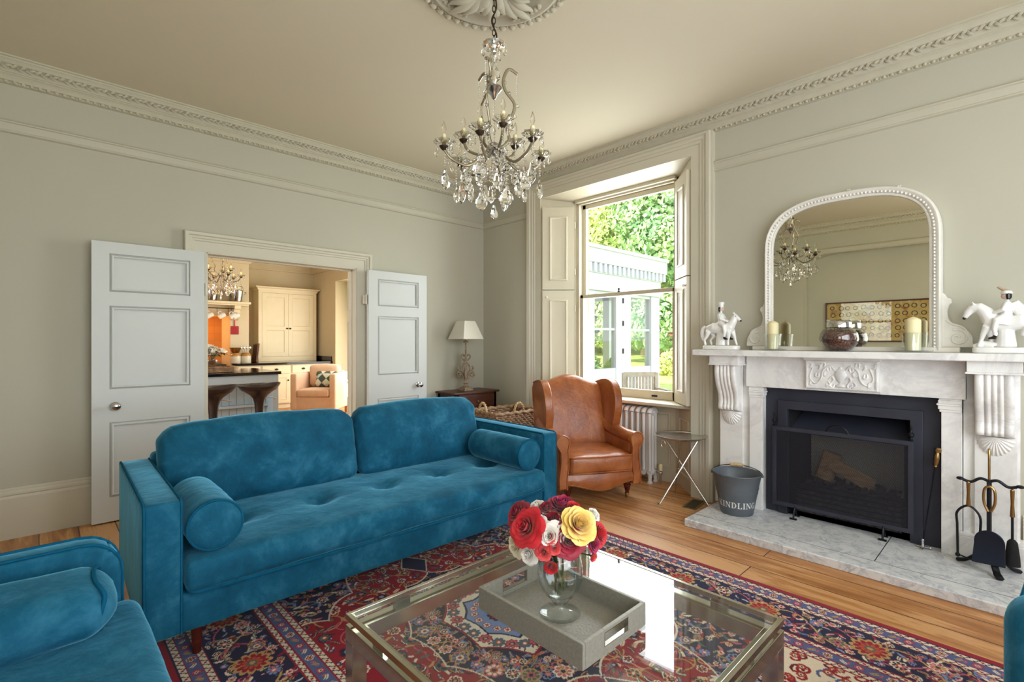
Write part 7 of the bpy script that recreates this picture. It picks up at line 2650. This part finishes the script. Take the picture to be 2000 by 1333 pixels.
# bar stools
STP = simple('dark_brown_plastic', srgb(30, 23, 27), 0.35)
for lab, x, y, rz in (('dark moulded bar stool half hidden by the open door', 1.475, 6.60, 0.2), ('dark moulded bar stool at the right end of the island', 1.975, 6.60, 0.1)):
    t = thing('bar_stool', lab, 'bar stool', (x, y, 0), rz, 'bar stools at the island')
    s_ = MB()
    prof = [(0.0, 0.700), (0.10, 0.702), (0.19, 0.735), (0.232, 0.782), (0.236, 0.792), (0.228, 0.788), (0.20, 0.752), (0.15, 0.715), (0.10, 0.682), (0.070, 0.640), (0.054, 0.58), (0.047, 0.50), (0.045, 0.44), (0.0, 0.44)]
    seg = 40
    gv, fs = [], []
    for r_, z in prof:
        for i in range(seg):
            a = 2 * pi * i / seg
            lift = 0.035 * (cos(a) ** 2) * max(0, (z - 0.70) / 0.09) * (1 if cos(a) > -0.2 else 0.4)
            gv.append((r_ * cos(a) * 1.04, r_ * sin(a) * 0.92, z + lift))
    s_.add(gv, [(j * seg + i, (j + 1) * seg + i, (j + 1) * seg + (i + 1) % seg, j * seg + (i + 1) % seg) for j in range(len(prof) - 1) for i in range(seg)])
    s_.build('seat', STP, t, smooth=70)
    MB().lathe([(0.045, 0.44), (0.042, 0.20), (0.050, 0.10), (0.10, 0.05), (0.19, 0.028), (0.205, 0.012), (0.205, 0.0), (0, 0.0)], 36).build('base', STP, t, smooth=60)
    MB().tube([(0.05, -0.02, 0.655), (0.13, -0.05, 0.645), (0.175, -0.07, 0.625)], 0.006, 8).build('lever', M['chrome'], t)

# pink armchair with patterned cushion
PK_ = simple('pale_pink_upholstery', srgb(222, 186, 156), 0.85, 0, 0.05, 10, Sheen_Weight=0.2)
OAK = wood('oak_leg', srgb(170, 112, 54), srgb(204, 148, 84))
AC = thing('tub_armchair', 'boxy pale pink armchair in the kitchen seen through the doorway', 'armchair', (3.44, 8.61, 0), radians(-43.75))
w2 = 0.395
MB().rbox((-w2 + 0.10, 0.015, 0.14), (w2 - 0.10, 0.74, 0.37), 0.012, 2).build('base', PK_, AC)
for sg in (-1, 1):
    xa, xb = sorted((sg * w2, sg * (w2 - 0.11)))
    MB().rbox((xa, 0, 0.14), (xb, 0.80, 0.775), 0.025, 3, puff=(0.006, 0, 0.004)).build('arm', PK_, AC)
MB().rbox((-w2 + 0.10, 0.66, 0.14), (w2 - 0.10, 0.80, 0.80), 0.03, 3).build('back', PK_, AC)
MB().rbox((-w2 + 0.115, -0.01, 0.375), (w2 - 0.115, 0.66, 0.50), 0.03, 3, puff=(0, 0.008, 0.012), wob=0.003).build('seat_cushion', PK_, AC, smooth=60)
MB().rbox((-w2 + 0.12, 0.50, 0.52), (w2 - 0.12, 0.68, 0.905), 0.06, 4, puff=(0, 0.03, 0.02), wob=0.006).build('back_cushion', PK_, AC, smooth=60)
for x, y in ((-w2 + 0.06, 0.06), (w2 - 0.06, 0.06), (-w2 + 0.06, 0.74), (w2 - 0.06, 0.74)):
    MB().box((x - 0.022, y - 0.022, 0), (x + 0.022, y + 0.022, 0.145)).build('leg', OAK, AC, smooth=0)
t = NT('green_triangle_print')
mp = t.coord((9, 9, 9), (0, 0, 0))
ch = t.n('ShaderNodeTexChecker', Scale=1.0)
ch.inputs['Color1'].default_value = srgb(232, 228, 214)
ch.inputs['Color2'].default_value = srgb(78, 96, 84)
mp.inputs['Rotation'].default_value = (0, radians(45), 0)
t.l(mp, 0, ch, 'Vector')
vo = t.n('ShaderNodeTexVoronoi', Scale=11.0)
t.l(t.coord(), 0, vo, 'Vector')
mx = t.n('ShaderNodeMixRGB')
mx.blend_type = 'MULTIPLY'
mx.inputs['Fac'].default_value = 0.35
t.l(ch, 'Color', mx, 'Color1')
t.l(vo, 'Color', mx, 'Color2')
t.l(mx, 'Color', t.p, 'Base Color')
setp(t.p, Roughness=0.85)
RA = Matrix.Rotation(radians(-43.75), 3, 'Z')
q = Vector((3.44, 8.61, 0)) + RA @ Vector((0.10, 0.40, 0.515))
CU = thing('cushion', 'green and white triangle-print cushion on the pink armchair', 'cushion', q, radians(-43.75))


def tilt(g, u):
    s_, c_ = sin(radians(16)), cos(radians(16))
    x, y, z = g
    y *= 1 - 0.5 * max(abs(u[0]), abs(u[2])) ** 3
    return [x, y * c_ + z * s_, -y * s_ + z * c_]


MB().rbox((-0.22, -0.06, 0.0), (0.17, 0.06, 0.29), 0.05, 3, puff=(0, 0.03, 0), fn=tilt).build('cover', t.m, CU, smooth=70)
SD = thing('folding_table', 'thin metal folding side table beside the pink armchair', 'side table', (4.13, 8.37, 0))
MB().lathe([(0, 0.62), (0.17, 0.62), (0.17, 0.632), (0, 0.632)], 30).build('top', M['silver'], SD)
for sg in (-1, 1):
    MB().tube([(sg * 0.14, -0.1 * sg, 0.004), (-sg * 0.13, 0.1 * sg, 0.62)], 0.007, 6).build('leg', M['silver'], SD)
chandelier('crystal chandelier glowing over the kitchen island', (1.87, 7.95, 2.29), 0.3, ZK - 2.29, 0.98)

# ------------------------------------------------------------------ the garden outside the sash window
GR = NT('sunny_lawn')
nz = GR.n('ShaderNodeTexNoise', Scale=3.0, Detail=6.0)
GR.l(GR.coord(), 0, nz, 'Vector')
rp = GR.ramp([(0.3, srgb(120, 140, 66)), (0.7, srgb(172, 184, 104))])
GR.l(nz, 'Fac', rp, 'Fac')
GR.l(rp, 'Color', GR.p, 'Base Color')
setp(GR.p, Roughness=0.9)
g = MB()
g.add([(4.62, -30, -0.12), (60, -30, 1.4), (60, 50, 1.4), (4.62, 50, -0.12), (-20, 11.6, -0.12), (-20, 50, -0.12)], [(0, 1, 2, 3), (5, 4, 3)])
lw = g.build('lawn', GR.m, smooth=0)
tag(lw, 'sunlit lawn sloping up from the house', 'grass', kind='stuff')
pt = MB().prism([(4.62, -6), (9.0, -6), (9.0, 5.6), (4.62, 5.6)], -0.12, -0.10, 'z')
pt.add([], [])
pp = MB()
pp.add([(4.62, -6, -0.02), (9.2, -6, 0.06), (9.2, 5.6, 0.06), (4.62, 5.6, -0.02), (4.62, -6, -0.2), (9.2, -6, -0.2), (9.2, 5.6, -0.2), (4.62, 5.6, -0.2)],
       [(0, 1, 2, 3), (7, 6, 5, 4), (0, 4, 5, 1), (1, 5, 6, 2), (2, 6, 7, 3), (3, 7, 4, 0)])
struct(pp.build('floor_patio', simple('pale_gravel', srgb(196, 184, 160), 0.9, 0, 0.15, 40), smooth=0))

# white orangery
OW = simple('white_orangery_paint', srgb(200, 204, 208), 0.5, 0, 0.02)
OY = 5.6
OR_ = thing('orangery', 'white flat-roofed orangery with dentil cornice and glazed doors outside', 'orangery', (4.66, OY, 0.0))
X_ = lambda x: x - 4.66
hd = MB()
hd.box((0.0, -0.06, 2.30), (X_(9.80), 0.12, 2.62)).box((0.0, -0.12, 2.80), (X_(9.97), 0.12, 3.10)).box((0, -0.07, 2.62), (X_(9.84), 0.12, 2.80)).box((0, -0.15, 3.06), (X_(10.0), 0.12, 3.13))
hd.build('entablature', OW, OR_, smooth=0, bevel=0.01)
for k in range(34):
    x = X_(9.86) - 0.155 * k
    if x > 0.1:
        MB().box((x - 0.040, -0.118, 2.64), (x + 0.040, -0.06, 2.795)).build('dentil', OW, OR_, smooth=0)
MB().box((0, 0.10, 2.9), (X_(10.1), 5.5, 3.0)).build('roof', OW, OR_, smooth=0)
GX = [(5.05, 5.75), (6.27, 6.97), (7.475, 8.17), (8.69, 9.46)]
fr = MB()
px_ = 4.70
for a, b in GX:
    fr.box((X_(px_), -0.02, 0.0), (X_(a), 0.10, 2.30))
    px_ = b
    fr.box((X_(a), -0.01, 0.0), (X_(b), 0.08, 0.82)).box((X_(a), 0.0, 2.24), (X_(b), 0.08, 2.30)).box((X_(a), 0.015, 1.555), (X_(b), 0.065, 1.60))
fr.box((X_(px_), -0.03, 0), (X_(9.80), 0.14, 2.30))
fr.build('door_frames', OW, OR_, smooth=0, bevel=0.008)
for a, b in GX:
    MB().box((X_(a), 0.035, 0.82), (X_(b), 0.042, 2.24)).build('pane', M['winglass'], OR_, smooth=0)
for x in (8.38,):
    for z in (0.62, 1.15, 1.70, 2.15):
        MB().box((X_(x), -0.04, z - 0.05), (X_(x) + 0.03, -0.02, z + 0.05)).build('hinge', M['iron'], OR_, smooth=0)
sd = MB()
for y in (1.3, 2.7, 4.1, 5.4):
    sd.box((X_(9.68), y - 0.09, 0.0), (X_(9.80), y + 0.09, 2.90))
sd.box((X_(9.68), 0.1, 2.30), (X_(9.80), 5.5, 2.9)).box((X_(9.68), 0.1, 0.0), (X_(9.80), 5.5, 0.55)).box((X_(5.0), 5.3, 0), (X_(9.8), 5.5, 0.55)).box((X_(5.0), 5.3, 2.3), (X_(9.8), 5.5, 2.9))
sd.build('end_frame', OW, OR_, smooth=0)


def leaf_cloud(name, mat, parent, blobs, n, size, seed):
    rs = np.random.RandomState(seed)
    V, F = [], 0
    w_ = np.array([b[1] ** 2 for b in blobs])
    idx = rs.choice(len(blobs), n, p=w_ / w_.sum())
    C = np.array([b[0] for b in blobs])[idx]
    R = np.array([b[1] for b in blobs])[idx]
    d = rs.normal(size=(n, 3))
    d /= np.linalg.norm(d, axis=1)[:, None]
    d[:, 2] *= 0.85
    c = C + d * (R * rs.uniform(0.72, 1.05, n) ** 0.6)[:, None]
    u = rs.normal(size=(n, 3))
    u /= np.linalg.norm(u, axis=1)[:, None]
    v = np.cross(u, d + rs.normal(size=(n, 3)) * 0.4)
    v /= np.linalg.norm(v, axis=1)[:, None] + 1e-9
    s_ = (size * rs.uniform(0.6, 1.3, n))[:, None]
    co = np.stack([c - u * s_, c + v * s_ * 0.55, c + u * s_, c - v * s_ * 0.55], 1).reshape(-1, 3)
    me = bpy.data.meshes.new(name)
    me.vertices.add(len(co))
    me.vertices.foreach_set('co', co.ravel())
    me.loops.add(len(co))
    me.loops.foreach_set('vertex_index', np.arange(len(co)))
    me.polygons.add(n)
    me.polygons.foreach_set('loop_start', np.arange(0, len(co), 4))
    me.update()
    me.materials.append(mat)
    o = bpy.data.objects.new(name, me)
    COL.objects.link(o)
    o.parent = parent
    return o


def foliage(name, a, b):
    t = NT(name)
    nz = t.n('ShaderNodeTexNoise', Scale=0.9, Detail=4.0)
    t.l(t.coord(), 0, nz, 'Vector')
    r = t.ramp([(0.35, srgb(*a)), (0.65, srgb(*b))])
    t.l(nz, 'Fac', r, 'Fac')
    t.l(r, 'Color', t.p, 'Base Color')
    setp(t.p, Roughness=0.8)
    return t.m


FOL = [foliage('yellow_green_foliage', (186, 194, 104), (226, 226, 140)), foliage('mid_green_foliage', (158, 184, 104), (208, 218, 134)), foliage('blue_green_foliage', (122, 164, 112), (178, 204, 136))]
KIND = ['yellow-green', 'mid-green', 'blue-green']


def ground_z(x):
    return -0.12 + (x - 4.62) * 1.52 / 55.38


TREES = [(1165, 34, 13.5, 5.2, 0, 'broad yellow-green tree filling the upper left of the window view'), (1262, 30, 12.5, 4.6, 1, 'mid-green tree rising above the orangery roof'),
         (1318, 24, 10.5, 3.4, 2, 'blue-green tree beside the orangery corner'), (1218, 46, 19, 7.0, 0, 'tallest yellow-green tree far behind the orangery'),
         (1105, 40, 17, 6.0, 1, 'mid-green tree at the left edge of the garden view'), (1380, 34, 12, 5.0, 0, 'yellow-green tree to the right of the lawn'),
         (1292, 40, 15.5, 5.4, 0, 'yellow-green tree behind the blue-green one'), (1470, 30, 10, 4.5, 2, 'blue-green tree far right of the lawn')]
for k, (px, wv, h, r, f, lab) in enumerate(TREES):
    p = px_point(px, 667, wv)
    gz = ground_z(p.x)
    t = thing('tree', lab, 'tree', (p.x, p.y, gz), 0, 'trees beyond the lawn')
    rnd = random.Random(40 + k)
    bl = [((0, 0, h * 0.62), r * 0.8)]
    for j in range(11):
        a, e = rnd.uniform(0, 2 * pi), rnd.uniform(-0.5, 1)
        bl.append(((r * 0.62 * cos(a), r * 0.62 * sin(a), h * 0.55 + e * h * 0.28), r * rnd.uniform(0.35, 0.55)))
    for j in range(4):
        a = rnd.uniform(0, 2 * pi)
        bl.append(((r * 0.6 * cos(a), r * 0.6 * sin(a), h * 0.18), r * 0.45))
    leaf_cloud('crown', FOL[f], t, bl, 26000, 0.13 + wv * 0.0012, k)
    MB().tube([(0, 0, -0.1), (0.1, 0, h * 0.3), (0, 0.1, h * 0.62)], [0.35, 0.26, 0.12], 8).build('trunk', M['bark'], t)

BW = NT('old_brick')
br = BW.n('ShaderNodeTexBrick', Scale=1.0)
br.inputs['Brick Width'].default_value = 0.24
br.inputs['Row Height'].default_value = 0.08
br.inputs['Mortar Size'].default_value = 0.008
br.inputs['Color1'].default_value = srgb(178, 116, 92)
br.inputs['Color2'].default_value = srgb(156, 100, 82)
br.inputs['Mortar'].default_value = srgb(190, 170, 150)
BW.l(BW.coord((1, 1, 1), (radians(90), 0, 0)), 0, br, 'Vector')
BW.l(br, 'Color', BW.p, 'Base Color')
a, b = px_point(1285, 667, 24), px_point(1420, 667, 19)
d = (b - a)
gw = thing('brick_boundary', 'old brick garden wall with coping at the far side of the lawn', 'wall', (a.x, a.y, ground_z(a.x) - 0.1), atan2(d.y, d.x))
MB().box((0, 0, 0), (d.length, 0.3, 1.5)).build('brickwork', BW.m, gw, smooth=0)
MB().box((-0.05, -0.06, 1.5), (d.length + 0.05, 0.36, 1.58)).build('coping', simple('stone_coping', srgb(190, 180, 160), 0.9), gw, smooth=0)
for k, (px, wv, r, f, lab) in enumerate(((1312, 17, 0.55, 0, 'low yellow-green shrub in front of the brick wall'), (1325, 18, 0.6, 2, 'blue-green shrub by the brick wall at the window edge'))):
    p = px_point(px, 667, wv)
    t = thing('shrub', lab, 'shrub', (p.x, p.y, ground_z(p.x)), 0, 'shrubs by the garden wall')
    leaf_cloud('foliage', FOL[f], t, [((0, 0, r * 0.6), r), ((r * 0.5, 0, r * 0.4), r * 0.6), ((-r * 0.4, r * 0.3, r * 0.4), r * 0.6)], 1200, 0.07, 60 + k)
    MB().tube([(0, 0, -0.05), (0, 0, r * 0.6)], 0.04, 6).build('stem', M['bark'], t)
for k, (x, y, r, lab) in enumerate(((7.75, 6.05, 0.36, 'bushy potted plant inside the orangery left window'), (9.05, 6.15, 0.26, 'smaller potted plant inside the orangery right window'))):
    t = thing('potted_plant', lab, 'plant', (x, y, 0.0), 0, 'plants in the orangery')
    MB().lathe([(0, 0), (0.15, 0), (0.2, 0.35), (0.22, 0.36), (0.22, 0.40), (0.17, 0.40), (0, 0.36)], 20).build('pot', simple('terracotta', srgb(150, 110, 86), 0.8), t)
    MB().tube([(0, 0, 0.35), (0, 0, 0.7)], 0.02, 6).build('stem', M['bark'], t)
    leaf_cloud('leaves', FOL[2], t, [((0, 0, 0.78), r), ((r * 0.5, 0, 0.9), r * 0.6), ((-r * 0.5, 0, 0.72), r * 0.6)], 420, 0.06, 80 + k)
struct(MB().box((4.97, OY + 0.12, -0.1), (9.7, 10.9, 0.0)).build('floor_orangery', simple('pale_stone_floor', srgb(200, 194, 182), 0.6), smooth=0))

# slatted garden chair just outside the window
p = px_point(1262, 667, 7.2)
GC = thing('garden_chair', 'grey slatted garden chair on the patio outside the window', 'garden chair', (p.x, p.y, 0.012), radians(-38))
GW_ = simple('weathered_teak', srgb(176, 166, 152), 0.8, 0, 0.15, 20)
for x in (-0.25, 0.25):
    MB().box((x - 0.025, -0.22, 0), (x + 0.025, -0.17, 0.62)).build('leg', GW_, GC, smooth=0)
    MB().box((x - 0.025, 0.22, 0), (x + 0.025, 0.27, 0.86)).build('leg', GW_, GC, smooth=0)
    MB().box((x - 0.03, -0.24, 0.62), (x + 0.03, 0.24, 0.645)).build('arm', GW_, GC, smooth=0)
bs_ = MB().box((-0.25, 0.225, 0.80), (0.25, 0.265, 0.87)).box((-0.25, 0.23, 0.44), (0.25, 0.26, 0.48))
for k in range(9):
    bs_.box((-0.215 + 0.05 * k, 0.235, 0.48), (-0.185 + 0.05 * k, 0.255, 0.80))
bs_.build('slatted_back', GW_, GC, smooth=0)
se = MB()
for k in range(7):
    se.box((-0.25, -0.22 + 0.065 * k, 0.42), (0.25, -0.17 + 0.065 * k, 0.44))
se.build('slatted_seat', GW_, GC, smooth=0)
